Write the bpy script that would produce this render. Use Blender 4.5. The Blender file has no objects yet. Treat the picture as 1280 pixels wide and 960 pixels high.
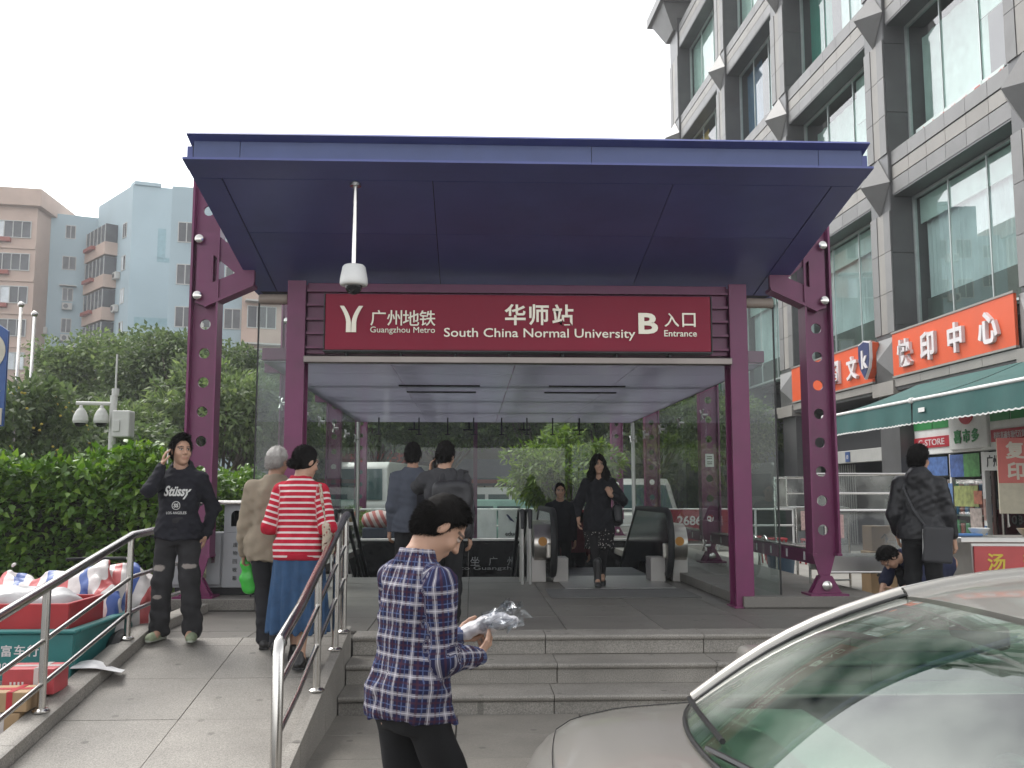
import bpy, bmesh, math, random
import numpy as np
from mathutils import Vector, Matrix, Euler
from mathutils.geometry import tessellate_polygon
R = math.radians
rng = np.random.default_rng(7)
random.seed(7)
scene = bpy.context.scene
COL = scene.collection

# ------------------------------------------------------------------ camera, sky, sun, exposure
cam_data = bpy.data.cameras.new('camera')
cam = bpy.data.objects.new('camera', cam_data); COL.objects.link(cam)
cam_data.sensor_width = 36.0
cam_data.lens = 36.0 * 1220 / 1280
cam_data.clip_start = 0.05; cam_data.clip_end = 2000
cam.location = (0, 0, 1.65)
cam.rotation_euler = (R(90 + 6.4), 0, R(-2.35))
scene.camera = cam

world = bpy.data.worlds.new('World'); scene.world = world; world.use_nodes = True
wn = world.node_tree.nodes; wl = world.node_tree.links
sky = wn.new('ShaderNodeTexSky'); sky.sky_type = 'NISHITA'; sky.sun_disc = False
sky.sun_elevation = R(52); sky.sun_rotation = R(-42)
sky.air_density = 1.0; sky.dust_density = 1.0; sky.ozone_density = 1.0
hs = wn.new('ShaderNodeHueSaturation'); hs.inputs['Saturation'].default_value = 0.10; hs.inputs['Value'].default_value = 1.0
wl.new(sky.outputs[0], hs.inputs['Color'])
bg = wn['Background']; bg.inputs['Strength'].default_value = 0.14
wl.new(hs.outputs[0], bg.inputs['Color'])

sun_d = bpy.data.lights.new('sun', 'SUN'); sun_d.energy = 1.0; sun_d.angle = R(25); sun_d.color = (1, .96, .9)
sun = bpy.data.objects.new('sun', sun_d); COL.objects.link(sun)
sun.rotation_euler = (R(38), 0, R(222))
vs = scene.view_settings
vs.view_transform = 'Standard'; vs.look = 'None'; vs.gamma = 1.0; vs.use_curve_mapping = False
vs.exposure = 1.5
scene.cycles.use_denoising = True
scene.cycles.max_bounces = 8; scene.cycles.transparent_max_bounces = 16
scene.cycles.glossy_bounces = 3; scene.cycles.diffuse_bounces = 3; scene.cycles.transmission_bounces = 4
scene.cycles.caustics_reflective = False; scene.cycles.caustics_refractive = False

# ------------------------------------------------------------------ materials
MATS = {}
def lin(c):
    return tuple(((v / 12.92) if v <= .04045 else ((v + .055) / 1.055) ** 2.4) for v in c)
def mat(name, col, rough=.6, metal=0., var=.12, scale=4., bump=0., bscale=60., rnd=0., spec=.5, coat=0., stain=0., stain_col=(.05, .045, .04), sscale=1.3, speck=0., emit=0., trans=0., gum=0.):
    """procedural surface: base colour with soft noise, per-piece random, stains, speckle, bump"""
    if name in MATS: return MATS[name]
    m = bpy.data.materials.new(name); m.use_nodes = True
    nt = m.node_tree; n = nt.nodes; l = nt.links
    b = n['Principled BSDF']
    b.inputs['Roughness'].default_value = rough; b.inputs['Metallic'].default_value = metal
    b.inputs['Specular IOR Level'].default_value = spec; b.inputs['Coat Weight'].default_value = coat
    b.inputs['Coat Roughness'].default_value = .05
    tc = n.new('ShaderNodeTexCoord')
    nz = n.new('ShaderNodeTexNoise'); nz.inputs['Scale'].default_value = scale; nz.inputs['Detail'].default_value = 5
    l.new(tc.outputs['Object'], nz.inputs['Vector'])
    mr = n.new('ShaderNodeMapRange'); mr.inputs[1].default_value = .25; mr.inputs[2].default_value = .75
    mr.inputs[3].default_value = 1 - var; mr.inputs[4].default_value = 1 + var
    l.new(nz.outputs['Fac'], mr.inputs[0])
    fac = mr.outputs[0]
    if rnd:
        oi = n.new('ShaderNodeObjectInfo'); m2 = n.new('ShaderNodeMapRange'); m2.inputs[3].default_value = 1 - rnd; m2.inputs[4].default_value = 1 + rnd
        l.new(oi.outputs['Random'], m2.inputs[0]); mm = n.new('ShaderNodeMath'); mm.operation = 'MULTIPLY'
        l.new(fac, mm.inputs[0]); l.new(m2.outputs[0], mm.inputs[1]); fac = mm.outputs[0]
    if speck:
        sp = n.new('ShaderNodeTexNoise'); sp.inputs['Scale'].default_value = 120; sp.inputs['Detail'].default_value = 2
        l.new(tc.outputs['Object'], sp.inputs['Vector'])
        m3 = n.new('ShaderNodeMapRange'); m3.inputs[1].default_value = .3; m3.inputs[2].default_value = .7; m3.inputs[3].default_value = 1 - speck; m3.inputs[4].default_value = 1 + speck
        l.new(sp.outputs['Fac'], m3.inputs[0]); mm = n.new('ShaderNodeMath'); mm.operation = 'MULTIPLY'
        l.new(fac, mm.inputs[0]); l.new(m3.outputs[0], mm.inputs[1]); fac = mm.outputs[0]
    vm = n.new('ShaderNodeVectorMath'); vm.operation = 'SCALE'; vm.inputs[0].default_value = col[:3]
    l.new(fac, vm.inputs['Scale']); out = vm.outputs[0]
    if stain:
        sn = n.new('ShaderNodeTexNoise'); sn.inputs['Scale'].default_value = sscale; sn.inputs['Detail'].default_value = 8; sn.inputs['Roughness'].default_value = .65
        l.new(tc.outputs['Object'], sn.inputs['Vector'])
        sr = n.new('ShaderNodeMapRange'); sr.inputs[1].default_value = .52; sr.inputs[2].default_value = .75; sr.inputs[4].default_value = stain
        l.new(sn.outputs['Fac'], sr.inputs[0])
        mx = n.new('ShaderNodeMix'); mx.data_type = 'RGBA'; mx.inputs['B'].default_value = (*stain_col, 1)
        l.new(sr.outputs[0], mx.inputs['Factor']); l.new(out, mx.inputs['A']); out = mx.outputs['Result']
    if gum:
        vo = n.new('ShaderNodeTexVoronoi'); vo.voronoi_dimensions = '2D'; vo.inputs['Scale'].default_value = 1.9; vo.inputs['Randomness'].default_value = 1.
        ge = n.new('ShaderNodeNewGeometry'); l.new(ge.outputs['Position'], vo.inputs['Vector'])
        gr = n.new('ShaderNodeMapRange'); gr.inputs[1].default_value = .055; gr.inputs[2].default_value = .035; gr.inputs[4].default_value = gum
        l.new(vo.outputs['Distance'], gr.inputs[0])
        g2 = n.new('ShaderNodeTexNoise'); g2.inputs['Scale'].default_value = .9; g2.inputs['Detail'].default_value = 6; l.new(ge.outputs['Position'], g2.inputs['Vector'])
        g3 = n.new('ShaderNodeMapRange'); g3.inputs[1].default_value = .45; g3.inputs[2].default_value = .72; g3.inputs[4].default_value = .38; l.new(g2.outputs['Fac'], g3.inputs[0])
        ga = n.new('ShaderNodeMath'); ga.operation = 'MAXIMUM'; l.new(gr.outputs[0], ga.inputs[0]); l.new(g3.outputs[0], ga.inputs[1])
        mx = n.new('ShaderNodeMix'); mx.data_type = 'RGBA'; mx.inputs['B'].default_value = (.06, .055, .048, 1)
        l.new(ga.outputs[0], mx.inputs['Factor']); l.new(out, mx.inputs['A']); out = mx.outputs['Result']
    l.new(out, b.inputs['Base Color'])
    if bump:
        bn = n.new('ShaderNodeTexNoise'); bn.inputs['Scale'].default_value = bscale; bn.inputs['Detail'].default_value = 4
        l.new(tc.outputs['Object'], bn.inputs['Vector'])
        bp = n.new('ShaderNodeBump'); bp.inputs['Strength'].default_value = bump; bp.inputs['Distance'].default_value = .01
        l.new(bn.outputs['Fac'], bp.inputs['Height']); l.new(bp.outputs[0], b.inputs['Normal'])
    if emit:
        b.inputs['Emission Color'].default_value = (*col[:3], 1); b.inputs['Emission Strength'].default_value = emit
    if trans:
        b.inputs['Transmission Weight'].default_value = trans
    MATS[name] = m
    return m

def glass_mat(name, tint=(.86, .92, .9), rough=.0, ior=1.5, haze=0.):
    """thin architectural glass: tinted see-through + fresnel reflection"""
    if name in MATS: return MATS[name]
    m = bpy.data.materials.new(name); m.use_nodes = True
    nt = m.node_tree; n = nt.nodes; l = nt.links; n.clear()
    o = n.new('ShaderNodeOutputMaterial'); t = n.new('ShaderNodeBsdfTransparent'); t.inputs[0].default_value = (*tint, 1)
    g = n.new('ShaderNodeBsdfGlossy'); g.inputs['Roughness'].default_value = rough
    fr = n.new('ShaderNodeFresnel'); fr.inputs[0].default_value = ior
    ge = n.new('ShaderNodeNewGeometry'); mb = n.new('ShaderNodeMath'); mb.operation = 'SUBTRACT'; mb.inputs[0].default_value = 1.; l.new(ge.outputs['Backfacing'], mb.inputs[1])
    mf = n.new('ShaderNodeMath'); mf.operation = 'MULTIPLY'; l.new(fr.outputs[0], mf.inputs[0]); l.new(mb.outputs[0], mf.inputs[1])
    mx = n.new('ShaderNodeMixShader'); l.new(mf.outputs[0], mx.inputs[0]); l.new(t.outputs[0], mx.inputs[1]); l.new(g.outputs[0], mx.inputs[2])
    last = mx.outputs[0]
    if haze:
        d = n.new('ShaderNodeBsdfDiffuse'); d.inputs[0].default_value = (.45, .45, .42, 1)
        tc = n.new('ShaderNodeTexCoord'); nz = n.new('ShaderNodeTexNoise'); nz.inputs['Scale'].default_value = 1.6; nz.inputs['Detail'].default_value = 7
        l.new(tc.outputs['Object'], nz.inputs['Vector'])
        r = n.new('ShaderNodeMapRange'); r.inputs[1].default_value = .4; r.inputs[2].default_value = .8; r.inputs[4].default_value = haze
        l.new(nz.outputs['Fac'], r.inputs[0])
        m2 = n.new('ShaderNodeMixShader'); l.new(r.outputs[0], m2.inputs[0]); l.new(last, m2.inputs[1]); l.new(d.outputs[0], m2.inputs[2]); last = m2.outputs[0]
    l.new(last, o.inputs[0])
    MATS[name] = m
    return m

def leaf_mat(name, c1, c2, c3, trans=.35, rough=.5, spec=.2):
    m = bpy.data.materials.new(name); m.use_nodes = True
    nt = m.node_tree; n = nt.nodes; l = nt.links
    b = n['Principled BSDF']; b.inputs['Roughness'].default_value = rough; b.inputs['Specular IOR Level'].default_value = spec
    at = n.new('ShaderNodeAttribute'); at.attribute_name = 'tone'
    cr = n.new('ShaderNodeValToRGB'); e = cr.color_ramp.elements
    e[0].position = 0; e[0].color = (*c1, 1); e[1].position = 1; e[1].color = (*c3, 1)
    k = e.new(.55); k.color = (*c2, 1)
    l.new(at.outputs['Fac'], cr.inputs[0]); l.new(cr.outputs[0], b.inputs['Base Color'])
    tl = n.new('ShaderNodeBsdfTranslucent'); hv = n.new('ShaderNodeHueSaturation'); hv.inputs['Value'].default_value = 1.4; hv.inputs['Saturation'].default_value = 1.15
    l.new(cr.outputs[0], hv.inputs['Color']); l.new(hv.outputs[0], tl.inputs[0])
    mx = n.new('ShaderNodeMixShader'); mx.inputs[0].default_value = trans
    l.new(b.outputs[0], mx.inputs[1]); l.new(tl.outputs[0], mx.inputs[2]); l.new(mx.outputs[0], n['Material Output'].inputs[0])
    return m

# ------------------------------------------------------------------ geometry helpers: a geo is (verts Nx3, faces list)
def join(*gs):
    V = []; F = []; o = 0
    for v, f in gs:
        v = np.asarray(v, float).reshape(-1, 3)
        V.append(v); F += [tuple(i + o for i in q) for q in f]; o += len(v)
    return (np.vstack(V) if V else np.zeros((0, 3)), F)
BOXF = [(0, 3, 2, 1), (4, 5, 6, 7), (0, 1, 5, 4), (1, 2, 6, 5), (2, 3, 7, 6), (3, 0, 4, 7)]
def box(x0, x1, y0, y1, z0, z1):
    return (np.array([(x0, y0, z0), (x1, y0, z0), (x1, y1, z0), (x0, y1, z0), (x0, y0, z1), (x1, y0, z1), (x1, y1, z1), (x0, y1, z1)], float), list(BOXF))
def cbox(c, s):
    return box(c[0] - s[0] / 2, c[0] + s[0] / 2, c[1] - s[1] / 2, c[1] + s[1] / 2, c[2] - s[2] / 2, c[2] + s[2] / 2)
def bev(g, w=.01, seg=2):
    bm = bmesh.new(); vs_ = [bm.verts.new(v) for v in g[0]]
    for f in g[1]: bm.faces.new([vs_[i] for i in f])
    bmesh.ops.recalc_face_normals(bm, faces=bm.faces)
    bmesh.ops.bevel(bm, geom=list(bm.edges), offset=w, segments=seg, affect='EDGES', profile=.5, clamp_overlap=True)
    bm.verts.index_update()
    out = (np.array([v.co[:] for v in bm.verts]), [tuple(v.index for v in f.verts) for f in bm.faces]); bm.free(); return out
def bbox_(x0, x1, y0, y1, z0, z1, w=.01, seg=2): return bev(box(x0, x1, y0, y1, z0, z1), w, seg)
def tube(path, r, seg=10, cap=True, closed=False):
    P = [np.array(p, float) for p in path]; n = len(P); rs = r if hasattr(r, '__len__') else [r] * n
    V = []; F = []; up = None
    for i, p in enumerate(P):
        a = P[i - 1] if (i > 0 or closed) else p; b = P[(i + 1) % n] if (i < n - 1 or closed) else p
        t = b - a; t = t / (np.linalg.norm(t) + 1e-9)
        if up is None:
            up = np.array([0, 0, 1.]) if abs(t[2]) < .9 else np.array([1., 0, 0])
        u = np.cross(up, t); u /= np.linalg.norm(u) + 1e-9; w = np.cross(t, u); up = w
        k = 1.0
        if 0 < i < n - 1:
            t1 = P[i] - P[i - 1]; t2 = P[i + 1] - P[i]
            c = np.dot(t1, t2) / (np.linalg.norm(t1) * np.linalg.norm(t2) + 1e-9); k = 1 / max(.5, math.sqrt(max(0, (1 + c) / 2)))
        for j in range(seg):
            an = 2 * math.pi * j / seg
            V.append(p + rs[i] * k * (math.cos(an) * u + math.sin(an) * w))
    m = n if closed else n - 1
    for i in range(m):
        for j in range(seg):
            a = i * seg + j; b = i * seg + (j + 1) % seg; c = ((i + 1) % n) * seg + (j + 1) % seg; d = ((i + 1) % n) * seg + j
            F.append((a, b, c, d))
    if cap and not closed:
        F.append(tuple(range(seg - 1, -1, -1))); F.append(tuple((n - 1) * seg + j for j in range(seg)))
    return (np.array(V), F)
def lathe(prof, seg=20, c=(0, 0, 0), axis='z'):
    V = []; F = []
    for r, z in prof:
        for j in range(seg):
            a = 2 * math.pi * j / seg; V.append((r * math.cos(a), r * math.sin(a), z))
    n = len(prof)
    for i in range(n - 1):
        for j in range(seg):
            F.append((i * seg + j, i * seg + (j + 1) % seg, (i + 1) * seg + (j + 1) % seg, (i + 1) * seg + j))
    F.append(tuple(range(seg - 1, -1, -1))); F.append(tuple((n - 1) * seg + j for j in range(seg)))
    V = np.array(V)
    if axis == 'y': V = V[:, [0, 2, 1]] * np.array([1, 1, 1]); F = [f[::-1] for f in F]
    if axis == 'x': V = V[:, [2, 0, 1]]
    return (V + np.array(c), F)
def plate(outline, holes=(), t=.02, plane='xz', off=0.):
    """flat plate with holes; outline/holes are 2-D loops; plane xz (thickness in y) | yz | xy"""
    loops = [list(outline)] + [list(h) for h in holes]
    pts = [p for lp in loops for p in lp]
    tri = tessellate_polygon([[Vector((p[0], p[1], 0)) for p in lp] for lp in loops])
    n = len(pts)
    def to3(p, d):
        return {'xz': (p[0], d, p[1]), 'yz': (d, p[0], p[1]), 'xy': (p[0], p[1], d)}[plane]
    V = [to3(p, off - t / 2) for p in pts] + [to3(p, off + t / 2) for p in pts]
    F = [tuple(q) for q in tri] + [tuple(i + n for i in q[::-1]) for q in tri]
    o = 0
    for lp in loops:
        k = len(lp)
        for i in range(k): F.append((o + i, o + (i + 1) % k, n + o + (i + 1) % k, n + o + i))
        o += k
    return (np.array(V, float), F)
def circ(cx, cy, r, n=24): return [(cx + r * math.cos(2 * math.pi * i / n), cy + r * math.sin(2 * math.pi * i / n)) for i in range(n)]
def grid_surf(f, nu, nv):
    V = [f(i / nu, j / nv) for j in range(nv + 1) for i in range(nu + 1)]
    F = [(j * (nu + 1) + i, j * (nu + 1) + i + 1, (j + 1) * (nu + 1) + i + 1, (j + 1) * (nu + 1) + i) for j in range(nv) for i in range(nu)]
    return (np.array(V, float), F)
def thicken(g, t, d=None):
    """give a sheet thickness along vector d (or per-vertex normals)"""
    V, F = g; n = len(V)
    if d is None:
        N = np.zeros_like(V)
        for f in F:
            a, b, c = V[f[0]], V[f[1]], V[f[2]]; nn = np.cross(b - a, c - a)
            for i in f: N[i] += nn
        N /= np.linalg.norm(N, axis=1)[:, None] + 1e-9
    else: N = np.tile(np.array(d, float), (n, 1))
    V2 = np.vstack([V, V - N * t]); F2 = list(F) + [tuple(i + n for i in f[::-1]) for f in F]
    cnt = {}
    for f in F:
        for i in range(len(f)):
            a, b = f[i], f[(i + 1) % len(f)]; cnt[(a, b)] = 1
    for (a, b) in list(cnt):
        if (b, a) not in cnt: F2.append((b, a, a + n, b + n))
    return (V2, F2)
def xf(g, loc=(0, 0, 0), rz=0., rx=0., ry=0., s=1.):
    M = Matrix.Translation(loc) @ Euler((rx, ry, rz)).to_matrix().to_4x4() @ Matrix.Diagonal((*((s,) * 3 if not hasattr(s, '__len__') else s), 1))
    A = np.array(M); return (np.asarray(g[0]) @ A[:3, :3].T + A[:3, 3], g[1])

def fast_mesh(name, V, F):
    """V Nx3 array, F MxK int array (all the same size)"""
    me = bpy.data.meshes.new(name); V = np.asarray(V, np.float32); F = np.asarray(F, np.int32); k = F.shape[1]
    me.vertices.add(len(V)); me.vertices.foreach_set('co', V.ravel())
    me.loops.add(F.size); me.loops.foreach_set('vertex_index', F.ravel())
    me.polygons.add(len(F)); me.polygons.foreach_set('loop_start', np.arange(0, F.size, k, dtype=np.int32))
    me.update(calc_edges=True)
    return me
def mesh_of(name, g, smooth=False, fix=True):
    me = bpy.data.meshes.new(name); me.from_pydata([tuple(v) for v in g[0]], [], [tuple(f) for f in g[1]]); 
    if fix:
        bm = bmesh.new(); bm.from_mesh(me); bmesh.ops.recalc_face_normals(bm, faces=bm.faces); bm.to_mesh(me); bm.free()
    if smooth:
        me.shade_smooth()
        try: me.set_sharp_from_angle(angle=R(smooth if smooth is not True else 45))
        except Exception: pass
    me.update(); return me
def tag(o, label=None, cat=None, group=None, kind=None):
    if label: o['label'] = label
    if cat: o['category'] = cat
    if group: o['group'] = group
    if kind: o['kind'] = kind
    return o
def thing(name, label, cat, loc=(0, 0, 0), rz=0., group=None):
    o = bpy.data.objects.new(name, None); COL.objects.link(o); o.location = loc; o.rotation_euler = (0, 0, rz); o.empty_display_size = .2
    return tag(o, label, cat, group)
def link(name, me, m=None, parent=None, loc=(0, 0, 0), rz=0.):
    o = bpy.data.objects.new(name, me); COL.objects.link(o); o.location = loc; o.rotation_euler = (0, 0, rz)
    if m is not None and not me.materials: me.materials.append(m)
    if parent is not None: o.parent = parent
    return o
def obj(name, g, m, parent=None, smooth=False, loc=(0, 0, 0), rz=0., fix=True):
    return link(name, mesh_of(name, g, smooth, fix), m, parent, loc, rz)
def struct(name, g, m, parent=None, smooth=False, loc=(0, 0, 0)):
    o = obj(name, g, m, parent, smooth, loc)
    if parent is None: o['kind'] = 'structure'
    return o
def copy_tree(o, parent=None):
    c = o.copy(); COL.objects.link(c); c.parent = parent
    for ch in o.children: copy_tree(ch, c)
    return c
_tc = {}
def text_geo(body, h=None, w=None, depth=.01, bold=0., shear=0., spacing=1.):
    """lettering standing in the xz plane, centred, facing -y, back at y=0"""
    key = (body, bold, spacing, shear)
    if key not in _tc:
        c = bpy.data.curves.new('lettering', 'FONT'); c.body = body; c.extrude = .5; c.offset = bold; c.space_character = spacing; c.shear = shear; c.resolution_u = 3
        c.align_x = 'CENTER'
        o = bpy.data.objects.new('lettering', c); COL.objects.link(o)
        me = bpy.data.meshes.new_from_object(o.evaluated_get(bpy.context.evaluated_depsgraph_get()))
        V = np.array([v.co[:] for v in me.vertices]); F = [tuple(p.vertices) for p in me.polygons]
        bpy.data.objects.remove(o); bpy.data.curves.remove(c); bpy.data.meshes.remove(me)
        _tc[key] = (V, F)
    V, F = _tc[key]; V = V.copy()
    lo = V.min(0); hi = V.max(0); V -= (lo + hi) / 2
    sx = sy = 1.
    if h: sy = h / (hi[1] - lo[1]); sx = sy
    if w: sx = w / (hi[0] - lo[0]); sy = sy if h else sx
    return (np.stack([V[:, 0] * sx, -(V[:, 2] + .5) * depth, V[:, 1] * sy], 1), F)
# ------------------------------------------------------------------ implicit-surface modeller (for bodies, cloth, bundles)
import zlib
def hsh(s_): return zlib.crc32(s_.encode())
def surfnet(D, org, h):
    D = D.astype(np.float32); s = D < 0
    nx, ny, nz = D.shape
    acc = np.zeros((nx - 1, ny - 1, nz - 1, 3), np.float32); cnt = np.zeros((nx - 1, ny - 1, nz - 1), np.float32)
    base = np.zeros(3)
    for ax in range(3):
        o = [a for a in range(3) if a != ax]
        sl0 = [slice(None)] * 3; sl1 = [slice(None)] * 3; sl0[ax] = slice(0, -1); sl1[ax] = slice(1, None)
        d0 = D[tuple(sl0)]; d1 = D[tuple(sl1)]; cr = (d0 < 0) != (d1 < 0)
        t = np.where(cr, d0 / np.where(d0 == d1, 1, d0 - d1), 0)
        for a in (0, 1):
            for b in (0, 1):
                q = [slice(None)] * 3
                q[o[0]] = slice(a, d0.shape[o[0]] - 1 + a); q[o[1]] = slice(b, d0.shape[o[1]] - 1 + b)
                c = cr[tuple(q)]; tt = t[tuple(q)]
                cnt += c
                acc[..., ax] += np.where(c, tt, 0); acc[..., o[0]] += c * a; acc[..., o[1]] += c * b
    m = cnt > 0
    idx = np.full(m.shape, -1, np.int32); n = int(m.sum()); idx[m] = np.arange(n)
    ii = np.argwhere(m)
    V = (ii + acc[m] / cnt[m][:, None]) * h + np.array(org)
    Q = []
    for ax in range(3):
        o = [(ax + 1) % 3, (ax + 2) % 3]
        sl0 = [slice(1, -1)] * 3; sl1 = [slice(1, -1)] * 3
        sl0[ax] = slice(0, -1); sl1[ax] = slice(1, None)
        a = s[tuple(sl0)]; b = s[tuple(sl1)]
        for flip in (False, True):
            e = np.argwhere((a & ~b) if not flip else (~a & b))
            if not len(e): continue
            e = e.copy(); e[:, o[0]] += 1; e[:, o[1]] += 1
            def cell(du, dv):
                c = e.copy(); c[:, o[0]] += du; c[:, o[1]] += dv; return idx[c[:, 0], c[:, 1], c[:, 2]]
            q = np.stack([cell(-1, -1), cell(0, -1), cell(0, 0), cell(-1, 0)], 1)
            Q.append(q[:, ::-1] if flip else q)
    F = np.vstack(Q) if Q else np.zeros((0, 4), np.int32)
    F = F[(F >= 0).all(1)]
    return V, F

class Sdf:
    """ordered list of primitives, smooth-unioned on a grid"""
    def __init__(self): self.p = []
    def add(self, fn, lo, hi, k=.02, op='u'): self.p.append((fn, np.array(lo, float), np.array(hi, float), k, op)); return self
    def cone(self, a, b, r1, r2, k=.02, flat=None, op='u'):
        a = np.array(a, float); b = np.array(b, float); ba = b - a; L2 = float(ba @ ba) + 1e-12
        def fn(x, y, z):
            px, py, pz = x - a[0], y - a[1], z - a[2]
            h = np.clip((px * ba[0] + py * ba[1] + pz * ba[2]) / L2, 0, 1)
            qx, qy, qz = px - h * ba[0], py - h * ba[1], pz - h * ba[2]
            if flat is not None:
                u, f = flat; d = (qx * u[0] + qy * u[1] + qz * u[2]) * (f - 1)
                qx, qy, qz = qx + d * u[0], qy + d * u[1], qz + d * u[2]
            return np.sqrt(qx * qx + qy * qy + qz * qz) - (r1 + (r2 - r1) * h)
        r = max(r1, r2); return self.add(fn, np.minimum(a, b) - r, np.maximum(a, b) + r, k, op)
    def ell(self, c, rad, k=.02, rot=None, op='u'):
        c = np.array(c, float); rad = np.array(rad, float); M = np.eye(3) if rot is None else np.array(rot).T
        m = rad.min()
        def fn(x, y, z):
            px, py, pz = x - c[0], y - c[1], z - c[2]
            q = [M[i, 0] * px + M[i, 1] * py + M[i, 2] * pz for i in range(3)]
            k0 = np.sqrt((q[0] / rad[0]) ** 2 + (q[1] / rad[1]) ** 2 + (q[2] / rad[2]) ** 2)
            k1 = np.sqrt((q[0] / rad[0] ** 2) ** 2 + (q[1] / rad[1] ** 2) ** 2 + (q[2] / rad[2] ** 2) ** 2) + 1e-9
            return k0 * (k0 - 1) / k1
        R_ = rad.max(); return self.add(fn, c - R_, c + R_, k, op)
    def rbox(self, c, half, r=.01, k=.01, rot=None, op='u'):
        c = np.array(c, float); M = np.eye(3) if rot is None else np.array(rot).T; half = np.array(half, float) - r
        def fn(x, y, z):
            px, py, pz = x - c[0], y - c[1], z - c[2]
            q = [np.abs(M[i, 0] * px + M[i, 1] * py + M[i, 2] * pz) - half[i] for i in range(3)]
            out = np.sqrt(sum(np.maximum(a, 0) ** 2 for a in q)); ins = np.minimum(np.maximum(q[0], np.maximum(q[1], q[2])), 0)
            return out + ins - r
        R_ = float(np.linalg.norm(half)) + r; return self.add(fn, c - R_, c + R_, k, op)
    def table(self, T, zs, rx, ry, cy=None, k=.03, op='u', cx=None, pw=2.0):
        """stack of elliptical sections along local z; T = (R 3x3, origin)"""
        Rm, o = np.array(T[0], float), np.array(T[1], float)
        zs = np.array(zs, float); rx = np.array(rx, float); ry = np.array(ry, float); cy = np.zeros(len(zs)) if cy is None else np.array(cy, float); cx = np.zeros(len(zs)) if cx is None else np.array(cx, float)
        def fn(x, y, z):
            px, py, pz = x - o[0], y - o[1], z - o[2]
            lx = Rm[0, 0] * px + Rm[1, 0] * py + Rm[2, 0] * pz; ly = Rm[0, 1] * px + Rm[1, 1] * py + Rm[2, 1] * pz; lz = Rm[0, 2] * px + Rm[1, 2] * py + Rm[2, 2] * pz
            a = np.interp(lz, zs, rx); b = np.interp(lz, zs, ry); c_ = np.interp(lz, zs, cy); d_ = np.interp(lz, zs, cx)
            u = np.abs((lx - d_) / a); v = np.abs((ly - c_) / b)
            k0 = (u ** pw + v ** pw) ** (1 / pw)
            d = (k0 - 1) * np.minimum(a, b) * .9
            e = np.maximum(zs[0] - lz, lz - zs[-1])
            return np.maximum(d, e)
        cs = [o + Rm @ np.array([sx * max(rx) + max(abs(cx)) * sx, sy * (max(ry) + max(abs(cy))), z]) for sx in (-1, 1) for sy in (-1, 1) for z in (zs[0], zs[-1])]
        return self.add(fn, np.min(cs, 0), np.max(cs, 0), k, op)
    def half(self, p, n, k=.0):
        """keep only the side where (x-p).n < 0"""
        p = np.array(p, float); n = np.array(n, float); n /= np.linalg.norm(n)
        return self.add(lambda x, y, z: (x - p[0]) * n[0] + (y - p[1]) * n[1] + (z - p[2]) * n[2], (-9, -9, -9), (9, 9, 9), k, 'i')
    def mesh(self, h=.01, noise=None, lo=None, hi=None):
        us = [p for p in self.p if p[4] == 'u']
        if lo is None: lo = np.min([p[1] for p in us], 0) - 3 * h - .012
        if hi is None: hi = np.max([p[2] for p in us], 0) + 3 * h + .012
        lo = np.array(lo, float); hi = np.array(hi, float)
        n = np.ceil((hi - lo) / h).astype(int) + 1
        X = (lo[0] + h * np.arange(n[0])).astype(np.float32); Y = (lo[1] + h * np.arange(n[1])).astype(np.float32); Z = (lo[2] + h * np.arange(n[2])).astype(np.float32)
        D = np.full(n, .06, np.float32)
        for fn, a, b, k, op in self.p:
            pad = k + .05 if op != 'i' else 9
            i0 = np.clip(np.floor((a - pad - lo) / h).astype(int), 0, n); i1 = np.clip(np.ceil((b + pad - lo) / h).astype(int) + 1, 0, n)
            if (i1 <= i0).any(): continue
            sl = tuple(slice(p, q) for p, q in zip(i0, i1))
            d = fn(X[sl[0]][:, None, None], Y[sl[1]][None, :, None], Z[sl[2]][None, None, :]); c = D[sl]
            if op == 's': d = -d
            if op == 'u':
                if k > 0:
                    t = np.clip(.5 + .5 * (c - d) / k, 0, 1); D[sl] = c + (d - c) * t - k * t * (1 - t)
                else: D[sl] = np.minimum(c, d)
            else:
                if k > 0:
                    t = np.clip(.5 - .5 * (c - d) / k, 0, 1); D[sl] = c + (d - c) * t + k * t * (1 - t)
                else: D[sl] = np.maximum(c, d)
        if noise is not None:
            D += noise(X[:, None, None], Y[None, :, None], Z[None, None, :]).astype(np.float32)
        D[[0, -1]] = .06; D[:, [0, -1]] = .06; D[:, :, [0, -1]] = .06
        return surfnet(D, lo, h)

def wob(amp, freq, seed, n=6, st=(1, 1, 1)):
    r = np.random.default_rng(seed); ks = r.normal(size=(n, 3)); ks = ks / np.linalg.norm(ks, axis=1)[:, None] * freq * r.uniform(.6, 1.6, (n, 1)) * np.array(st); ph = r.uniform(0, 6.28, n)
    def fn(x, y, z):
        t = 0
        for kk, p in zip(ks, ph): t = t + np.sin(kk[0] * x + kk[1] * y + kk[2] * z + p)
        return amp * t / n * 1.6
    return fn
def sdf_obj(name, VF, m, parent=None, attr=None, mats=None, smooth=True):
    V, F = VF; me = fast_mesh(name, V, F)
    if smooth: me.polygons.foreach_set('use_smooth', np.ones(len(F), bool))
    if attr:
        for an, (typ, val) in attr.items():
            a = me.attributes.new(an, typ, 'POINT')
            if typ == 'FLOAT': a.data.foreach_set('value', np.asarray(val, np.float32))
            elif typ == 'FLOAT_COLOR': a.data.foreach_set('color', np.asarray(val, np.float32).ravel())
            else: a.data.foreach_set('vector', np.asarray(val, np.float32).ravel())
    return link(name, me, m, parent)

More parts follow.
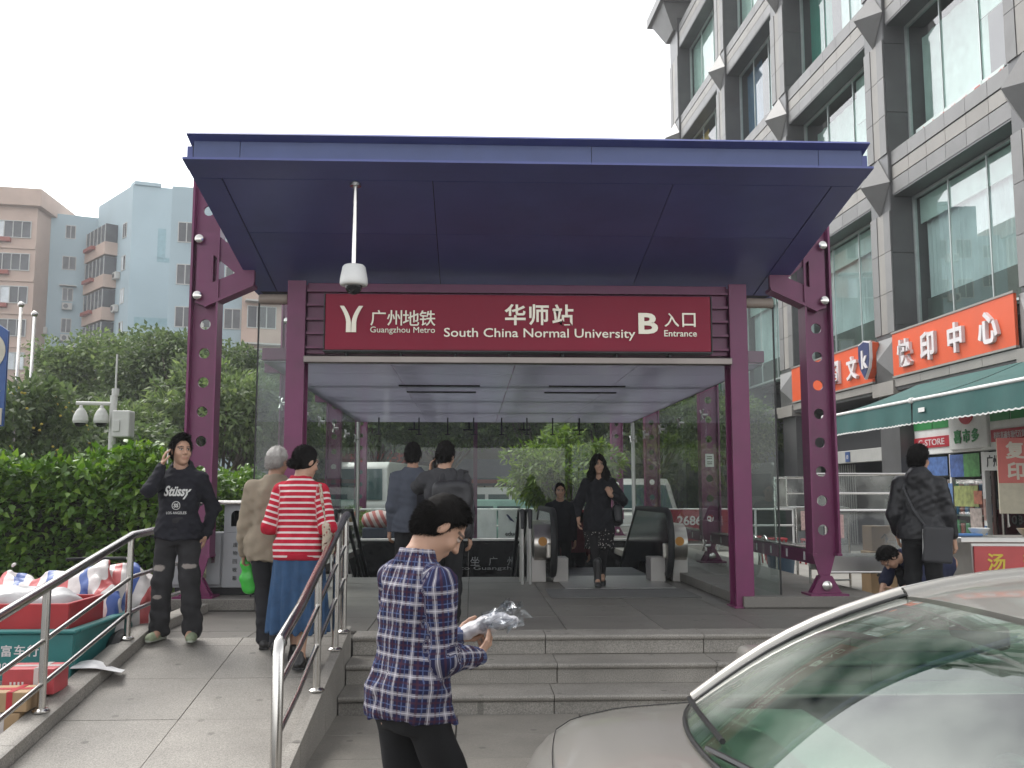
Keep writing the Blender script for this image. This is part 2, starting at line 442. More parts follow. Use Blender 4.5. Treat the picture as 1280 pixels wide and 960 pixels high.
# ------------------------------------------------------------------ people
def unit(v): v = np.array(v, float); return v / (np.linalg.norm(v) + 1e-9)
def ik(a, c, l1, l2, pole):
    a = np.array(a, float); c = np.array(c, float); d = c - a; L = np.linalg.norm(d)
    if L > (l1 + l2) * .998: c = a + d / L * (l1 + l2) * .998; d = c - a; L = np.linalg.norm(d)
    u = d / L; x = (L * L + l1 * l1 - l2 * l2) / (2 * L); hgt = math.sqrt(max(0, l1 * l1 - x * x))
    p = np.array(pole, float); p = p - (p @ u) * u; p = unit(p)
    return a + u * x + p * hgt, c
def rot3(rx=0, ry=0, rz=0): return np.array(Euler((rx, ry, rz)).to_matrix())

def skin_mat(name, col):
    if name in MATS: return MATS[name]
    m = mat(name, col, rough=.58, var=.08, scale=14, bump=.05, bscale=220)
    nt = m.node_tree; b = nt.nodes['Principled BSDF']
    b.inputs['Subsurface Weight'].default_value = .06; b.inputs['Subsurface Radius'].default_value = (.012, .005, .003)
    src = b.inputs['Base Color'].links[0].from_socket
    at = nt.nodes.new('ShaderNodeAttribute'); at.attribute_name = 'tint'
    mx = nt.nodes.new('ShaderNodeMix'); mx.data_type = 'RGBA'
    nt.links.new(at.outputs['Alpha'], mx.inputs['Factor']); nt.links.new(src, mx.inputs['A']); nt.links.new(at.outputs['Color'], mx.inputs['B'])
    nt.links.new(mx.outputs['Result'], b.inputs['Base Color'])
    return m
def hand_prims(S, wrist, d, nrm, side, curl=.5, sc=1., thumb_in=.3, spread=.0):
    """palm + five fingers. d: direction wrist->fingers, nrm: palm-facing direction, side=+1: thumb on cross(d, nrm)*side"""
    d = unit(d); nrm = unit(np.array(nrm, float) - (np.array(nrm, float) @ d) * d); t = np.cross(d, nrm) * side
    W = np.array(wrist, float); q = .01 * sc
    offs = [.030, .010, -.010, -.028]; lens = [.072, .080, .074, .058]
    for i, (o, L) in enumerate(zip(offs, lens)):
        kn = W + d * (.088 - .006 * abs(i - 1)) * sc + t * o * sc
        S.cone(W + t * o * .55 * sc + d * .005, kn, .0125 * sc, .0105 * sc, k=.014 * sc)
        p = kn; a = 0.; dd = d + t * spread * o * 20
        for j, fr in enumerate((.45, .30, .25)):
            a += curl * (1.0, 1.1, .7)[j]
            dv = unit(dd) * math.cos(a) + nrm * math.sin(a); e = p + dv * L * fr * sc
            S.cone(p, e, (.0092, .0085, .0078)[j] * sc, (.0085, .0078, .0068)[j] * sc, k=.004 * sc); p = e
    b = W + d * .022 * sc + t * .024 * sc
    m1 = b + (d * .55 + t * .75 + nrm * thumb_in) * .042 * sc
    S.cone(b, m1, .0145 * sc, .0115 * sc, k=.015 * sc)
    m2 = m1 + unit(d * .85 + t * .25 + nrm * (thumb_in + .25)) * .032 * sc; S.cone(m1, m2, .0105 * sc, .0095 * sc, k=.005)
    m3 = m2 + unit(d * .95 - t * .05 + nrm * (thumb_in + .25)) * .026 * sc; S.cone(m2, m3, .0092 * sc, .0075 * sc, k=.004)

def person(name, label, loc, face, H=1.70, skin=(.50, .31, .22), pose=None, top=None, legs=None, hair=None, shoes=None, vox=.010, group=None, build=1.0, fem=False, cat='person'):
    """body = one skinned surface (root object), clothing and hair are its children. +y is forward, +x the person's right"""
    P = dict(wr=(.225, .045, .825), wl=(-.225, .045, .825), pr=(.4, -1, -.1), pl=(-.4, -1, -.1), ar=(.10, 0), al=(-.10, 0), zr=0., zl=0., kr=(0, 1, 0), kl=(0, 1, 0),
             lean=0., twist=0., side=0., drop=0., pelvis=(0, 0), hy=0., hp=0., hr=0., hdr=None, hdl=None, hnr=None, hnl=None, curl=.45, curl_r=None, curl_l=None, fr=0., fl=0.)
    P.update(pose or {}); s = H / 1.70; b = build
    pel = np.array([P['pelvis'][0], P['pelvis'][1], .93 - P['drop']])
    Rt = rot3(R(-P['lean']), R(P['side']), R(P['twist']))           # torso rotation about the pelvis
    def T(v): return pel + Rt @ (np.array(v, float) - np.array([0, 0, .93]))
    sw = .168 * b * (.92 if fem else 1.)
    sh = {1: T((sw, -.008, 1.350)), -1: T((-sw, -.008, 1.350))}
    neck0 = T((0, -.015, 1.42)); hip = {1: pel + np.array([.088, 0, -.03]), -1: pel + np.array([-.088, 0, -.03])}
    Rh = Rt @ rot3(R(-P['hp']), R(P['hr']), R(P['hy'])); headc = T((0, .012, 1.50)) + Rh @ np.array([0, .012, .085])
    wr = {1: np.array(P['wr'], float) / 1., -1: np.array(P['wl'], float)}
    el = {}; wrist = {}; knee = {}; ank = {}
    for sd, pole in ((1, P['pr']), (-1, P['pl'])): el[sd], wrist[sd] = ik(sh[sd], wr[sd], .285, .25, pole)
    for sd, a, z, pole in ((1, P['ar'], P['zr'], P['kr']), (-1, P['al'], P['zl'], P['kl'])): knee[sd], ank[sd] = ik(hip[sd], (a[0], a[1], .085 + z), .415, .404, pole)
    A = np.array
    def hl(v): return headc + Rh @ A(v, float)
    def hdirs(sd):
        d = P['hdr' if sd > 0 else 'hdl']; d = unit(wrist[sd] - el[sd]) if d is None else unit(d)
        nn = P['hnr' if sd > 0 else 'hnl']; nn = A([-sd, .2, 0.]) if nn is None else A(nn, float)
        c = P['curl_r' if sd > 0 else 'curl_l']; return d, nn, (P['curl'] if c is None else c)
    # --- skin
    S = Sdf()
    S.table((Rt, pel), np.array([.80, .93, 1.05, 1.22, 1.36, 1.42, 1.47]) - .93, A([.14, .15, .125, .145, .13, .07, .05]) * b, A([.09, .10, .085, .10, .085, .06, .05]) * b, k=.03)
    for sd in (1, -1):
        S.cone(sh[sd], el[sd], .044 * b, .037 * b, k=.04); S.cone(el[sd], wrist[sd], .038 * b, .025, k=.02)
        S.cone(hip[sd], knee[sd], .075 * b, .05 * b, k=.04); S.cone(knee[sd], ank[sd], .05 * b, .034, k=.03)
        S.cone(ank[sd], ank[sd] + A([0, .10, -.05]), .034, .03, k=.03)
    S.cone(neck0, hl((0, -.02, -.06)), .058 * b, .054 * b, k=.03)
    V0, F0 = S.mesh(max(vox, .010))
    Hd = Sdf()
    Hd.cone(neck0 - A([0, 0, .02]), hl((0, -.02, -.055)), .057 * b, .052 * b, k=.02)
    jw = .94 if fem else 1.
    Hd.ell(hl((0, -.012, .03)), (.074, .094, .095), k=.02, rot=Rh)
    Hd.ell(hl((0, .030, -.040)), (.058 * jw, .060, .074), k=.03, rot=Rh)
    Hd.ell(hl((0, .062, -.094)), (.026, .022, .018), k=.03, rot=Rh)
    Hd.cone(hl((-.036, .078, .034)), hl((.036, .078, .034)), .012, .012, k=.02)
    for sd in (1, -1):
        Hd.ell(hl((.040 * sd, .062, -.022)), (.020, .020, .020), k=.025, rot=Rh)
        Hd.ell(hl((.031 * sd, .097, .016)), (.017, .014, .010), k=.012, rot=Rh, op='s')
        Hd.ell(hl((.031 * sd, .078, .015)), (.0135, .0115, .0095), k=.003, rot=Rh)
        Hd.ell(hl((.077 * sd, -.008, .002)), (.009, .020, .032), k=.008, rot=Rh @ rot3(R(-12), 0, R(-18 * sd)))
        Hd.ell(hl((.012 * sd, .094, -.022)), (.008, .009, .007), k=.008, rot=Rh)
    Hd.cone(hl((0, .086, .022)), hl((0, .108, -.018)), .0075, .0115, k=.012)
    Hd.cone(hl((-.018, .086, -.053)), hl((.018, .086, -.053)), .0075, .0075, k=.008)
    Hd.cone(hl((-.015, .084, -.064)), hl((.015, .084, -.064)), .0075, .0075, k=.006)
    hv = min(vox * .55, .0055)
    V1, F1 = Hd.mesh(hv)
    L = (V1 - headc) @ Rh
    tint = np.zeros((len(V1), 4), np.float32)
    def paint(mask, c, a=1.): tint[mask, :3] = c; tint[mask, 3] = a
    fr_ = L[:, 1] > .05
    paint(fr_ & (np.abs(L[:, 2] + .058) < .0105) & (np.abs(L[:, 0]) < .024) & (L[:, 1] > .078), (.34, .14, .11), .45)
    for sd in (1, -1):
        ex = L[:, 0] - .031 * sd; ez = L[:, 2] - .015
        paint(fr_ & (np.abs(ex) < .0145) & (np.abs(ez) < .0075), (.42, .37, .33), .7)
        paint(fr_ & (ex ** 2 + (ez) ** 2 < .0068 ** 2), (.012, .008, .006), 1.)
        paint(fr_ & (np.abs(ex) < .0165) & (np.abs(ez - .0085) < .0032), (.02, .014, .012), .9)
        paint(fr_ & (np.abs(ex - .002 * sd) < .022) & (np.abs(L[:, 2] - .038 + 6 * (ex) ** 2) < .0055), (.02, .014, .01), .85)
    parts = [(V0, F0, np.zeros((len(V0), 4), np.float32)), (V1, F1, tint)]
    for sd in (1, -1):
        if P.get('nohand') == sd: continue
        Sh = Sdf(); d, nn, c = hdirs(sd)
        Sh.cone(wrist[sd] - unit(wrist[sd] - el[sd]) * .05, wrist[sd] + d * .01, .027, .023, k=.01, flat=(unit(nn), 1.3))
        # thumb points along the given palm's upper side
        hand_prims(Sh, wrist[sd], d, nn, P.get('thumb_r' if sd > 0 else 'thumb_l', sd), curl=c, sc=1.0 if not fem else .92)
        Vh, Fh = Sh.mesh(max(.0045, vox * .5))
        parts.append((Vh, Fh, np.zeros((len(Vh), 4), np.float32)))
    o = 0; VV = []; FF = []; TT = []
    for v, f, t in parts: VV.append(v); FF.append(f + o); TT.append(t); o += len(v)
    root = sdf_obj(name, (np.vstack(VV), np.vstack(FF)), skin_mat('skin_%d_%d' % (int(skin[0] * 100), int(skin[2] * 100)), skin), None, {'tint': ('FLOAT_COLOR', np.vstack(TT))})
    root.location = loc; root.rotation_euler = (0, 0, R(face)); root.scale = (s, s, s); tag(root, label, cat, group)
    J = dict(T=T, Rt=Rt, pel=pel, sh=sh, el=el, wrist=wrist, knee=knee, ank=ank, hip=hip, headc=headc, Rh=Rh, hl=hl, neck0=neck0, root=root, hdirs=hdirs)
    # --- top
    if top:
        t = dict(name='shirt', ease=.016, hem=.86, sleeve=1., wr=.005, mat=None, hood=False, collar=.0, hemw=1.0, cuff=.036, wob=38., belly=0.); t.update(top); e = t['ease']
        C = Sdf()
        zs = A([t['hem'], .95, 1.05, 1.22, 1.34, 1.405, 1.455 + t['collar']]) - .93
        rx = (A([.168 * t['hemw'], .166, .142, .150, .138, .080, .058]) * b + e) * (1. if not fem else .94)
        ry = A([.122 * t['hemw'], .122, .104 + t['belly'], .115, .098, .070, .056]) * b + e
        C.table((Rt, pel), zs, rx, ry, k=.01, cy=[0, 0, 0, .004, -.004, -.012, -.014], pw=2.3)
        if t['hem'] < .90:
            for sd in (1, -1): C.cone(hip[sd], hip[sd] + (knee[sd] - hip[sd]) * .42, .080 * b + e + .012, .074 * b + e + .016, k=.05)
            C.half(pel + Rt @ A([0, 0, t['hem'] - .93]), Rt @ A([0, 0, -1.]))
        f1 = min(1., t['sleeve'] * 2); f2 = max(0., t['sleeve'] * 2 - 1)
        for sd in (1, -1):
            C.cone(T((.045 * sd, -.015, 1.405)), sh[sd], .046 * b + e * .4, .050 * b + e * .6, k=.04)
            C.cone(sh[sd], sh[sd] + (el[sd] - sh[sd]) * f1, .047 * b + e, .042 * b + e, k=.03)
            if f2 > 0: C.cone(el[sd], el[sd] + (wrist[sd] - el[sd]) * f2, .042 * b + e, t['cuff'], k=.022)
        if t['hood']:
            C.table((Rt, pel), A([1.39, 1.42, 1.46, 1.50, 1.52]) - .93, [.10, .115, .105, .08, .06], [.09, .105, .10, .08, .06], cy=[-.02, -.035, -.045, -.05, -.05], k=.03)
            C.ell(T((0, -.105, 1.40)), (.10, .045, .075), k=.04, rot=Rt)
        C.cone(neck0 + Rt @ A([0, .012, -.005]), hl((0, .0, -.06)), .056 * b + .002, .075, k=.006, op='s')
        if t.get('vneck'): C.cone(T((0, .10, 1.42)), T((0, .10, 1.42 - t['vneck'])), .055, .01, k=.01, op='s')
        wn_ = wob(t['wr'], t['wob'], hsh(name) % 999 + 5, 8, (1, 1, .55)); w2 = wob(t['wr'] * .6, t['wob'] * 2.2, hsh(label) % 99, 7)
        V, F = C.mesh(vox, lambda x, y, z: wn_(x, y, z) + w2(x, y, z))
        # cloth coordinates: along / around each sleeve, around / up the torso
        best = np.full(len(V), 9.); uv = np.zeros((len(V), 3))
        Lt = (V - pel) @ Rt
        dt = np.abs(np.sqrt((Lt[:, 0] / .17) ** 2 + (Lt[:, 1] / .125) ** 2) - 1) * .12; best = dt
        uv[:, 0] = np.arctan2(Lt[:, 0], Lt[:, 1]) * .155; uv[:, 1] = Lt[:, 2]
        for sd in (1, -1):
            acc = 0.
            for a_, c_, r_ in ((sh[sd], el[sd], .065), (el[sd], wrist[sd], .05)):
                ba = c_ - a_; L_ = np.linalg.norm(ba); h_ = np.clip((V - a_) @ ba / L_ ** 2, 0, 1); q = V - a_ - h_[:, None] * ba
                d_ = np.abs(np.linalg.norm(q, axis=1) - r_); mk = (d_ < best) & ((np.abs(Lt[:, 0]) > .15) | (d_ < .02))
                e1 = unit(np.cross(ba, [0, 1., .2])); e2 = unit(np.cross(ba, e1))
                an = np.arctan2(q @ e2, q @ e1)
                uv[mk, 0] = an[mk] * .055 + .02; uv[mk, 1] = .5 - (acc + h_[mk] * L_); best = np.where(mk, d_, best); acc += L_
        J['top'] = sdf_obj(t['name'], (V, F), t['mat'], root, {'cloth': ('FLOAT_VECTOR', uv)})
    # --- legs
    if legs:
        t = dict(kind='trousers', ease=.016, mat=None, wr=.004, end=1., flare=.0, waist=1.0, hem=.32, hemr=.26); t.update(legs); e = t['ease']
        C = Sdf()
        if t['kind'] == 'skirt':
            zs = A([t['hem'], t['hem'] + .25 * (.9 - t['hem']), .72, .86, .95, t['waist']]); 
            wv = t['hemr']; ax = (ank[1] + ank[-1]) / 2; cyl = [ax[1] * .9, ax[1] * .7, ax[1] * .3, 0, 0, 0]; cxl = [ax[0] * .9, ax[0] * .7, ax[0] * .2, pel[0], pel[0], pel[0]]
            C.table((np.eye(3), (0, 0, 0)), zs, [wv, wv * .96, .185 * b + e, .175 * b + e, .15 * b + e, .13 * b + e], [wv * .8, wv * .78, .135 + e, .125 + e, .11 + e, .10 + e], cy=cyl, cx=cxl, k=.01)
            fold = lambda x, y, z: .017 * np.sin(np.arctan2(y, x) * 11 + z * 1.5) * np.clip((.95 - z) * 1.6, 0, 1)
            V, F = C.mesh(vox, fold); J['legs'] = sdf_obj('skirt', (V, F), t['mat'], root)
        else:
            C.table((np.eye(3), pel), A([.79, .86, .92, .97, t['waist'] + .02]) - .93, A([.115, .145, .150, .138, .126]) * b + e, A([.085, .10, .108, .10, .094]) * b + e, k=.02)
            for sd in (1, -1):
                C.cone(hip[sd] - A([0, 0, .02]), knee[sd], .076 * b + e, .054 * b + e, k=.03)
                en = knee[sd] + (ank[sd] - knee[sd]) * t['end']
                C.cone(knee[sd], en, .054 * b + e, .046 + e + t['flare'], k=.025)
            w1 = wob(t['wr'], 34., hsh(label) % 77, 8, (1, 1, .8)); w2 = wob(t['wr'] * 1.0, 60., 5, 6, (.5, .5, 1.6))
            V, F = C.mesh(vox, lambda x, y, z: w1(x, y, z) + w2(x, y, z) * np.clip(1.4 - np.abs(z - .25) * 3, .2, 1))
            uv = np.zeros((len(V), 3)); uv[:, 0] = V[:, 0]; uv[:, 1] = V[:, 2]; uv[:, 2] = V[:, 1]
            J['legs'] = sdf_obj('trousers', (V, F), t['mat'], root, {'cloth': ('FLOAT_VECTOR', uv)})
    # --- shoes
    if shoes:
        for sd in (1, -1):
            C = Sdf(); a_ = ank[sd]; yaw = R(P['fr' if sd > 0 else 'fl']); pit = R(P.get('tr' if sd > 0 else 'tl', 0))
            Rf = rot3(0, 0, yaw) @ rot3(pit, 0, 0); f = lambda v: a_ + Rf @ A(v, float)
            C.cone(f((0, -.045, -.045)), f((0, .0, -.02)), .036, .04, k=.03)
            C.cone(f((0, -.03, -.052)), f((0, .13, -.058)), .034, .036, k=.03)
            C.cone(f((0, .08, -.058)), f((-.006 * sd, .165, -.063)), .036, .024, k=.03, flat=(A([1, 0, 0]), .82))
            if shoes.get('boot'): C.cone(f((0, 0, 0)), f((0, -.01, shoes['boot'])), .046, .056, k=.03)
            else: C.cone(f((0, -.012, -.02)), f((0, -.015, .02)), .038, .036, k=.02)
            C.half(f((0, 0, -.086)), Rf @ A([0, 0, -1.]))
            so = sdf_obj('shoe', C.mesh(max(.006, vox * .7)), shoes['mat'], root)
            Q = Sdf(); Q.cone(f((0, -.045, -.078)), f((-.004 * sd, .165, -.080)), .034, .026, k=.02, flat=(A([1, 0, 0]), .86)); Q.cone(f((0, .05, -.078)), f((0, .12, -.078)), .038, .038, k=.02)
            Q.half(f((0, 0, -.087)), Rf @ A([0, 0, -1.])); Q.half(f((0, 0, -.066)), Rf @ A([0, 0, 1.]))
            sdf_obj('sole', Q.mesh(max(.006, vox * .6)), shoes['sole'], so)
    # --- hair
    if hair:
        t = dict(kind='short', thick=.018, mat=None, spike=.006); t.update(hair); C = Sdf(); th = t['thick']
        C.ell(hl((0, -.016, .036)), (.074 + th * .8, .094 + th, .095 + th), k=.01, rot=Rh)
        if t['kind'] == 'short':
            C.ell(hl((0, -.055, -.01)), (.066 + th * .5, .055 + th * .6, .075), k=.02, rot=Rh)
            if t.get('quiff'): C.ell(hl((0, .035, .12)), (.06, .06, .035), k=.02, rot=Rh)
            C.half(hl((0, t.get('front', .078), .055)), Rh @ A([0, 1., -.75]))            # face opening
            C.half(hl((0, -.03, t.get('low', -.055))), Rh @ A([0, .55, -1.]))
            C.half(hl((0, .022, .012)), Rh @ A([0, .8, -.35]), k=.02) if not t.get('full') else None
        elif t['kind'] == 'long':
            for sd in (1, -1):
                C.cone(hl((.055 * sd, -.005, .03)), hl((.088 * sd, .015, -.12)), .045, .055, k=.03)
                C.cone(hl((.088 * sd, .015, -.12)), hl((.095 * sd, .02, -.215)), .055, .035, k=.03)
            C.cone(hl((0, -.06, .0)), hl((0, -.07, -.19)), .075, .07, k=.04)
            C.ell(hl((0, .085, -.03)), (.052, .06, .105), k=.012, rot=Rh, op='s')
        elif t['kind'] == 'bun':
            C.ell(hl((0, -.05, -.01)), (.07, .055, .07), k=.02, rot=Rh)
            C.ell(hl((0, -.12, -.035)), (.045, .04, .042), k=.012, rot=Rh)
            C.half(hl((0, .06, .05)), Rh @ A([0, 1., -.6])); C.half(hl((0, .035, .0)), Rh @ A([0, 1, -.25]))
        w1 = wob(t['spike'], 110., 3, 9, (1, 1, .35)); w2 = wob(t['spike'] * .6, 300., 4, 9, (1, 1, .3))
        HV, HF = C.mesh(hv * .9 if vox > .008 else .004, lambda x, y, z: w1(x, y, z) + w2(x, y, z))
        J['hair'] = sdf_obj('hair', (HV, HF), t['mat'], root)
        rg = np.random.default_rng(hsh(label)); N = int(t.get('n', 5200 if vox < .0095 else 2600)); Lh = (HV - headc) @ Rh
        q = rg.integers(0, len(HV), N); P0 = HV[q]; l0 = Lh[q]; nn_ = P0 - hl((0, -.015, .02)); nn_ /= np.linalg.norm(nn_, axis=1)[:, None]
        fl = np.zeros((N, 3)); kd = t['kind']
        if kd == 'short':
            fl[:, 2] = np.where(l0[:, 2] > .095, .0, -.8); fl[:, 1] = np.where(l0[:, 2] > .05, .75, -.2); lf = t.get('lift', .30)
        elif kd == 'long': fl[:, 2] = -1.; fl[:, 0] = np.sign(l0[:, 0]) * .3; lf = .22
        else: fl[:, 1] = -1.; lf = .10
        dv_ = (fl @ Rh.T) * (1.1 - lf) + nn_ * lf + rg.normal(size=(N, 3)) * .15; dv_ /= np.linalg.norm(dv_, axis=1)[:, None]
        ln_ = rg.uniform(.5, 1.3, (N, 1)) * t.get('len', {'short': .022, 'long': .045, 'bun': .018}[kd]); sd_ = np.cross(dv_, nn_ + rg.normal(size=(N, 3)) * .5); sd_ /= np.linalg.norm(sd_, axis=1)[:, None] + 1e-9
        wd = .0016 if vox < .0095 else .0026
        VV_ = np.stack([P0 - nn_ * .004 - sd_ * wd, P0 - nn_ * .004 + sd_ * wd, P0 + dv_ * ln_], 1).reshape(-1, 3)
        st = sdf_obj('hair_strands', (VV_, np.arange(3 * N).reshape(-1, 3)), t['mat'], J['hair'], smooth=False); st['kind'] = 'stuff'
    return J
# ------------------------------------------------------------------ common materials
GRAN = mat('granite_flamed', (.26, .242, .215), rough=.62, var=.10, scale=3, bump=.12, bscale=220, rnd=.07, speck=.34, stain=.45, stain_col=(.09, .083, .072), gum=.55)
GRAN_D = mat('granite_dark', (.17, .158, .14), rough=.5, var=.12, scale=3, bump=.1, bscale=200, rnd=.08, speck=.34, stain=.35, stain_col=(.1, .09, .08), gum=.55)
JOINT = mat('joint_mortar', (.10, .095, .085), rough=.95)
STEEL = mat('stainless', (.62, .60, .57), rough=.22, metal=1., var=.06, scale=8, stain=.25, stain_col=(.28, .25, .22), sscale=6)
STEEL_B = mat('stainless_brushed', (.55, .54, .52), rough=.38, metal=1., var=.08, scale=6)
PURPLE = mat('purple_paint', (.145, .018, .080), rough=.38, var=.10, scale=5, stain=.2, stain_col=(.06, .03, .04), sscale=3)
BLACKG = mat('black_granite', (.012, .012, .013), rough=.16, var=.2, scale=9, speck=.3)
DARK = mat('dark_metal', (.02, .02, .022), rough=.4, metal=.4)
RUBBER = mat('rubber', (.016, .016, .017), rough=.6)
WHITE = mat('white_paint', (.72, .72, .70), rough=.45, stain=.2, stain_col=(.35, .33, .3), sscale=4)
GLASS = glass_mat('clear_glass', (.92, .96, .95), haze=.035)

def wpos(o):
    v = Vector((0, 0, 0))
    while o is not None: v = v + o.location; o = o.parent
    return np.array(v)
def wobj(name, g, m, parent, smooth=False, fix=True):
    """geometry given in world coordinates, parent unrotated"""
    return obj(name, (np.asarray(g[0]) - wpos(parent), g[1]), m, parent, smooth, fix=fix)

# ------------------------------------------------------------------ ground, pavement, platform, steps, ramp
ASPH = mat('asphalt', (.085, .083, .08), rough=.85, var=.18, scale=2, bump=.25, bscale=150, speck=.3, stain=.3, stain_col=(.05, .048, .045))
PAVE = mat('pavement_slab', (.195, .18, .156), rough=.7, var=.12, scale=3, bump=.12, bscale=160, rnd=.09, speck=.15, stain=.45, stain_col=(.12, .11, .095), gum=.55)
WELL = [(-2.2, 14.0), (3.15, 14.0), (3.15, 19.2), (-2.2, 19.2)]
struct('ground', plate([(-400, -80), (400, -80), (400, 600), (-400, 600)], [WELL], t=.06, plane='xy', off=-.03), ASPH)

pav = struct('pavement', box(-1.0, 4.6, 1.2, 7.44, -.01, .008), JOINT)
sl = mesh_of('paving_slab', bbox_(-.445, .445, -.295, .295, 0, .02, .004, 1)); sl.materials.append(PAVE)
for i in range(6):
    for j in range(10):
        link('paving_slab', sl, None, pav, (-.55 + .9 * i, 7.14 - .6 * j, .009 + .002 * random.random()))

plat = struct('platform', join(box(-3.4, -1.06, 8.26, 13.98, 0, .452), box(-1.06, 4.25, 8.37, 13.98, 0, .452), box(-3.4, -2.24, 13.98, 21, 0, .452), box(3.19, 4.25, 13.98, 21, 0, .452)), JOINT)
def tile_grid(parent, x0, x1, y0, y1, z, nx, ny, m, name='floor_tile', th=.028):
    w = (x1 - x0) / nx; d = (y1 - y0) / ny
    me = mesh_of(name, bbox_(-w / 2 + .003, w / 2 - .003, -d / 2 + .003, d / 2 - .003, -th, 0, .003, 1)); me.materials.append(m)
    for i in range(nx):
        for j in range(ny): link(name, me, None, parent, (x0 + w * (i + .5), y0 + d * (j + .5), z + random.uniform(-.001, .001)))
tile_grid(plat, -2.6, 4.25, 8.60, 13.98, .481, 8, 6, GRAN_D)
tile_grid(plat, -3.4, -2.6, 8.25, 13.98, .481, 1, 7, GRAN_D)
tile_grid(plat, -2.6, -1.06, 8.25, 8.60, .481, 2, 1, GRAN_D)
# plinths that carry the columns and glass
for nm, x0, x1, y0 in (('left', -3.4, -2.16, 10.0), ('right', 2.78, 4.25, 10.03)):
    pl = struct('plinth_' + nm, box(x0 + .01, x1 - .01, y0 + .01, 21, .485, .59), JOINT)
    n = 8; d = (21 - y0) / n
    for j in range(n):
        obj('coping_stone', bbox_(x0, x1, y0 + d * j + .003, y0 + d * (j + 1) - .003, .492, .602, .006, 1), GRAN_D, pl)
# steps: nosed tread stones on riser stones
steps = struct('steps', join(box(-.98, 4.24, 7.50, 8.24, 0, .13), box(-.98, 4.24, 7.93, 8.24, .13, .29), box(-.98, 4.24, 8.34, 8.5, .29, .44)), JOINT)
edges = [(7.45, .16, .50), (7.88, .32, .48), (8.30, .481, .295)]
for k, (y, z, dep) in enumerate(edges):
    xs = [-.98, -.70, .62 + .06 * (k % 2), 1.95, 3.2, 4.25]
    for a, b in zip(xs[:-1], xs[1:]):
        prof = [(y + .006, z - .045), (y - .008, z - .040), (y - .016, z - .028), (y - .018, z - .016), (y - .012, z - .005), (y, z), (y + dep, z), (y + dep, z - .045)]
        V = []; n = len(prof)
        for x in (a + .003, b - .003): V += [(x, p[0], p[1]) for p in prof]
        F = [tuple(range(n)), tuple(range(2 * n - 1, n - 1, -1))] + [(i, (i + 1) % n, n + (i + 1) % n, n + i) for i in range(n)]
        dz = random.uniform(-.002, .002)
        obj('tread_stone', (np.array(V) + [0, 0, dz], F), GRAN, steps)
        obj('riser_stone', bbox_(a + .003, b - .003, y + .012, y + .05, z - .160, z - .047, .004, 1), GRAN, steps)
# ramp
RS, RY = .15, 8.25
def rz(y): return .481 - RS * max(0, RY - y)
def slope_box(x0, x1, y0, y1, off0, off1):
    """block whose top and bottom follow the ramp slope"""
    V = [(x, y, rz(y) + o) for o in (off0, off1) for (x, y) in ((x0, y0), (x1, y0), (x1, y1), (x0, y1))]
    return (np.array(V), list(BOXF))
ramp = struct('ramp', (np.array([(-2.6, 5.05, -.02), (-1.06, 5.05, -.02), (-1.06, RY, -.02), (-2.6, RY, -.02), (-2.6, 5.05, rz(5.05) - .03), (-1.06, 5.05, rz(5.05) - .03), (-1.06, RY, .45), (-2.6, RY, .45)]), list(BOXF)), JOINT)
rows = [5.06, 5.74, 6.50, 7.27, 8.03, 8.247]
for a, b in zip(rows[:-1], rows[1:]):
    for x0, x1 in ((-2.6, -1.86), (-1.86, -1.06)):
        obj('ramp_tile', slope_box(x0 + .003, x1 - .003, a + .003, b - .003, -.028, random.uniform(-.001, .001)), GRAN, ramp)
for x0, x1, nm in ((-2.77, -2.605, 'left'), (-1.055, -.985, 'right')):
    kb = struct('ramp_kerb_' + nm, slope_box(x0 + .005, x1 - .005, 4.95, RY, -.62, .075), JOINT)
    kb.location.z = 0
    ys = [4.94, 5.9, 6.9, 7.8, RY]
    for a, b in zip(ys[:-1], ys[1:]): obj('kerb_stone', slope_box(x0, x1, a + .003, b - .003, -.6, .085), GRAN, kb)
ys = [RY, 9.1, 9.98]
kb = bpy.data.objects['ramp_kerb_left']
for a, b in zip(ys[:-1], ys[1:]): obj('kerb_stone', bbox_(-2.77, -2.605, a + .003, b - .003, .482, .566, .005, 1), GRAN, kb)
# low pavement to the right, in front of the shops
SIDE = mat('sidewalk_slab', (.30, .288, .262), rough=.75, var=.12, scale=3, bump=.1, bscale=150, rnd=.08, speck=.12, stain=.35, stain_col=(.18, .17, .15))
sw_ = struct('sidewalk', box(4.262, 12, 7.6, 60, -.02, .33), JOINT)
tile_grid(sw_, 4.27, 9.5, 7.62, 22.0, .352, 7, 18, SIDE, 'paving_slab', .018)
for j in range(9):
    obj('kerb_stone', bbox_(4.27 + j * .8, 4.27 + j * .8 + .794, 7.48, 7.6, -.01, .36, .01, 2), GRAN, sw_)
# stairwell down to the station
well = struct('stairwell', join(box(-2.3, -2.205, 13.9, 19.2, -3.2, .44), box(3.155, 3.185, 13.9, 19.2, -3.2, .44), box(-2.3, 3.2, 13.9, 24, -3.3, -3.2)), BLACKG)
for i in range(14):
    obj('stair_step', box(-2.19, .74, 14.0 + .3 * i, 14.31 + .3 * i, -3.19, .46 - .155 * (i + 1)), BLACKG, well)
bw = thing('station_wall', 'black polished stone wall with grey welcome lettering below the rear glass', 'wall', (.47, 19.25, -.6))
xs = np.linspace(-2.2, 3.15, 6)
for a, b in zip(xs[:-1], xs[1:]):
    wobj('stone_panel', bbox_(a + .002, b - .002, 19.2, 19.34, -1.2, .73, .004, 1), BLACKG, bw)
wobj('coping', bbox_(-2.22, 3.17, 19.16, 19.42, .733, .775, .006, 1), STEEL_B, bw)
LGREY = mat('letter_grey', (.42, .42, .42), rough=.4, metal=.3)
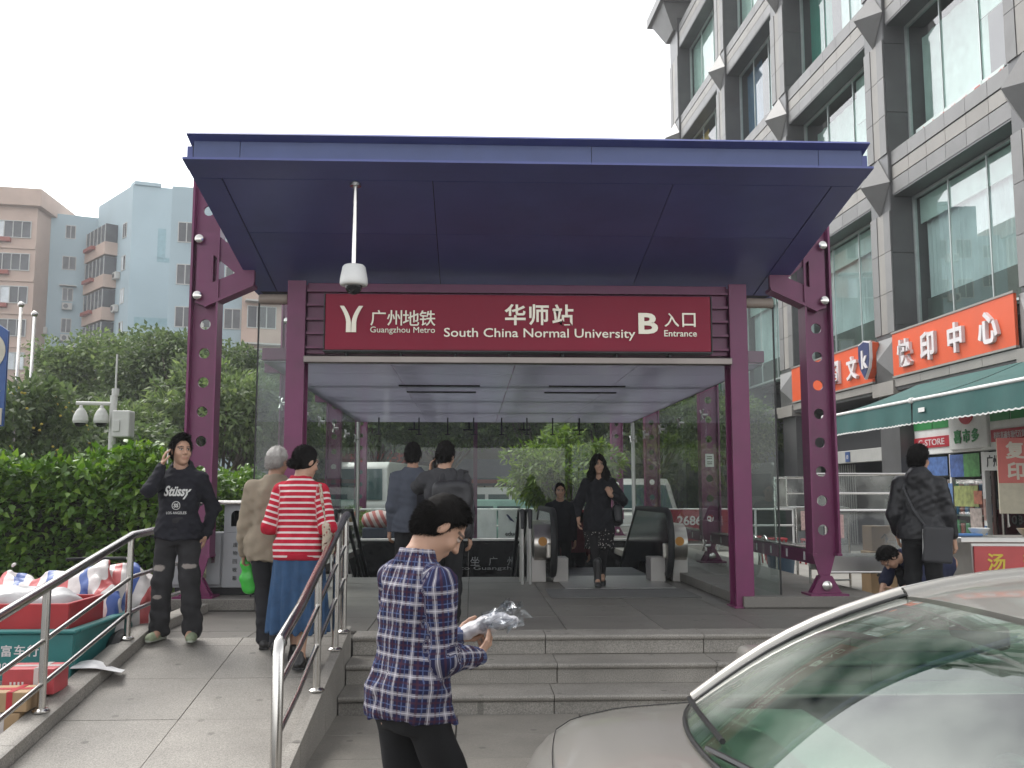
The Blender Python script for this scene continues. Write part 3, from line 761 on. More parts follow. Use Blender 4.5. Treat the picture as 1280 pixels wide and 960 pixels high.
for i, ch in enumerate('欢迎乘坐广州地铁'):
    g = text_geo(ch, h=.17, depth=.012, bold=.0); wobj('character', xf(g, (-.99 + .353 * i, 19.2, .345)), LGREY, bw)
wobj('lettering', xf(text_geo('Welcome to Guangzhou Metro', h=.085, w=2.75, depth=.01), (.24, 19.2, .205)), LGREY, bw)
# ------------------------------------------------------------------ metro entrance
ENT = thing('metro_entrance', 'purple steel and glass subway entrance with a deep dark blue canopy', 'entrance', (.47, 10.2, .48))
BLUE = mat('canopy_blue', (.085, .105, .30), rough=.42, var=.10, scale=2.2, stain=.25, stain_col=(.03, .03, .06), sscale=1.2, rnd=.06)
BLUE_LIT = mat('canopy_blue_lit', (.060, .085, .215), rough=.38, var=.12, scale=2, stain=.3, stain_col=(.03, .04, .09), sscale=1.5)  # same paint as the soffit, toned apart for sky light on the fascia
BLUE_D = mat('canopy_gap', (.008, .008, .018), rough=.7)
CX0, CX1 = -2.40, 3.40
def soff(y): return 4.40 - .193 * (y - 7.9) if y < 10.7 else 4.40 - .193 * 2.8
def yz_prism(x0, x1, prof):
    n = len(prof); V = [(x, p[0], p[1]) for x in (x0, x1) for p in prof]
    return (np.array(V), [tuple(range(n)), tuple(range(2 * n - 1, n - 1, -1))] + [(i, (i + 1) % n, n + (i + 1) % n, n + i) for i in range(n)])
canopy = wobj('canopy', yz_prism(CX0 + .05, CX1 - .05, [(8.02, soff(8.02) + .016), (10.7, soff(10.7) + .016), (10.9, soff(11) + .016), (10.9, 4.44), (8.02, 4.56)]), BLUE_D, ENT)
# front fascia: upper lip, recessed channel, lower lip
wobj('fascia_lip', yz_prism(CX0 + .03, CX1 - .03, [(7.88, 4.605), (7.90, 4.625), (8.5, 4.62), (8.5, 4.585), (8.05, 4.555)]), BLUE, canopy)
for a, b in ((CX0 + .07, -1.95), (-1.945, 1.0), (1.005, 2.95), (2.955, CX1 - .07)):
    wobj('fascia_panel', box(a, b, 7.975, 8.018, 4.41, 4.575), BLUE_LIT, canopy)
wobj('fascia_lip', yz_prism(CX0, CX1, [(7.90, 4.393), (7.90, 4.412), (8.08, 4.412), (8.08, 4.36)]), BLUE, canopy)
# soffit panels on the slope with open joints
def soffit(x0, x1, y0, y1, nm='soffit_panel'):
    V = [(x, y, soff(y) + o) for o in (0., .014) for (x, y) in ((x0, y0), (x1, y0), (x1, y1), (x0, y1))]
    wobj(nm, (np.array(V), list(BOXF)), BLUE, canopy)
soffit(CX0 + .004, CX1 - .004, 8.085, 8.22)
soffit(CX0 + .004, CX0 + .24, 8.228, 10.68); soffit(CX1 - .24, CX1 - .004, 8.228, 10.68)
xs = [CX0 + .248, -.35, 1.75, CX1 - .248]
for a, b in zip(xs[:-1], xs[1:]):
    soffit(a + .004, b - .004, 8.228, 9.24); soffit(a + .004, b - .004, 9.248, 10.68)
for a in (CX0, CX1 - .05):
    wobj('side_fascia', yz_prism(a, a + .05, [(8.03, soff(8.03) + .002), (10.7, soff(10.7) + .002), (10.92, soff(11) + .002), (10.92, 4.45), (8.03, 4.55)]), BLUE, canopy)
# interior ceiling
CEIL = bpy.data.materials.new('frosted_roof_glass'); CEIL.use_nodes = True
_n = CEIL.node_tree.nodes; _l = CEIL.node_tree.links; _b = _n['Principled BSDF']; _b.inputs['Base Color'].default_value = (.30, .30, .33, 1); _b.inputs['Roughness'].default_value = .12; _b.inputs['Specular IOR Level'].default_value = .9
_t = _n.new('ShaderNodeBsdfTranslucent'); _t.inputs[0].default_value = (.40, .40, .45, 1); _m = _n.new('ShaderNodeMixShader'); _m.inputs[0].default_value = .62
_l.new(_b.outputs[0], _m.inputs[1]); _l.new(_t.outputs[0], _m.inputs[2]); _l.new(_m.outputs[0], _n['Material Output'].inputs[0])
ceil = wobj('ceiling', join(box(-2.25, 3.19, 10.46, 10.54, 3.075, 3.2), box(-2.25, 3.19, 19.28, 19.36, 3.075, 3.2), box(-2.25, -2.19, 10.541, 19.279, 3.075, 3.2), box(3.13, 3.19, 10.541, 19.279, 3.075, 3.2)), PURPLE, ENT)
for yb in (13.0, 15.05, 17.2): wobj('roof_beam', bbox_(-2.75, 3.62, yb - .06, yb + .06, 3.24, 3.42, .005, 1), PURPLE, ENT)
for xb in (-.95, .5, 1.9): wobj('roof_purlin', bbox_(xb - .03, xb + .03, 10.95, 20.4, 3.43, 3.53, .004, 1), PURPLE, ENT)
for i in range(4):
    for j in range(9):
        a = -2.24 + i * 1.355; b = 10.46 + j * .985
        wobj('ceiling_panel', box(a + .004, a + 1.351, b + .004, b + .981, 3.048, 3.060), CEIL, ceil)
for (xa, xb, y) in ((-.95, .1, 12.6), (-.9, .05, 13.4), (1.0, 2.0, 12.6), (1.0, 2.0, 13.4)):
    wobj('ceiling_slot', box(xa, xb, y, y + .07, 3.03, 3.048), DARK, ceil)
for x in (-1.72, -.98, -.45, .03, .55, 1.02, 1.5, 2.0):
    wobj('hanger_rod', join(tube([(x, 18.1, 3.05), (x, 18.1, 2.74)], .014, 6), cbox((x, 18.1, 2.735), (.10, .03, .02))), DARK, ceil)
# columns: perforated web between two flanges, tapering to a pinned foot
def column(x, y, side, detail=True):
    """side=+1: bracket points to +x"""
    w = .125
    ol = [(x - w, 1.03), (x - .05, .78), (x - .05, .68), (x + .05, .68), (x + .05, .78), (x + w, 1.03), (x + w, 5.2), (x - w, 5.2)]
    holes = [circ(x, z, .056, 20) for z in np.arange(1.27, 5.1, .305)]
    c = wobj('column', plate(ol, holes, .03, 'xz', y), PURPLE, ENT)
    for sgn in (-1, 1):
        wobj('flange', join(cbox((x + sgn * (w + .012), y, 3.1), (.022, .22, 4.18)), plate([(-.03, 0), (.03, 0), (.11, .35), (-.11, .35)], t=.02, plane='yz', off=0) if False else cbox((x + sgn * (w + .004), y, 1.02), (.05, .24, .025))), PURPLE, c)
    fp = [(x - .17, .602), (x + .17, .602), (x + .06, .80), (x - .06, .80)]
    for dy in (-.05, .05): wobj('foot_plate', plate(fp, [], .025, 'xz', y + dy), PURPLE, c)
    wobj('base_plate', cbox((x, y, .612), (.4, .3, .02)), PURPLE, c)
    wobj('pin', lathe([(.045, -.085), (.052, -.08), (.052, .08), (.045, .085)], 18, (x, y, .70), 'y'), STEEL, c, 40)
    s = side; bx = x - s * .09
    tri = [(bx, 3.62), (bx + s * .12, 3.58), (bx + s * .60, 3.82), (bx + s * .60, 4.02), (bx + s * .18, 4.37), (bx, 4.37)]
    hole = [(bx + s * .17, 3.84), (bx + s * .40, 3.94), (bx + s * .17, 4.13)]
    if s < 0: tri = tri[::-1]; hole = hole[::-1]
    br = wobj('bracket', plate(tri, [hole], .05, 'xz', y - .06), PURPLE, c)
    e = [(bx + s * .10, 3.60), (bx + s * .60, 3.83), (bx + s * .60, 3.80), (bx + s * .10, 3.57)]
    wobj('bracket_flange', plate(e if s > 0 else e[::-1], [], .2, 'xz', y - .02), PURPLE, br)
    for z in (3.69, 4.29): wobj('bolt', lathe([(.03, -.06), (.045, -.05), (.05, -.03), (.05, .05)], 18, (bx + s * .03, y - .09, z), 'y'), STEEL, br, 40)
    return c
for y in (10.2, 15.05, 19.9, 24.75):
    column(-2.79, y, 1); column(3.68, y, -1)
# portal frame
for x in (-1.83, 2.81):
    p = wobj('portal_post', join(bbox_(x - .095, x + .095, 10.08, 10.11, .482, 3.86, .003, 1), bbox_(x - .095, x + .095, 10.31, 10.34, .482, 3.86, .003, 1), box(x - .02, x + .02, 10.11, 10.31, .482, 3.86)), PURPLE, ENT)
    wobj('post_foot', bbox_(x - .12, x + .12, 10.05, 10.37, .482, .50, .003, 1), PURPLE, p)
wobj('portal_beam', bbox_(-1.73, 2.71, 10.16, 10.30, 3.10, 3.85, .004, 1), PURPLE, ENT)
for z in (3.16, 3.31, 3.46, 3.61, 3.76):
    wobj('louvre', box(-1.73, 2.71, 10.10, 10.158, z - .012, z + .012), PURPLE, ENT)
wobj('header_rail', bbox_(-1.73, 2.71, 9.98, 10.06, 2.98, 3.06, .012, 2), mat('header_steel', (.17, .15, .14), rough=.32, metal=1., var=.25, scale=1.2), ENT)
for x in np.arange(-1.3, 2.6, .56): wobj('header_bracket', box(x - .012, x + .012, 10.0, 10.16, 3.061, 3.13), DARK, ENT)
# glass wings, side walls and rear wall
def pane(x0, x1, y0, y1, z0, z1, nm='glass_panel'):
    return wobj(nm, box(x0, x1, y0, y1, z0, z1), GLASS, ENT)
BLK = mat('black_sealant', (.01, .01, .01), rough=.5)
BEIGE = mat('clamp_beige', (.30, .25, .21), rough=.5)
for a, b in ((-2.24, -1.935), (2.915, 3.22)):
    g = pane(a, b, 10.2, 10.212, .604, 3.62); xe = a if a < 0 else b
    wobj('glass_edge', box(xe - .008, xe + .008, 10.196, 10.216, .604, 3.7), BLK, g)
    wobj('clamp_rail', lathe([(.045, a), (.055, a + .01), (.055, b - .01), (.045, b)], 12, (0, 10.2, 3.68), 'x'), BEIGE, g, 40)
ys = np.linspace(10.24, 19.26, 7)
for xg in (-2.24, 3.20):
    for a, b in zip(ys[:-1], ys[1:]):
        pane(xg, xg + .012, a + .005, b - .005, .604, 3.04)
        for z in (.95, 2.72):
            f = wobj('spider_fitting', join(tube([(xg - .05, b - .09, z - .07), (xg - .05, b + .09, z + .07)], .012, 6), tube([(xg - .05, b - .09, z + .07), (xg - .05, b + .09, z - .07)], .012, 6), tube([(xg - .05, b, z), (xg + .03, b, z)], .02, 8)), STEEL_B, ENT)
xs = np.linspace(-2.22, 3.19, 6)
for a, b in zip(xs[:-1], xs[1:]): pane(a + .005, b - .005, 19.3, 19.312, .79, 3.04)
for x in (-2.235, 3.205): wobj('corner_post', tube([(x, 19.32, .6), (x, 19.32, 3.05)], .04, 10), STEEL_B, ENT, 40)
wobj('mullion', bbox_(.03, .11, 19.33, 19.42, .78, 3.05, .005, 1), PURPLE, ENT)
for x in xs[1:-1]:
    wobj('spider_fitting', join(tube([(x - .12, 19.28, 2.9), (x + .12, 19.28, 2.9)], .016, 6), tube([(x, 19.28, 2.9), (x, 19.28, 3.05)], .016, 6)), DARK, ENT)
# guard rails between the columns
for x in (-2.79, 3.68):
    for a, b in ((10.35, 14.9), (15.2, 19.75)):
        gr = wobj('guard_rail', bbox_(x - .04, x + .04, a, b, .90, 1.05, .005, 1), PURPLE, ENT)
        wobj('rail_cap', bbox_(x - .055, x + .055, a, b, 1.053, 1.075, .005, 1), STEEL, gr)
        for yy in np.arange(a + .3, b, .6): wobj('slot', box(x - .045, x - .0405, yy, yy + .05, .93, 1.02), WHITE, gr)
# notice on the second right-hand column
nt = wobj('notice', box(3.615, 3.745, 15.02, 15.03, 2.06, 2.26), WHITE, ENT)
wobj('notice_print', join(*[box(3.64, 3.72, 15.016, 15.019, z, z + .012) for z in (2.10, 2.13, 2.18, 2.21)]), DARK, nt)

# ------------------------------------------------------------------ station sign
SIGN = thing('station_sign', 'long maroon station name board with silver Chinese and English lettering', 'sign', (.5, 9.95, 3.145))
MAROON = mat('sign_maroon', (.25, .008, .034), rough=.5, spec=.3, var=.06, scale=2)
SILV = mat('letter_silver', (.66, .62, .52), rough=.35, metal=.45, var=.05)
wobj('board', bbox_(-1.55, 2.545, 9.93, 10.09, 3.15, 3.745, .006, 2), MAROON, SIGN)
wobj('frame', join(box(-1.565, 2.56, 9.92, 10.095, 3.132, 3.148), box(-1.565, -1.553, 9.925, 10.095, 3.15, 3.75), box(2.548, 2.56, 9.925, 10.095, 3.15, 3.75)), DARK, SIGN)
def sletter(body, xc, zc, h, w=None, bold=.0, nm='lettering', sp=1.):
    return wobj(nm, xf(text_geo(body, h=h, w=w, depth=.012, bold=bold, spacing=sp), (xc, 9.929, zc)), SILV, SIGN)
# px -> board: x = -1.55 + (px-406)*.00849 ; z from 3.745 down
def swords(body, xc, zc, h, w, bold):
    V, F = text_geo(body, h=h, w=w, depth=.012, bold=bold); n = len(body.split())
    par = list(range(len(V)))
    def fd(i):
        while par[i] != i: par[i] = par[par[i]]; i = par[i]
        return i
    for f in F:
        for q in f[1:]: par[fd(q)] = fd(f[0])
    rid = np.array([fd(i) for i in range(len(V))]); iv = sorted((V[rid == r_, 0].min(), V[rid == r_, 0].max()) for r_ in set(rid))
    gaps = []; hi = iv[0][1]
    for a, b in iv[1:]:
        if a > hi: gaps.append((a - hi, (a + hi) / 2))
        hi = max(hi, b)
    cuts = sorted(g[1] for g in sorted(gaps)[::-1][:n - 1]); word = np.searchsorted(cuts, V[:, 0])
    for k in range(n):
        idx = np.where(word == k)[0]; mp = {int(i): j for j, i in enumerate(idx)}; sub = (V[idx], [tuple(mp[i] for i in f) for f in F if f[0] in mp])
        wobj('lettering', xf(sub, (xc, 9.929, zc)), SILV, SIGN)
def schars(body, xc, zc, h, w, bold):
    n = len(body)
    for i, ch in enumerate(body): sletter(ch, xc + (i - (n - 1) / 2) * w / n, zc, h, None, bold, 'character')
schars('华师站', .705, 3.535, .225, .76, .018)
swords('South China Normal University', .715, 3.325, .125, 2.03, .006)
schars('广州地铁', -.735, 3.49, .165, .69, .006)
swords('Guangzhou Metro', -.735, 3.355, .082, .68, .0)
sletter('B', 1.87, 3.45, .225, .21, .03)
schars('入口', 2.215, 3.49, .15, .37, .010)
sletter('Entrance', 2.215, 3.345, .068, .35, .008)
# forked two-stroke emblem
def stroke(sgn, xc, zc):
    pts = []
    for t in np.linspace(0, 1, 9):
        x = sgn * (.028 + .075 * max(0, t - .35) ** 1.7 * 2.0); z = -.14 + .28 * t; w = .026 - .004 * t
        pts.append((x, z, w))
    L = [(xc + x - w, zc + z) for x, z, w in pts]; R_ = [(xc + x + w * (1.0), zc + z) for x, z, w in pts]
    return plate(L + R_[::-1], [], .012, 'xz', 9.922)
for sg in (-1, 1): wobj('emblem_stroke', stroke(sg, -1.275, 3.475), SILV, SIGN)

SIGN.scale = (.9735,) * 3; SIGN.location = (.487, 9.95, 3.105)

# ------------------------------------------------------------------ dome camera hanging from the canopy
DC = thing('dome_camera', 'white dome security camera hanging on a steel pole from the canopy', 'camera', (-1.02, 8.28, 3.38))
wobj('pole', tube([(-1.02, 8.28, 3.58), (-1.02, 8.28, soff(8.28))], .021, 12), STEEL, DC, 40)
wobj('flange', lathe([(.05, 4.30), (.05, soff(8.28))], 14, (-1.02, 8.28, 0)), STEEL, DC, 40)
wobj('housing', lathe([(.03, 3.61), (.085, 3.60), (.098, 3.585), (.118, 3.48), (.12, 3.44), (.112, 3.425), (.10, 3.42)], 28, (-1.02, 8.28, 0)), WHITE, DC, 40)
wobj('lens_dome', lathe([(.075, 3.419)] + [(.075 * math.cos(a), 3.419 - .075 * math.sin(a)) for a in np.linspace(.1, 1.5, 7)], 24, (-1.02, 8.28, 0)), mat('smoked_dome', (.01, .01, .012), rough=.08), DC, 60)
# ------------------------------------------------------------------ office building on the right (local x along the street, local y out towards it)
STONE = mat('facade_stone', (.175, .173, .17), rough=.45, var=.12, scale=2, rnd=.12, speck=.12, stain=.35, stain_col=(.10, .098, .094), sscale=.9)
STONE_L = mat('facade_stone_light', (.245, .232, .212), rough=.5, var=.12, scale=2, rnd=.10, speck=.08, stain=.35, stain_col=(.2, .18, .16), sscale=.9)
STONE_D = mat('facade_stone_dark', (.085, .085, .086), rough=.35, var=.15, scale=2, rnd=.08, speck=.2)
WGLASS = glass_mat('window_glass', (.90, .97, .95), ior=2.9)
CURT = mat('curtain_fabric', (.66, .70, .72), rough=.9, var=.2, scale=1.5)
BLIND = mat('window_blind', (.55, .64, .61), rough=.8)
GREENP = mat('green_marble', (.085, .105, .095), rough=.18, var=.35, scale=1.5, stain=.5, stain_col=(.18, .2, .19), sscale=2)
BLD = thing('office_building', 'dark stone office block with deep windows and pyramid ornaments above the shops', 'building', (9.426, 14.0, 0), math.atan2(1, -.041))
PIL = [(-4.6, -3.65), (1.1, 2.05), (6.58, 7.52), (12.55, 13.6), (18.15, 19.15), (24.4, 25.7)]
FLOORS = [8.20, 12.15, 16.10, 20.05]
IN = -.55                                                        # window plane
def bo(name, g, m, parent=BLD, smooth=False): return obj(name, g, m, parent, smooth)
bo('core_wall', join(box(-4.6, 25.6, -9, -1.9, 0, 24), box(-4.6, 25.6, -1.9, -.6, 23, 24)), STONE_D)
for s0, s1 in PIL:
    p = bo('pilaster', box(s0 + .02, s1 - .02, -1.9, -.03, .33, 24), STONE_D)
    w = s1 - s0; cuts = [s0, s0 + w * .33, s0 + w * .66, s1]
    for fi, zb in enumerate([4.25] + FLOORS):
        for k in range(3):
            m = STONE_L if k == 1 else STONE
            z0 = zb + (.95 if fi else .9); z1 = zb + 3.95 - .35
            nseg = 3
            for q in range(nseg):
                a = z0 + (z1 - z0) * q / nseg; b = z0 + (z1 - z0) * (q + 1) / nseg
                if a > 19.5: continue
                bo('stone_panel', box(cuts[k] + .008, cuts[k + 1] - .008, -.03, .0 if k != 1 else -.012, a + .006, b - .006), m, p)
        # pyramid ornament
        zc = zb + .28 if fi else 4.55; h = .68; c = (s0 + s1) / 2; hw = w / 2 + .05
        if zc < 20:
            V = [(c, -.02, zc - h), (c + hw, -.02, zc), (c, -.02, zc + h), (c - hw, -.02, zc), (c, .42, zc)]
            if fi == 0: V = [(s0 - .05, -.02, zc - .45), (s1 + .05, -.02, zc - .45), (s1 + .05, -.02, zc + .5), (s0 - .05, -.02, zc + .5), (c, .20, zc)]
            bo('pyramid_ornament', (np.array(V), [(0, 1, 4), (1, 2, 4), (2, 3, 4), (3, 0, 4), (0, 3, 2, 1)]), STONE, p)
    for z in (5.3, 6.9, 8.5, 10.1, 11.7, 13.3, 14.9, 16.5, 18.1):      # cladding on the pier's near side, its shade put into the stone colour
        bo('stone_panel', box(s0 - .004, s0 + .018, -.62, -.04, z - 1.59, z - .008), STONE_D, p)
def curtain(s0, s1, z0, z1, y, m, amp=.035, per=.16):
    n = int((s1 - s0) / per * 6)
    def f(u, v): return (s0 + (s1 - s0) * u, y + amp * math.sin(u * (s1 - s0) / per * 6.283 + .8 * math.sin(u * 9)) * (.7 + .3 * v), z0 + (z1 - z0) * v)
    return grid_surf(f, n, 1)
for bi, ((a0, a1), (b0, b1)) in enumerate(zip(PIL[:-1], PIL[1:])):
    s0, s1 = a1, b0
    for fi, zb in enumerate(FLOORS[:4]):
        sp = bo('spandrel', box(s0 + .01, s1 - .01, -1.0, -.13, zb + .01, zb + .97), STONE_D)
        for r, (za, zc, m, o) in enumerate(((.0, .33, STONE, -.09), (.35, .64, STONE_L, -.10), (.66, .98, STONE, -.09))):
            n = 6; d = (s1 - s0) / n
            for q in range(n): bo('stone_panel', box(s0 + d * q + .006, s0 + d * (q + 1) - .006, -.128, o, zb + za + .006, zb + zc - .006), m, sp)
        bo('soffit_stone', box(s0 + .01, s1 - .01, -1.0, -.10, zb - .035, zb - .001), STONE_D, sp)
        if bi == 0 and fi > 1: continue
        z0 = (FLOORS[fi - 1] + .98) if fi else 5.12; z1 = zb - .04
        wn_ = bo('window', join(box(s0, s0 + .06, IN - .06, IN + .02, z0, z1), box(s1 - .06, s1, IN - .06, IN + .02, z0, z1), box(s0 + .06, s1 - .06, IN - .06, IN + .02, z0, z0 + .05), box(s0 + .06, s1 - .06, IN - .06, IN + .02, z1 - .06, z1)), mat('alu_frame', (.42, .46, .45), rough=.4, metal=.5))
        cut = [s0 + .06, s0 + .06 + (s1 - s0 - .12) * .36, s0 + .06 + (s1 - s0 - .12) * .68, s1 - .06]
        for q in range(3):
            bo('pane', box(cut[q] + .004, cut[q + 1] - .004, IN - .03, IN - .018, z0 + .05, z1 - .06), WGLASS, wn_)
            if q: bo('mullion', box(cut[q] - .018, cut[q] + .018, IN - .015, IN + .01, z0 + .05, z1 - .06), mat('alu_frame', (.4, .4, .4)), wn_)
        zl = z0 + .05
        if fi == 0:
            bo('lower_panel', box(s0 + .06, s1 - .06, IN - .30, IN - .2, z0, 5.86), GREENP, wn_); zl = 5.87
            bo('blind', box(s0 + .06, s1 - .06, IN - .16, IN - .13, z1 - .62, z1 - .06), BLIND, wn_)
            bo('curtain', curtain(s0 + .7, s1 - .08, zl, z1 - .3, IN - .28, CURT), CURT, wn_, True)
        elif fi == 1:
            bo('blind', box(s0 + .06, s0 + 1.9, IN - .16, IN - .13, z1 - 1.2, z1 - .06), BLIND, wn_)
            bo('curtain', curtain(s0 + 1.9, s1 - .1, zl, z1 - .3, IN - .35, CURT, .02, .5), BLIND, wn_, True)
        elif fi == 2:
            cm = {1: BLIND, 2: mat('teal_curtain', (.02, .22, .17), rough=.9), 3: mat('blue_curtain', (.08, .16, .28), rough=.9), 4: mat('yellow_curtain', (.7, .42, .08), rough=.9)}.get(bi, CURT)
            bo('curtain', curtain(s1 - 1.6, s1 - .1, zl, z1 - .1, IN - .25, cm, .03, .2), cm, wn_, True)
            bo('curtain', curtain(s0 + .1, s1 - 1.9, zl, z1 - .1, IN - .4, WHITE, .03, .3), CURT, wn_, True)
        else:
            bo('blind', box(s0 + .06, s1 - .06, IN - .16, IN - .13, z1 - 2.2, z1 - .06), BLIND, wn_)
        bo('room_floor', box(s0, s1, -1.85, IN - .45, z0 - .12, z0 - .02), STONE_D, wn_)
    if bi == 1:    # red characters along the sill of the second-floor window
        RED = mat('window_red', (.5, .10, .09), rough=.6)
        strip = bo('window_strip', box(s0 + .9, s1 - .3, IN + .003, IN + .010, 9.24, 9.58), mat('strip_white', (.62, .70, .67), rough=.7))
        for q, ch in enumerate('广宏直饰欧尼家私'): bo('character', xf(text_geo(ch, h=.25, depth=.004, bold=.01), (s1 - .62 - .42 * q, IN + .011, 9.41), rz=math.pi), RED, strip)
# cornice at the far top corner
bo('cornice', join(box(24.0, 26.6, -1.4, .75, 21.9, 22.3), (np.array([(24.6, -1.0, 20.9), (25.9, -1.0, 20.9), (25.9, .1, 20.9), (24.6, .1, 20.9), (24.2, -1.3, 21.9), (26.4, -1.3, 21.9), (26.4, .6, 21.9), (24.2, .6, 21.9)]), list(BOXF))), STONE)
# band above the shops
for bi, ((a0, a1), (b0, b1)) in enumerate(zip(PIL[:-1], PIL[1:])):
    n = 4; d = (b0 - a1) / n
    bo('shop_lintel', box(a1 + .01, b0 - .01, -1.2, .02, 3.86, 4.10), STONE_D)
    for q in range(n): bo('stone_panel', box(a1 + d * q + .006, a1 + d * (q + 1) - .006, .022, .06, 3.93, 4.10), STONE_L)
    if bi > 2: continue
for s0, s1 in PIL[1:5]: bo('pier_base', box(s0 - .03, s1 + .03, -.6, .10, 3.78, 4.08), STONE_L)

# ------------------------------------------------------------------ shop sign boards
ORANGE = mat('sign_orange', (.62, .085, .022), rough=.42, var=.06, scale=1.2)
LETW = mat('letter_white', (.66, .62, .62), rough=.4)
LETS = mat('letter_side', (.42, .38, .40), rough=.5)
def local(s, o, z):
    a = math.atan2(1, -.041); return (9.426 + s * math.cos(a) - o * math.sin(a), 14 + s * math.sin(a) + o * math.cos(a), z)
BA = math.atan2(1, -.041)
def shop_sign(name, label, s0, s1, z0, z1, chars, xs, h, board, letter, o=.02, depth=.05, bold=.02, frame=STONE_L, cat='sign'):
    t = thing(name, label, cat, local(s0, o, z0), BA); L = s1 - s0; H = z1 - z0
    obj('board', bbox_(0, L, 0, .06, 0, H, .005, 1), board, t)
    obj('frame', join(box(-.02, L + .02, 0, .075, H + .001, H + .04), box(-.02, L + .02, 0, .075, -.04, -.001)), frame, t)
    for ch, x in zip(chars, xs):
        obj('character', xf(text_geo(ch, h=h, depth=depth, bold=bold), (x, .061, H * .47), rz=math.pi), letter, t)
    return t
t = shop_sign('shop_sign', 'orange shop board reading 快印中心 in raised white characters', 2.10, 6.55, 4.16, 5.07, '快印中心', (3.82, 2.86, 1.82, .72), .58, ORANGE, LETW, depth=.07, bold=.03)
t = shop_sign('shop_sign', 'orange shop board reading 图文 with a navy shield emblem at its end', 7.55, 12.5, 4.16, 5.07, '图文', (1.95, .95), .56, ORANGE, LETW, depth=.07, bold=.03)
NAVY = mat('shield_navy', (.03, .04, .12), rough=.35)
shp = [(-.27, .34), (0, .40), (.27, .34), (.27, 0), (.2, -.2), (0, -.42), (-.2, -.2), (-.27, 0)]
sh_ = obj('shield_rim', xf(plate([(p[0] * 1.1, p[1] * 1.08) for p in shp], [], .06, 'xz', 0), (.02, .20, .5)), LETW, t)
obj('shield', xf(plate(shp, [], .06, 'xz', 0), (.02, .215, .5)), NAVY, t)
obj('shield_back', xf(plate([(p[0] * 1.06, p[1] * 1.05) for p in shp], [], .16, 'xz', 0), (.02, .09, .5)), ORANGE, t)
obj('shield_letter', xf(text_geo('k', h=.42, depth=.02, bold=.03), (-.04, .246, .5), rz=math.pi), LETW, t)
GREENS = mat('sign_green', (.05, .36, .16), rough=.5)
t = shop_sign('projecting_sign', 'green projecting board with dark characters beyond the glass wall', 19.3, 23.6, 4.5, 5.6, '桂林米粉', (3.7, 2.7, 1.7, .7), .6, GREENS, DARK, o=.05)

# ------------------------------------------------------------------ ground-floor shops (between the piers)
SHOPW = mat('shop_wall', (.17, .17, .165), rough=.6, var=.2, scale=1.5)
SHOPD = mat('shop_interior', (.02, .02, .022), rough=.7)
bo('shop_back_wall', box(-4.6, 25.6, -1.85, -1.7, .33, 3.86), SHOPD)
CS = thing('convenience_store', 'convenience shop front with green and red fascia and a poster window', 'shop', local(2.1, -.3, .35), BA)
LGR = mat('fascia_green', (.03, .22, .06), rough=.4); FRED = mat('fascia_red', (.42, .02, .035), rough=.4)
obj('fascia', bbox_(0, 4.4, -.2, 0, 2.10, 3.0, .01, 1), WHITE, CS)
for a, b in ((2.95, 3.58), (3.62, 4.38), (.25, .85), (.89, 1.50)): obj('green_panel', box(a, b, .001, .02, 2.62, 2.96), LGR, CS)
for a, b, tx, n in ((2.95, 4.38, 'C-STORE', 1), (.25, 1.5, '科技直通车现代百货店', 0)):
    o_ = obj('red_band', box(a, b, .001, .022, 2.24, 2.46), FRED, CS)
    obj('lettering', xf(text_geo(tx, h=.13, w=1.05, depth=.006, bold=.01), ((a + b) / 2, .023, 2.35), rz=math.pi), LETW, o_)
lp = obj('logo_panel', bbox_(1.56, 2.9, .001, .06, 2.15, 3.1, .01, 1), WHITE, CS)
obj('logo_disc', xf(lathe([(.30, 0), (.30, .02)], 28, (0, 0, 0), 'y'), (2.23, .062, 2.92)), FRED, lp)
for q, ch in enumerate('喜市多'): obj('character', xf(text_geo(ch, h=.26, depth=.015, bold=.03), (2.56 - .31 * q, .061, 2.40), rz=math.pi), LGR, lp)
obj('door_sign', bbox_(.1, 1.75, -.05, .04, 1.72, 2.06, .006, 1), WHITE, CS)
obj('door_lettering', xf(text_geo('广州师贸快餐店', h=.22, w=1.45, depth=.006, bold=.02), (.92, .041, 1.89), rz=math.pi), DARK, CS)
obj('shop_window_frame', join(box(1.8, 1.9, -.1, .0, 0, 2.08), box(4.3, 4.4, -.1, .0, 0, 2.08), box(1.9, 4.3, -.1, 0, .0, .35), box(3.0, 3.06, -.08, -.01, .35, 2.08)), WHITE, CS)
obj('shop_window_pane', box(1.9, 4.3, -.06, -.05, .35, 2.08), WGLASS, CS)
cols = [((.06, .16, .45), 3.1, 4.2, 1.66, 2.04), ((.09, .35, .08), 1.95, 2.5, 1.62, 2.06), ((.05, .13, .42), 2.5, 3.0, 1.62, 2.06), ((.35, .40, .12), 2.05, 2.9, 1.05, 1.45), ((.55, .18, .10), 1.92, 2.2, 1.1, 1.35),
        ((.5, .42, .38), 1.95, 2.35, .62, 1.02), ((.10, .22, .48), 2.95, 3.12, .8, 1.5), ((.5, .5, .5), 2.3, 3.3, .02, .48), ((.08, .16, .4), 2.45, 2.6, .08, .4), ((.08, .16, .4), 2.8, 2.95, .08, .4), ((.10, .25, .5), 1.81, 1.89, .5, .7), ((.5, .3, .25), 1.81, 1.89, .8, 1.2)]
for q, (c, a, b, z0, z1) in enumerate(cols):
    obj('poster', box(a, b, .002 + .002 * (q % 3), .008 + .002 * (q % 3), z0, z1), mat('poster_%d' % q, tuple(.7 * v + .03 for v in c), rough=.5, var=.45, scale=9), CS)
for q in range(4):   # goods on shelves behind the pane
    obj('shelf', box(2.0, 4.2, -.7, -.35, .45 + .4 * q, .48 + .4 * q), STEEL_B, CS)
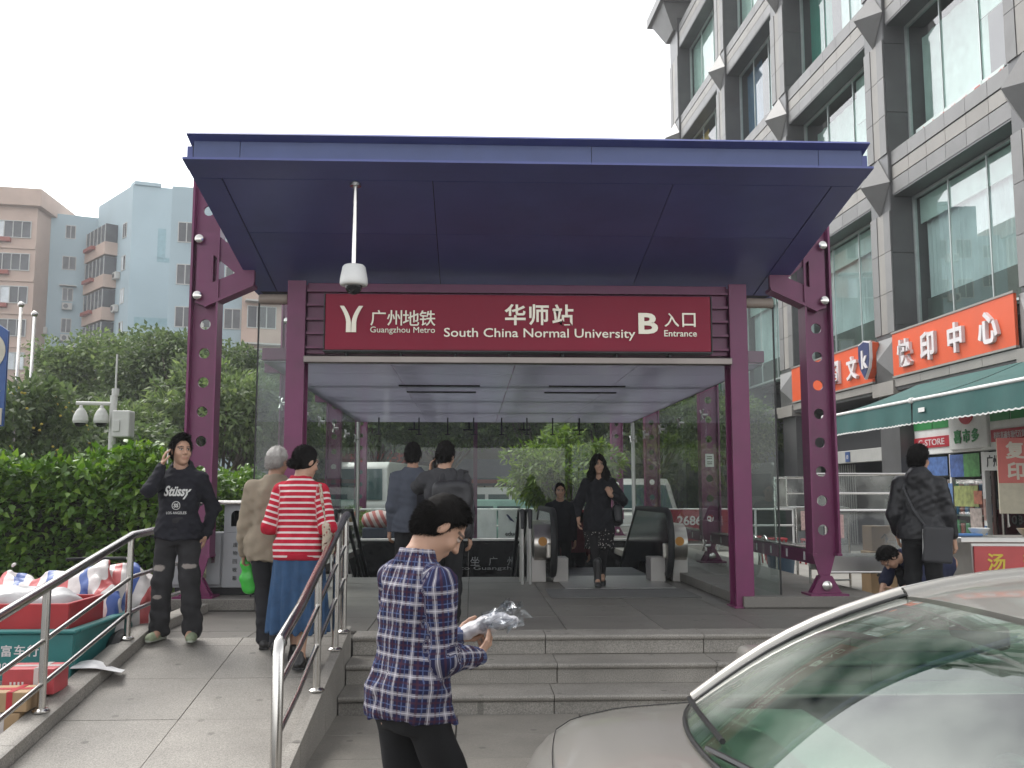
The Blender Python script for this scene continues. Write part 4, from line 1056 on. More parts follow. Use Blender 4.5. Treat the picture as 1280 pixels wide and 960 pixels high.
for q in range(36):
    c = random.choice([(.4, .08, .06), (.08, .2, .4), (.4, .32, .08), (.3, .3, .3), (.07, .3, .12)])
    x = 2.05 + (q % 12) * .18; z = .481 + .4 * (q // 12)
    obj('packet', bbox_(x, x + .13, -.55, -.4, z, z + random.uniform(.16, .3), .01, 1), mat('packet_%d' % (int(c[0] * 100) + int(c[2] * 10)), c, rough=.4), CS)
RDOOR = thing('glass_door', 'brown framed glass shop door with a tall loop handle under the white lintel sign', 'door', local(2.2, -.32, .35), BA)
BROWN = mat('door_brown', (.045, .018, .014), rough=.3, var=.2)
obj('door_leaf', join(box(.1, .25, -.05, 0, 0, 1.95), box(1.45, 1.55, -.05, 0, 0, 1.95), box(.25, 1.45, -.05, 0, 0, .15), box(.25, 1.45, -.05, 0, 1.83, 1.95)), BROWN, RDOOR)
obj('door_pane', box(.25, 1.45, -.03, -.02, .15, 1.83), glass_mat('dark_glass', (.25, .22, .2)), RDOOR)
obj('door_handle', tube([(.95, .03, .75), (.95, .06, .72), (.95, .07, .80), (.95, .07, 1.25), (.95, .06, 1.32), (.95, .03, 1.30)], .018, 8), STEEL, RDOOR, 40)
# doorway with a grey lintel in the next bay
GW = thing('shop_entrance', 'dim doorway with pale grey lintel and small blue house number plates', 'doorway', local(7.6, -.35, .35), BA)
obj('lintel', bbox_(0, 4.9, -.2, .0, 2.05, 2.36, .01, 1), mat('lintel_grey', (.34, .34, .32), rough=.6, var=.1), GW)
obj('jamb', bbox_(-.02, .3, -.2, .02, 0, 2.04, .01, 1), mat('jamb_grey', (.32, .32, .29), rough=.6), GW)
obj('jamb', bbox_(4.6, 4.9, -.2, .02, 0, 2.04, .01, 1), mat('jamb_grey', (.32, .32, .29), rough=.6), GW)
NB = mat('plate_blue', (.04, .08, .20), rough=.4)
for x, tx in ((2.4, '10'), (.1, '108')):
    pl_ = obj('number_plate', bbox_(x - .13, x + .13, .003, .02, 2.08, 2.33, .004, 1), NB, GW); obj('number', xf(text_geo(tx, h=.1, depth=.004), (x, .021, 2.2), rz=math.pi), LETW, pl_)
for q in range(9): obj('grille_bar', tube([(4.5 - .14 * q, -.6, 0), (4.5 - .14 * q, -.6, 2.05)], .02, 6), STEEL_B, GW)
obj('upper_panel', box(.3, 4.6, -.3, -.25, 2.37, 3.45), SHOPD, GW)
obj('hanging_board', bbox_(-.95, .1, .02, .06, 1.95, 2.45, .006, 1), mat('board_navy', (.02, .025, .09), rough=.4), GW)
# far ground-floor bays
for s0, s1, c in ((13.6, 18.1, (.10, .16, .13)), (19.2, 24.3, (.12, .12, .11))):
    obj('shutter', join(*[box(s0, s1, -.6, -.55 + .012 * (k % 2), .35 + k * .12, .35 + k * .12 + .115) for k in range(28)]), mat('shutter_%d' % int(s0), c, rough=.5, metal=.3), BLD)

# ------------------------------------------------------------------ awnings
AWN = mat('awning_green', (.026, .10, .092), rough=.75, var=.14, scale=2.5, bump=.15, bscale=25, stain=.35, stain_col=(.06, .14, .13), sscale=1.6)
TRIM = mat('awning_trim', (.7, .7, .68), rough=.6)
def awning(label, s0, s1):
    t = thing('awning', label, 'awning', local(s0, .08, 3.86), BA, 'green fabric awnings over the shop fronts'); L = s1 - s0; P_ = 2.0; dz = -.68
    def f(u, v): return (L * u, P_ * v, dz * v - .05 * math.sin(v * 3.14) - .02 * math.sin(u * 9) * v)
    obj('canopy_cloth', thicken(grid_surf(f, 12, 6), .006), AWN, t, True)
    def fv(u, v): return (L * u, P_ + .004 + .02 * math.sin(u * 21) * v, dz - .01 - (.36 + .018 * abs(math.sin(u * L / .14 * math.pi))) * v)
    n = int(L / .14) * 6
    obj('valance', thicken(grid_surf(fv, n, 4), .005), AWN, t, True)
    def ft(u, v): a = fv(u, 1); return (a[0], a[1] + .003, a[2] + .004 - .022 * v)
    obj('scallop_trim', thicken(grid_surf(ft, n, 1), .01), TRIM, t)
    obj('front_bar', tube([(0, P_, dz), (L, P_, dz)], .028, 10), TRIM, t, 40)
    for x in (.25, L - .25): obj('arm', tube([(x, 0, -.35), (x, P_ * .55, -.55), (x, P_ - .03, dz - .02)], .018, 8), DARK, t, 40)
    for x in (0, L): obj('end_cap', xf(lathe([(.045, -.02), (.05, 0), (.045, .02)], 12, (0, 0, 0), 'x'), (x, P_, dz)), TRIM, t)
    obj('label_tag', box(L - .42, L - .22, P_ + .027, P_ + .031, dz - .22, dz - .15), WHITE, t)
awning('green awning above the convenience shop with white scalloped trim', -2.4, 1.85)
awning('green awning above the grey lintel doorway with white scalloped trim', 1.92, 5.55)
# ------------------------------------------------------------------ handrails on the ramp
def rail(name, label, x, pts, posts, lows=(.28, .55), end=None, extra=None):
    """pts: [(y, z_top)] of the handrail, posts: [(y, z_foot)]"""
    t = thing(name, label, 'handrail', (x, posts[0][0], posts[0][1]))
    path = [(x, y, z) for y, z in pts]
    if end: path = [(x, end[0], end[1]), (x, end[0] + .0, end[2]), (x, end[0] + .03, end[2] + .05)] + path[0:]
    path += extra or []
    wobj('top_rail', tube(path, .031, 14), STEEL, t, 50)
    def zt(y): return float(np.interp(y, [p[0] for p in pts], [p[1] for p in pts]))
    for dz in lows:
        a, b = pts[0][0], pts[-1][0]; yy = [a if not end else end[0]] + [p[0] for p in pts[1:]]
        wobj('lower_rail', tube([(x, y, zt(y) - dz) for y in yy] + ([(e[0], e[1], e[2] - dz) for e in extra] if extra else []), .017, 10), STEEL, t, 50)
    for y, zf in posts:
        p = wobj('post', tube([(x, y, zf), (x, y, zt(y) - .01)], .026, 12), STEEL, t, 50)
        wobj('post_collar', lathe([(.055, zf), (.055, zf + .008), (.04, zf + .02), (.027, zf + .024)], 16, (x, y, 0)), STEEL, p, 40)
    return t
rail('ramp_handrail', 'steel handrail on the ramp kerb beside the steps', -1.03, [(5.45, .86), (6.05, .97), (8.05, 1.46), (8.2, 1.475)],
     [(6.75, rz(6.75) + .085), (7.62, rz(7.62) + .085), (8.08, rz(8.08) + .085)], lows=(.24, .50), end=(5.40, rz(5.4) + .08, .80))
rail('ramp_handrail', 'steel handrail along the ramp kerb beside the cargo tricycle', -2.69, [(4.9, .80), (7.95, 1.32), (8.6, 1.34), (9.6, 1.34)],
     [(5.1, rz(5.1) + .085), (6.42, rz(6.42) + .085), (7.93, rz(7.93) + .085), (9.55, .566)], lows=(.33, .60))

# ------------------------------------------------------------------ stair handrails and escalator
for x, lb in ((-1.75, 'dark sloping stair handrail against the left glass wall of the stairwell'), (.66, 'dark sloping stair handrail next to the escalator cladding')):
    t = thing('stair_handrail', lb, 'handrail', (x, 13.0, .48))
    for dx in (0, .10):
        wobj('top_rail', tube([(x + dx, 12.75, 1.20), (x + dx, 12.8, 1.42), (x + dx, 13.6, 1.42), (x + dx, 16.8, -.10)], .026, 10), DARK, t, 40)
        wobj('post', tube([(x + dx, 13.2, .482), (x + dx, 13.2, 1.40)], .022, 8), STEEL_B, t, 40)
        wobj('post', tube([(x + dx, 12.8, .482), (x + dx, 12.8, 1.40)], .022, 8), STEEL_B, t, 40)
    wobj('mid_rail', tube([(x, 12.8, .95), (x, 13.6, .95), (x, 16.6, -.5)], .016, 8), STEEL_B, t, 40)
fg = thing('folded_gate', 'folded bundle of dark metal gate bars beside the left handrail', 'gate', (-1.9, 12.6, .48))
for k in range(7):
    wobj('gate_bar', tube([(-2.05 + .07 * k, 12.5 + .02 * k, .482), (-2.08 + .075 * k, 12.55, 1.35 + .05 * (k % 3))], .016, 6), DARK if k % 2 else STEEL_B, fg, 40)
for z in (.6, 1.25): wobj('gate_strap', box(-2.12, -1.5, 12.54, 12.565, z, z + .04), STEEL_B, fg)

ESC = thing('escalator', 'steel clad escalator going down with black rubber handrails', 'escalator', (1.85, 13.4, .48))
CLAD = mat('escalator_cladding', (.50, .47, .43), rough=.28, metal=1., var=.10, scale=5, stain=.2, stain_col=(.2, .18, .16), sscale=3)
PED = mat('pedestal_white', (.52, .49, .46), rough=.5, var=.1)
def esc_z(y): return 0. if y < 15.4 else -(y - 15.4) * .577
for xc, inn in ((1.08, 1), (2.62, -1)):
    # newel-ended balustrade: steel deck below, dark glass panel, black handrail
    def prof(top, bot, y0):
        a = [(y0 + .28 - .28 * math.sin(t), (top + bot) / 2 + (top - bot) / 2 * math.cos(t)) for t in np.linspace(0, math.pi, 11)]
        b = [(15.4, bot), (19.0, bot - 2.08), (19.0, top - 2.08), (15.4, top)]
        return a + b
    o_ = xc - inn * .14
    wobj('outer_cladding', yz_prism(o_ - .11, o_ + .11, prof(1.24, .72, 13.0)), CLAD, ESC, 30)
    bl = wobj('balustrade', yz_prism(xc - .03, xc + .03, prof(1.40, .62, 12.86)), mat('balustrade_dark', (.03, .032, .034), rough=.12), ESC, 30)
    ring = [(xc, 12.86 + .30 - .32 * math.sin(t), 1.0 + .42 * math.cos(t)) for t in np.linspace(0, math.pi, 13)]
    wobj('handrail', tube([(xc, 19.0, 1.42 - 2.08), (xc, 15.4, 1.42)] + ring + [(xc, 13.8, .58)], .045, 10), RUBBER, ESC, 50)
    wobj('newel_plate', bbox_(xc - .10, xc + .05, 12.93, 12.97, .80, 1.0, .02, 2), CLAD, bl)
    for dx in (-.16, .14): wobj('pedestal', bbox_(xc - inn * .03 + dx - .10, xc - inn * .03 + dx + .10, 13.12, 13.5, .482, .80, .012, 2), PED, ESC)
    wobj('warning_sticker', lathe([(.06, 0), (.06, .004)], 16, (o_, 12.995, 1.02), 'y'), mat('sticker_orange', (.5, .22, .03), rough=.5), ESC)
wobj('landing_plate', bbox_(1.16, 2.54, 12.2, 14.0, .482, .492, .003, 1), STEEL_B, ESC)
for i in range(16):
    y = 14.0 + .4 * i; z = .49 + esc_z(y + .2)
    wobj('escalator_step', bbox_(1.16, 2.54, y + .005, y + .395, z - .2, z, .004, 1), mat('step_metal', (.10, .10, .105), rough=.5, metal=.7), ESC)
mt = obj('door_mat', bbox_(.9, 2.6, 11.1, 12.1, .483, .492, .003, 1), mat('mat_grey', (.14, .135, .13), rough=.9)); tag(mt, 'flat grey mat on the tiles before the escalator', 'mat')

# ------------------------------------------------------------------ recycling bins
BN = thing('recycling_bin', 'grey metal double recycling bin with posters and arched slot under a steel roof', 'bin', (-2.45, 10.55, .602))
GREYM = mat('bin_grey', (.30, .31, .32), rough=.45, metal=.2, var=.08, stain=.25, stain_col=(.15, .15, .14), sscale=4)
X0, X1 = -3.12, -1.78
wobj('plinth_base', box(X0 + .05, X1 - .05, 10.42, 10.8, .604, .68), DARK, BN)
wobj('cabinet', bbox_(X0, X1, 10.40, 10.82, .68, 1.24, .008, 2), GREYM, BN)
mid = (X0 + X1) / 2
wobj('middle_panel', bbox_(mid - .13, mid + .13, 10.37, 10.82, .68, 1.25, .006, 1), GREYM, BN)
for a, b in ((X0 + .03, mid - .15), (mid + .15, X1 - .03)):
    d = wobj('bin_door', bbox_(a, b, 10.375, 10.398, .71, 1.21, .006, 1), GREYM, BN)
    pa, pb = (a + .08, b - .14) if a < mid - .2 else (a + .12, b - .02)
    ps = wobj('poster', box(pa, pb, 10.369, 10.373, .74, 1.12), mat('poster_cream', (.45, .42, .28), rough=.5, var=.2, scale=20), d)
    for k in range(3): wobj('poster_icon', lathe([(.035, 0), (.035, .002)], 14, (pa + .07 + .085 * k, 10.366, .80), 'y'), mat('icon_olive', (.2, .2, .13), rough=.6), ps)
    wobj('latch', join(cbox((b - .07 if a < mid - .2 else a + .06, 10.365, .98), (.035, .02, .09)), tube([(b - .07 if a < mid - .2 else a + .06, 10.35, .97), (b - .05 if a < mid - .2 else a + .08, 10.35, .97)], .014, 8)), STEEL, d, 40)
for k, ch in enumerate('废物回收箱'): wobj('character', xf(text_geo(ch, h=.045, depth=.004), (mid, 10.369, 1.12 - .085 * k)), DARK, BN)
for xc in (mid, X0 + .14, X1 - .14):
    w_ = .125; arch = [(xc - .055, 1.31), (xc + .055, 1.31), (xc + .055, 1.42)] + [(xc + .055 * math.cos(t), 1.42 + .055 * math.sin(t)) for t in np.linspace(.2, math.pi - .2, 7)] + [(xc - .055, 1.42)]
    h_ = wobj('slot_head', plate([(xc - w_, 1.251), (xc + w_, 1.251), (xc + w_, 1.535), (xc - w_, 1.535)], [arch], .02, 'xz', 10.39), GREYM, BN)
    wobj('slot_shell', join(box(xc - w_, xc - w_ + .015, 10.40, 10.75, 1.251, 1.535), box(xc + w_ - .015, xc + w_, 10.40, 10.75, 1.251, 1.535), box(xc - w_, xc + w_, 10.75, 10.77, 1.251, 1.535)), DARK, h_)
wobj('roof', bbox_(X0 - .08, X1 + .06, 10.28, 10.9, 1.537, 1.575, .015, 2), STEEL, BN)

# ------------------------------------------------------------------ silver car
PAINT = mat('car_silver', (.36, .345, .315), rough=.32, metal=.55, var=.04, scale=3, coat=.6, stain=.10, stain_col=(.3, .28, .25), sscale=3)
CAR = thing('parked_car', 'silver beige sedan parked in front of the steps', 'car', (1.93, 2.54, .03), math.pi)
def lerp_tab(x, tab): xs = [t[0] for t in tab]; return [float(np.interp(x, xs, [t[k] for t in tab])) for k in range(1, len(tab[0]))]
# x, half width, belt height, centre height
LOW = [(-2.02, .50, .62, .66), (-1.95, .68, .72, .78), (-1.75, .78, .84, .92), (-1.35, .83, .90, .98), (-.9, .845, .93, .98), (0, .855, .94, .96), (.7, .855, .935, .95), (1.12, .845, .925, .985), (1.27, .84, .915, .978), (1.45, .83, .905, .968), (1.60, .80, .882, .94), (1.71, .74, .828, .89), (1.78, .63, .74, .80), (1.81, .46, .64, .68)]
def low(x): return lerp_tab(x, LOW)
xs = np.unique(np.concatenate([np.linspace(-2.02, -1.2, 12), np.linspace(-1.2, 1.1, 18), np.linspace(1.1, 1.81, 18)]))
def section(x):
    w, zb, zt = low(x); e = min(1, ((1.84 if x > 0 else 2.06) - abs(x)) / .4); zl = .20 + .1 * (1 - e)
    half = [(w * .90, zl), (w * .97, zl + .10), (w * 1.0, .45 if zb > .6 else (zl + zb) / 2), (w * 1.0, zb - .16), (w * .985, zb - .06), (w * .955, zb - .012), (w * .90, zb + .012)]
    top = [(w * f, zb + .02 + (zt - zb - .02) * (1 - (f / .9) ** 2.2)) for f in (.78, .6, .4, .2)]
    L = half + top + [(0, zt)]
    return [(y, z) for y, z in L] + [(-y, z) for y, z in L[-2::-1]]
n = len(section(0)); V = [(x, y, z) for x in xs for y, z in section(x)]; F = []
for i in range(len(xs) - 1):
    for j in range(n - 1):
        cab = -1.25 < (xs[i] + xs[i + 1]) / 2 < 1.13 and 6 <= j < n - 7
        if not cab: F.append((i * n + j, i * n + j + 1, (i + 1) * n + j + 1, (i + 1) * n + j))
F.append(tuple(range(n))); F.append(tuple((len(xs) - 1) * n + j for j in range(n - 1, -1, -1)))
obj('body', (np.array(V), F), PAINT, CAR, 40)
# roof skin, pillars
def ws(u, v):
    """windscreen: u across -1..1, v 0 (cowl)..1 (header)"""
    xb = 1.36 - .20 * u * u; xt = .60 - .07 * u * u; yb = .80; yt = .635; zb = .975 - .035 * u * u; zt = 1.32 - .03 * u * u
    s = v; return np.array([xb + (xt - xb) * s + .02 * math.sin(3.14 * s), (yb + (yt - yb) * s) * u, zb + (zt - zb) * s + .035 * math.sin(3.14 * s)])
def bk(u, v):
    xb = -1.42 + .16 * u * u; xt = -.72 + .06 * u * u; yb = .79; yt = .62; zb = .99 - .03 * u * u; zt = 1.33 - .03 * u * u
    return np.array([xb + (xt - xb) * v, (yb + (yt - yb) * v) * u, zb + (zt - zb) * v + .03 * math.sin(3.14 * v)])
def roof(u, v):
    a = ws(2 * u - 1, 1.0); b = bk(2 * u - 1, 1.0); p = a + (b - a) * v; p[2] += .065 * math.sin(3.14 * v) ** .8 + .0; p[1] *= 1 + .03 * math.sin(3.14 * v); return p
obj('roof', thicken(grid_surf(roof, 16, 16), .02), PAINT, CAR, 50)
CGL = glass_mat('car_glass', (.74, .88, .80), ior=2.2, haze=.55)
wsv = grid_surf(lambda u, v: ws((2 * u - 1) * .955, .015 + .95 * v), 18, 10)
wsc = obj('windscreen', thicken(wsv, .005), CGL, CAR, 60)
SEAL = mat('seal_black', (.012, .012, .012), rough=.4)
obj('windscreen_seal', join(*[tube([ws(u, v) + np.array([0, 0, .004]) for u, v in q], .007, 8) for q in ([(-.96, t) for t in np.linspace(0, 1, 9)], [(.96, t) for t in np.linspace(0, 1, 9)], [(t, .005) for t in np.linspace(-.96, .96, 17)])]), SEAL, wsc, 50)
for u in (-1, 1):
    a_ = [ws(u * .985, t) + np.array([0, u * .012, .0]) for t in np.linspace(-.02, 1.0, 9)]
    obj('front_pillar', tube(a_, [.032] * 9, 10), PAINT, CAR, 50)
    r_ = [roof(0 if u < 0 else 1, t) for t in np.linspace(0, 1, 9)]
    rr = obj('roof_rail', tube(r_, .028, 10), PAINT, CAR, 50)
    obj('drip_strip', tube([p + np.array([0, u * .020, .020]) for p in a_ + r_[1:-1]], .006, 8), STEEL_B, rr, 50)
    obj('rear_pillar', tube([bk(u, t) for t in np.linspace(0, 1, 7)], [.07, .065, .06, .055, .05, .045, .04], 10), PAINT, CAR, 50)
    obj('door_pillar', tube([(-.12, u * .83, .93), (-.15, u * .67, 1.36)], .03, 8), SEAL, CAR, 50)
    def side(a, b): return grid_surf(lambda s_, t_: (a[0] + (b[0] - a[0]) * s_) * (1 - t_) + (a[1] + (b[1] - a[1]) * s_) * t_, 4, 4)
    A0 = ws(u * .98, 0.03); A1 = ws(u * .98, .98); B0 = bk(u * .98, .05); B1 = bk(u * .98, .98)
    sg = side((A0, A1 + np.array([0, 0, .02])), (np.array([-.12, u * .83, .94]), np.array([-.15, u * .67, 1.36]))); obj('side_window', thicken(sg, .004), CGL, CAR, 60)
    sg = side((np.array([-.12, u * .83, .94]), np.array([-.15, u * .67, 1.36])), (B0, B1 + np.array([0, 0, .02]))); obj('side_window', thicken(sg, .004), CGL, CAR, 60)
    mi = obj('wing_mirror', bbox_(.82, .98, u * .93 - .10, u * .93 + .10, .95, 1.08, .03, 3), PAINT, CAR, 50)
    obj('headlight', bbox_(1.58, 1.74, u * .60 - .14, u * .60 + .14, .60, .73, .04, 3), glass_mat('lamp_glass', (.8, .82, .84), ior=1.7), CAR, 50)
    obj('door_handle', bbox_(-.35, -.15, u * .865 - .012, u * .865 + .012, .80, .83, .008, 2), PAINT, CAR, 50)
    for xw in (1.16, -1.30):
        wh = obj('wheel', xf(lathe([(.20, -.09), (.28, -.10), (.31, -.06), (.31, .06), (.28, .10), (.20, .09)], 28, (0, 0, 0), 'y'), (xw, u * .77, .31)), RUBBER, CAR, 40)
        obj('rim', xf(lathe([(.05, .0), (.19, .015), (.205, .03), (.205, -.02), (.05, -.03)], 20, (0, 0, 0), 'y'), (xw, u * .845, .31)), STEEL_B, wh, 40)
obj('rear_window', thicken(grid_surf(lambda u, v: bk((2 * u - 1) * .93, .03 + .94 * v), 10, 6), .005), CGL, CAR, 60)
obj('grille', bbox_(1.75, 1.805, -.35, .35, .50, .60, .02, 2), SEAL, CAR)
obj('front_bumper', bev((np.array([(1.86, -.45, .24), (1.86, .45, .24), (1.68, .74, .24), (1.68, -.74, .24), (1.86, -.45, .46), (1.86, .45, .46), (1.68, .74, .46), (1.68, -.74, .46)]), list(BOXF)), .03, 3), PAINT, CAR, 50)
DASH = mat('dashboard', (.30, .34, .31), rough=.6, var=.1)
SEAT = mat('car_seat', (.10, .095, .09), rough=.85, var=.15)
inn = obj('interior', join(box(-1.25, 1.1, -.74, .74, .30, .36), box(-1.3, -1.25, -.7, .7, .36, .95)), SEAT, CAR)
obj('dashboard', bev((np.array([(.86, -.70, .60), (1.16, -.70, .60), (1.16, .70, .60), (.86, .70, .60), (.84, -.70, .93), (1.22, -.64, .95), (1.22, .64, .95), (.84, .70, .93)]), list(BOXF)), .03, 2), DASH, inn, 50)
for y in (-.37, .37):
    s_ = obj('seat', join(bbox_(-.15, .42, y - .25, y + .25, .40, .58, .06, 3), xf(bbox_(-.09, .09, -.25, .25, 0, .62, .06, 3), (-.2, y, .52), ry=R(-14)), bbox_(-.42, -.30, y - .13, y + .13, 1.13, 1.30, .04, 3)), SEAT, inn, 50)
obj('rear_bench', bbox_(-1.2, -.75, -.65, .65, .40, .95, .08, 3), SEAT, inn, 50)
obj('steering_wheel', tube([(.70 + .06 * math.sin(t), .37 + .185 * math.cos(t), .88 + .17 * math.sin(t)) for t in np.linspace(0, 6.283, 25)[:-1]], .016, 8, closed=True), SEAL, inn, 50)
obj('rear_view_mirror', bbox_(.62, .66, -.12, .12, 1.24, 1.30, .015, 2), SEAL, inn, 50)
for y0, y1 in ((-.55, .05), (.05, .62)):
    a = ws(y0 / .75, .02); b = ws(y1 / .75, .06); obj('wiper', tube([a + [.01, 0, .02], (a + b) / 2 + [.015, 0, .028], b + [0, 0, .018]], .008, 6), SEAL, CAR, 40)


def hood_pt(x, f):
    w, zb, zt = low(x); return (x, w * f, zb + .02 + (zt - zb - .02) * (1 - (abs(f) / .9) ** 2.2) + .001)
for u in (-1, 1): obj('hood_gap', tube([hood_pt(x, u * .86) for x in np.linspace(1.14, 1.66, 12)], .0016, 6), SEAL, CAR)
obj('hood_gap', tube([hood_pt(1.66 + .055 * (1 - (f / .86) ** 2), f) for f in np.linspace(-.86, .86, 15)], .0016, 6), SEAL, CAR)
CAR.scale = (1, 1.055, 1); CAR.location.y = 2.49
# ------------------------------------------------------------------ cargo tricycle with its load
TRI = thing('cargo_tricycle', 'teal cargo tricycle with phone number on its tailgate beside the ramp', 'tricycle', (-3.7, 7.9, 0))
TEAL = mat('tricycle_teal', (.012, .15, .145), rough=.45, var=.15, scale=3, stain=.3, stain_col=(.05, .07, .06), sscale=4)
tg = wobj('tailgate', bbox_(-4.62, -2.92, 7.0, 7.03, .34, .66, .006, 1), TEAL, TRI)
wobj('phone_number', xf(text_geo('13829057085', h=.068, w=.40, depth=.003, bold=.005), (-3.34, 6.999, .43)), LETW, tg)
for k, ch in enumerate('国富车行'): wobj('character', xf(text_geo(ch, h=.080, depth=.003, bold=.01), (-3.47 + .092 * k, 6.999, .545)), LETW, tg)
for x in (-4.62, -2.95): wobj('side_panel', bbox_(x, x + .03, 7.035, 8.75, .34, .66, .006, 1), TEAL, TRI)
wobj('rim', join(bbox_(-4.65, -2.89, 6.97, 7.05, .662, .69, .008, 1), bbox_(-2.97, -2.89, 7.052, 8.78, .662, .69, .008, 1), bbox_(-4.65, -4.57, 7.052, 8.78, .662, .69, .008, 1)), TEAL, TRI)
wobj('bed', box(-4.59, -2.955, 7.035, 8.75, .34, .38), TEAL, TRI)
wobj('chassis', join(tube([(-4.3, 7.1, .32), (-4.3, 9.0, .32), (-3.77, 9.5, .40)], .03, 8), tube([(-3.2, 7.1, .32), (-3.2, 9.0, .32), (-3.77, 9.5, .40)], .03, 8), tube([(-3.77, 9.5, .40), (-3.77, 9.95, .55)], .03, 8)), DARK, TRI, 40)
for x, y in ((-4.68, 7.8), (-2.86, 7.8), (-3.77, 10.15)):
    w_ = wobj('wheel', lathe([(.22, -.035), (.27, -.045), (.295, 0), (.27, .045), (.22, .035)], 24, (x, y, .295), 'x'), RUBBER, TRI, 40)
    wobj('rim_disc', lathe([(.03, -.02), (.22, -.012), (.22, .012), (.03, .02)], 18, (x, y, .295), 'x'), STEEL_B, w_, 40)
wobj('fork', join(tube([(-3.85, 10.15, .3), (-3.83, 9.98, .75), (-3.77, 9.93, .98)], .02, 8), tube([(-3.69, 10.15, .3), (-3.71, 9.98, .75), (-3.77, 9.93, .98)], .02, 8)), DARK, TRI, 40)
wobj('handlebar', tube([(-4.1, 9.75, 1.0), (-3.95, 9.92, 1.0), (-3.59, 9.92, 1.0), (-3.44, 9.75, 1.0)], .016, 8), DARK, TRI, 40)
wobj('saddle', bbox_(-3.92, -3.62, 9.0, 9.35, .70, .78, .03, 3), SEAL, TRI, 50); wobj('seat_post', tube([(-3.77, 9.18, .42), (-3.77, 9.18, .70)], .025, 8), DARK, TRI)
rb = thing('red_crate', 'red metal crate standing in the bed of the cargo tricycle', 'crate', (-3.75, 7.4, .38))
CRED = mat('crate_red', (.36, .018, .022), rough=.45, var=.15, stain=.2, stain_col=(.15, .02, .02))
wobj('crate_walls', join(bbox_(-4.5, -3.0, 7.10, 7.13, .382, .86, .005, 1), bbox_(-4.5, -3.0, 7.75, 7.78, .382, .86, .005, 1), bbox_(-4.5, -4.47, 7.131, 7.749, .382, .86, .005, 1), bbox_(-3.03, -3.0, 7.131, 7.749, .382, .86, .005, 1)), CRED, rb)
wobj('crate_floor', box(-4.46, -3.04, 7.135, 7.745, .384, .40), CRED, rb)
wobj('latch', join(cbox((-3.78, 7.092, .72), (.10, .016, .07)), tube([(-3.82, 7.07, .74), (-3.74, 7.07, .74)], .012, 8)), DARK, rb, 40)
TRI.location = (-3.60, 8.1, 0); rb.location = (-3.65, 7.6, .38)
# bundles: white plastic sack and striped tarpaulin
def striped_mat():
    m = bpy.data.materials.new('striped_tarpaulin'); m.use_nodes = True; nt = m.node_tree; n = nt.nodes; l = nt.links; b = n['Principled BSDF']; b.inputs['Roughness'].default_value = .38
    tc = n.new('ShaderNodeTexCoord'); nz = n.new('ShaderNodeTexNoise'); nz.inputs['Scale'].default_value = 1.5; l.new(tc.outputs['Object'], nz.inputs['Vector'])
    sx = n.new('ShaderNodeSeparateXYZ'); l.new(tc.outputs['Object'], sx.inputs[0])
    ad = n.new('ShaderNodeMath'); ad.operation = 'MULTIPLY_ADD'; ad.inputs[1].default_value = .35; l.new(nz.outputs['Fac'], ad.inputs[0]); l.new(sx.outputs['X'], ad.inputs[2])
    mu = n.new('ShaderNodeMath'); mu.operation = 'MULTIPLY'; mu.inputs[1].default_value = 2.9; l.new(ad.outputs[0], mu.inputs[0])
    fr = n.new('ShaderNodeMath'); fr.operation = 'FRACT'; l.new(mu.outputs[0], fr.inputs[0])
    cr = n.new('ShaderNodeValToRGB'); cr.color_ramp.interpolation = 'CONSTANT'; e = cr.color_ramp.elements; e[0].color = (.62, .58, .56, 1); e[1].position = .28; e[1].color = (.50, .10, .10, 1)
    for p, c in ((.50, (.62, .58, .56, 1)), (.72, (.05, .10, .32, 1)), (.94, (.62, .58, .56, 1))): k = e.new(p); k.color = c
    l.new(fr.outputs[0], cr.inputs[0]); l.new(cr.outputs[0], b.inputs['Base Color'])
    n2 = n.new('ShaderNodeTexNoise'); n2.inputs['Scale'].default_value = 9; n2.inputs['Detail'].default_value = 5; l.new(tc.outputs['Object'], n2.inputs['Vector'])
    bp = n.new('ShaderNodeBump'); bp.inputs['Strength'].default_value = .6; bp.inputs['Distance'].default_value = .03; l.new(n2.outputs['Fac'], bp.inputs['Height']); l.new(bp.outputs[0], b.inputs['Normal'])
    return m
S = Sdf(); S.ell((-3.40, 8.45, .64), (.46, .44, .36), k=.1).ell((-3.08, 8.5, .66), (.27, .36, .36), k=.1).ell((-4.1, 8.5, .58), (.42, .40, .30), k=.10).cone((-3.2, 8.2, .95), (-2.95, 7.9, .55), .08, .12, k=.1).half((0, 0, .385), (0, 0, -1))
V, F = S.mesh(.016, (lambda f, g: (lambda x, y, z: f(x, y, z) + g(x, y, z)))(wob(.04, 11, 5), wob(.016, 34, 9))); o_ = sdf_obj('tarpaulin_bundle', (V, F), striped_mat()); o_.location = (.10, .2, 0); tag(o_, 'red white and blue striped tarpaulin bundle loaded on the tricycle', 'bundle')
S = Sdf(); S.ell((-3.62, 7.46, .85), (.46, .24, .10), k=.06).ell((-3.3, 7.5, .83), (.24, .20, .09), k=.06).half((0, 0, .80), (0, 0, -1))
PLW = mat('white_plastic', (.44, .43, .43), rough=.28, var=.12, scale=6, bump=.7, bscale=14)
V, F = S.mesh(.015, wob(.02, 26, 8)); o_ = sdf_obj('plastic_sack', (V, F), PLW); o_.location = (.10, .2, 0); tag(o_, 'crumpled white plastic sack lying in the red crate', 'sack')

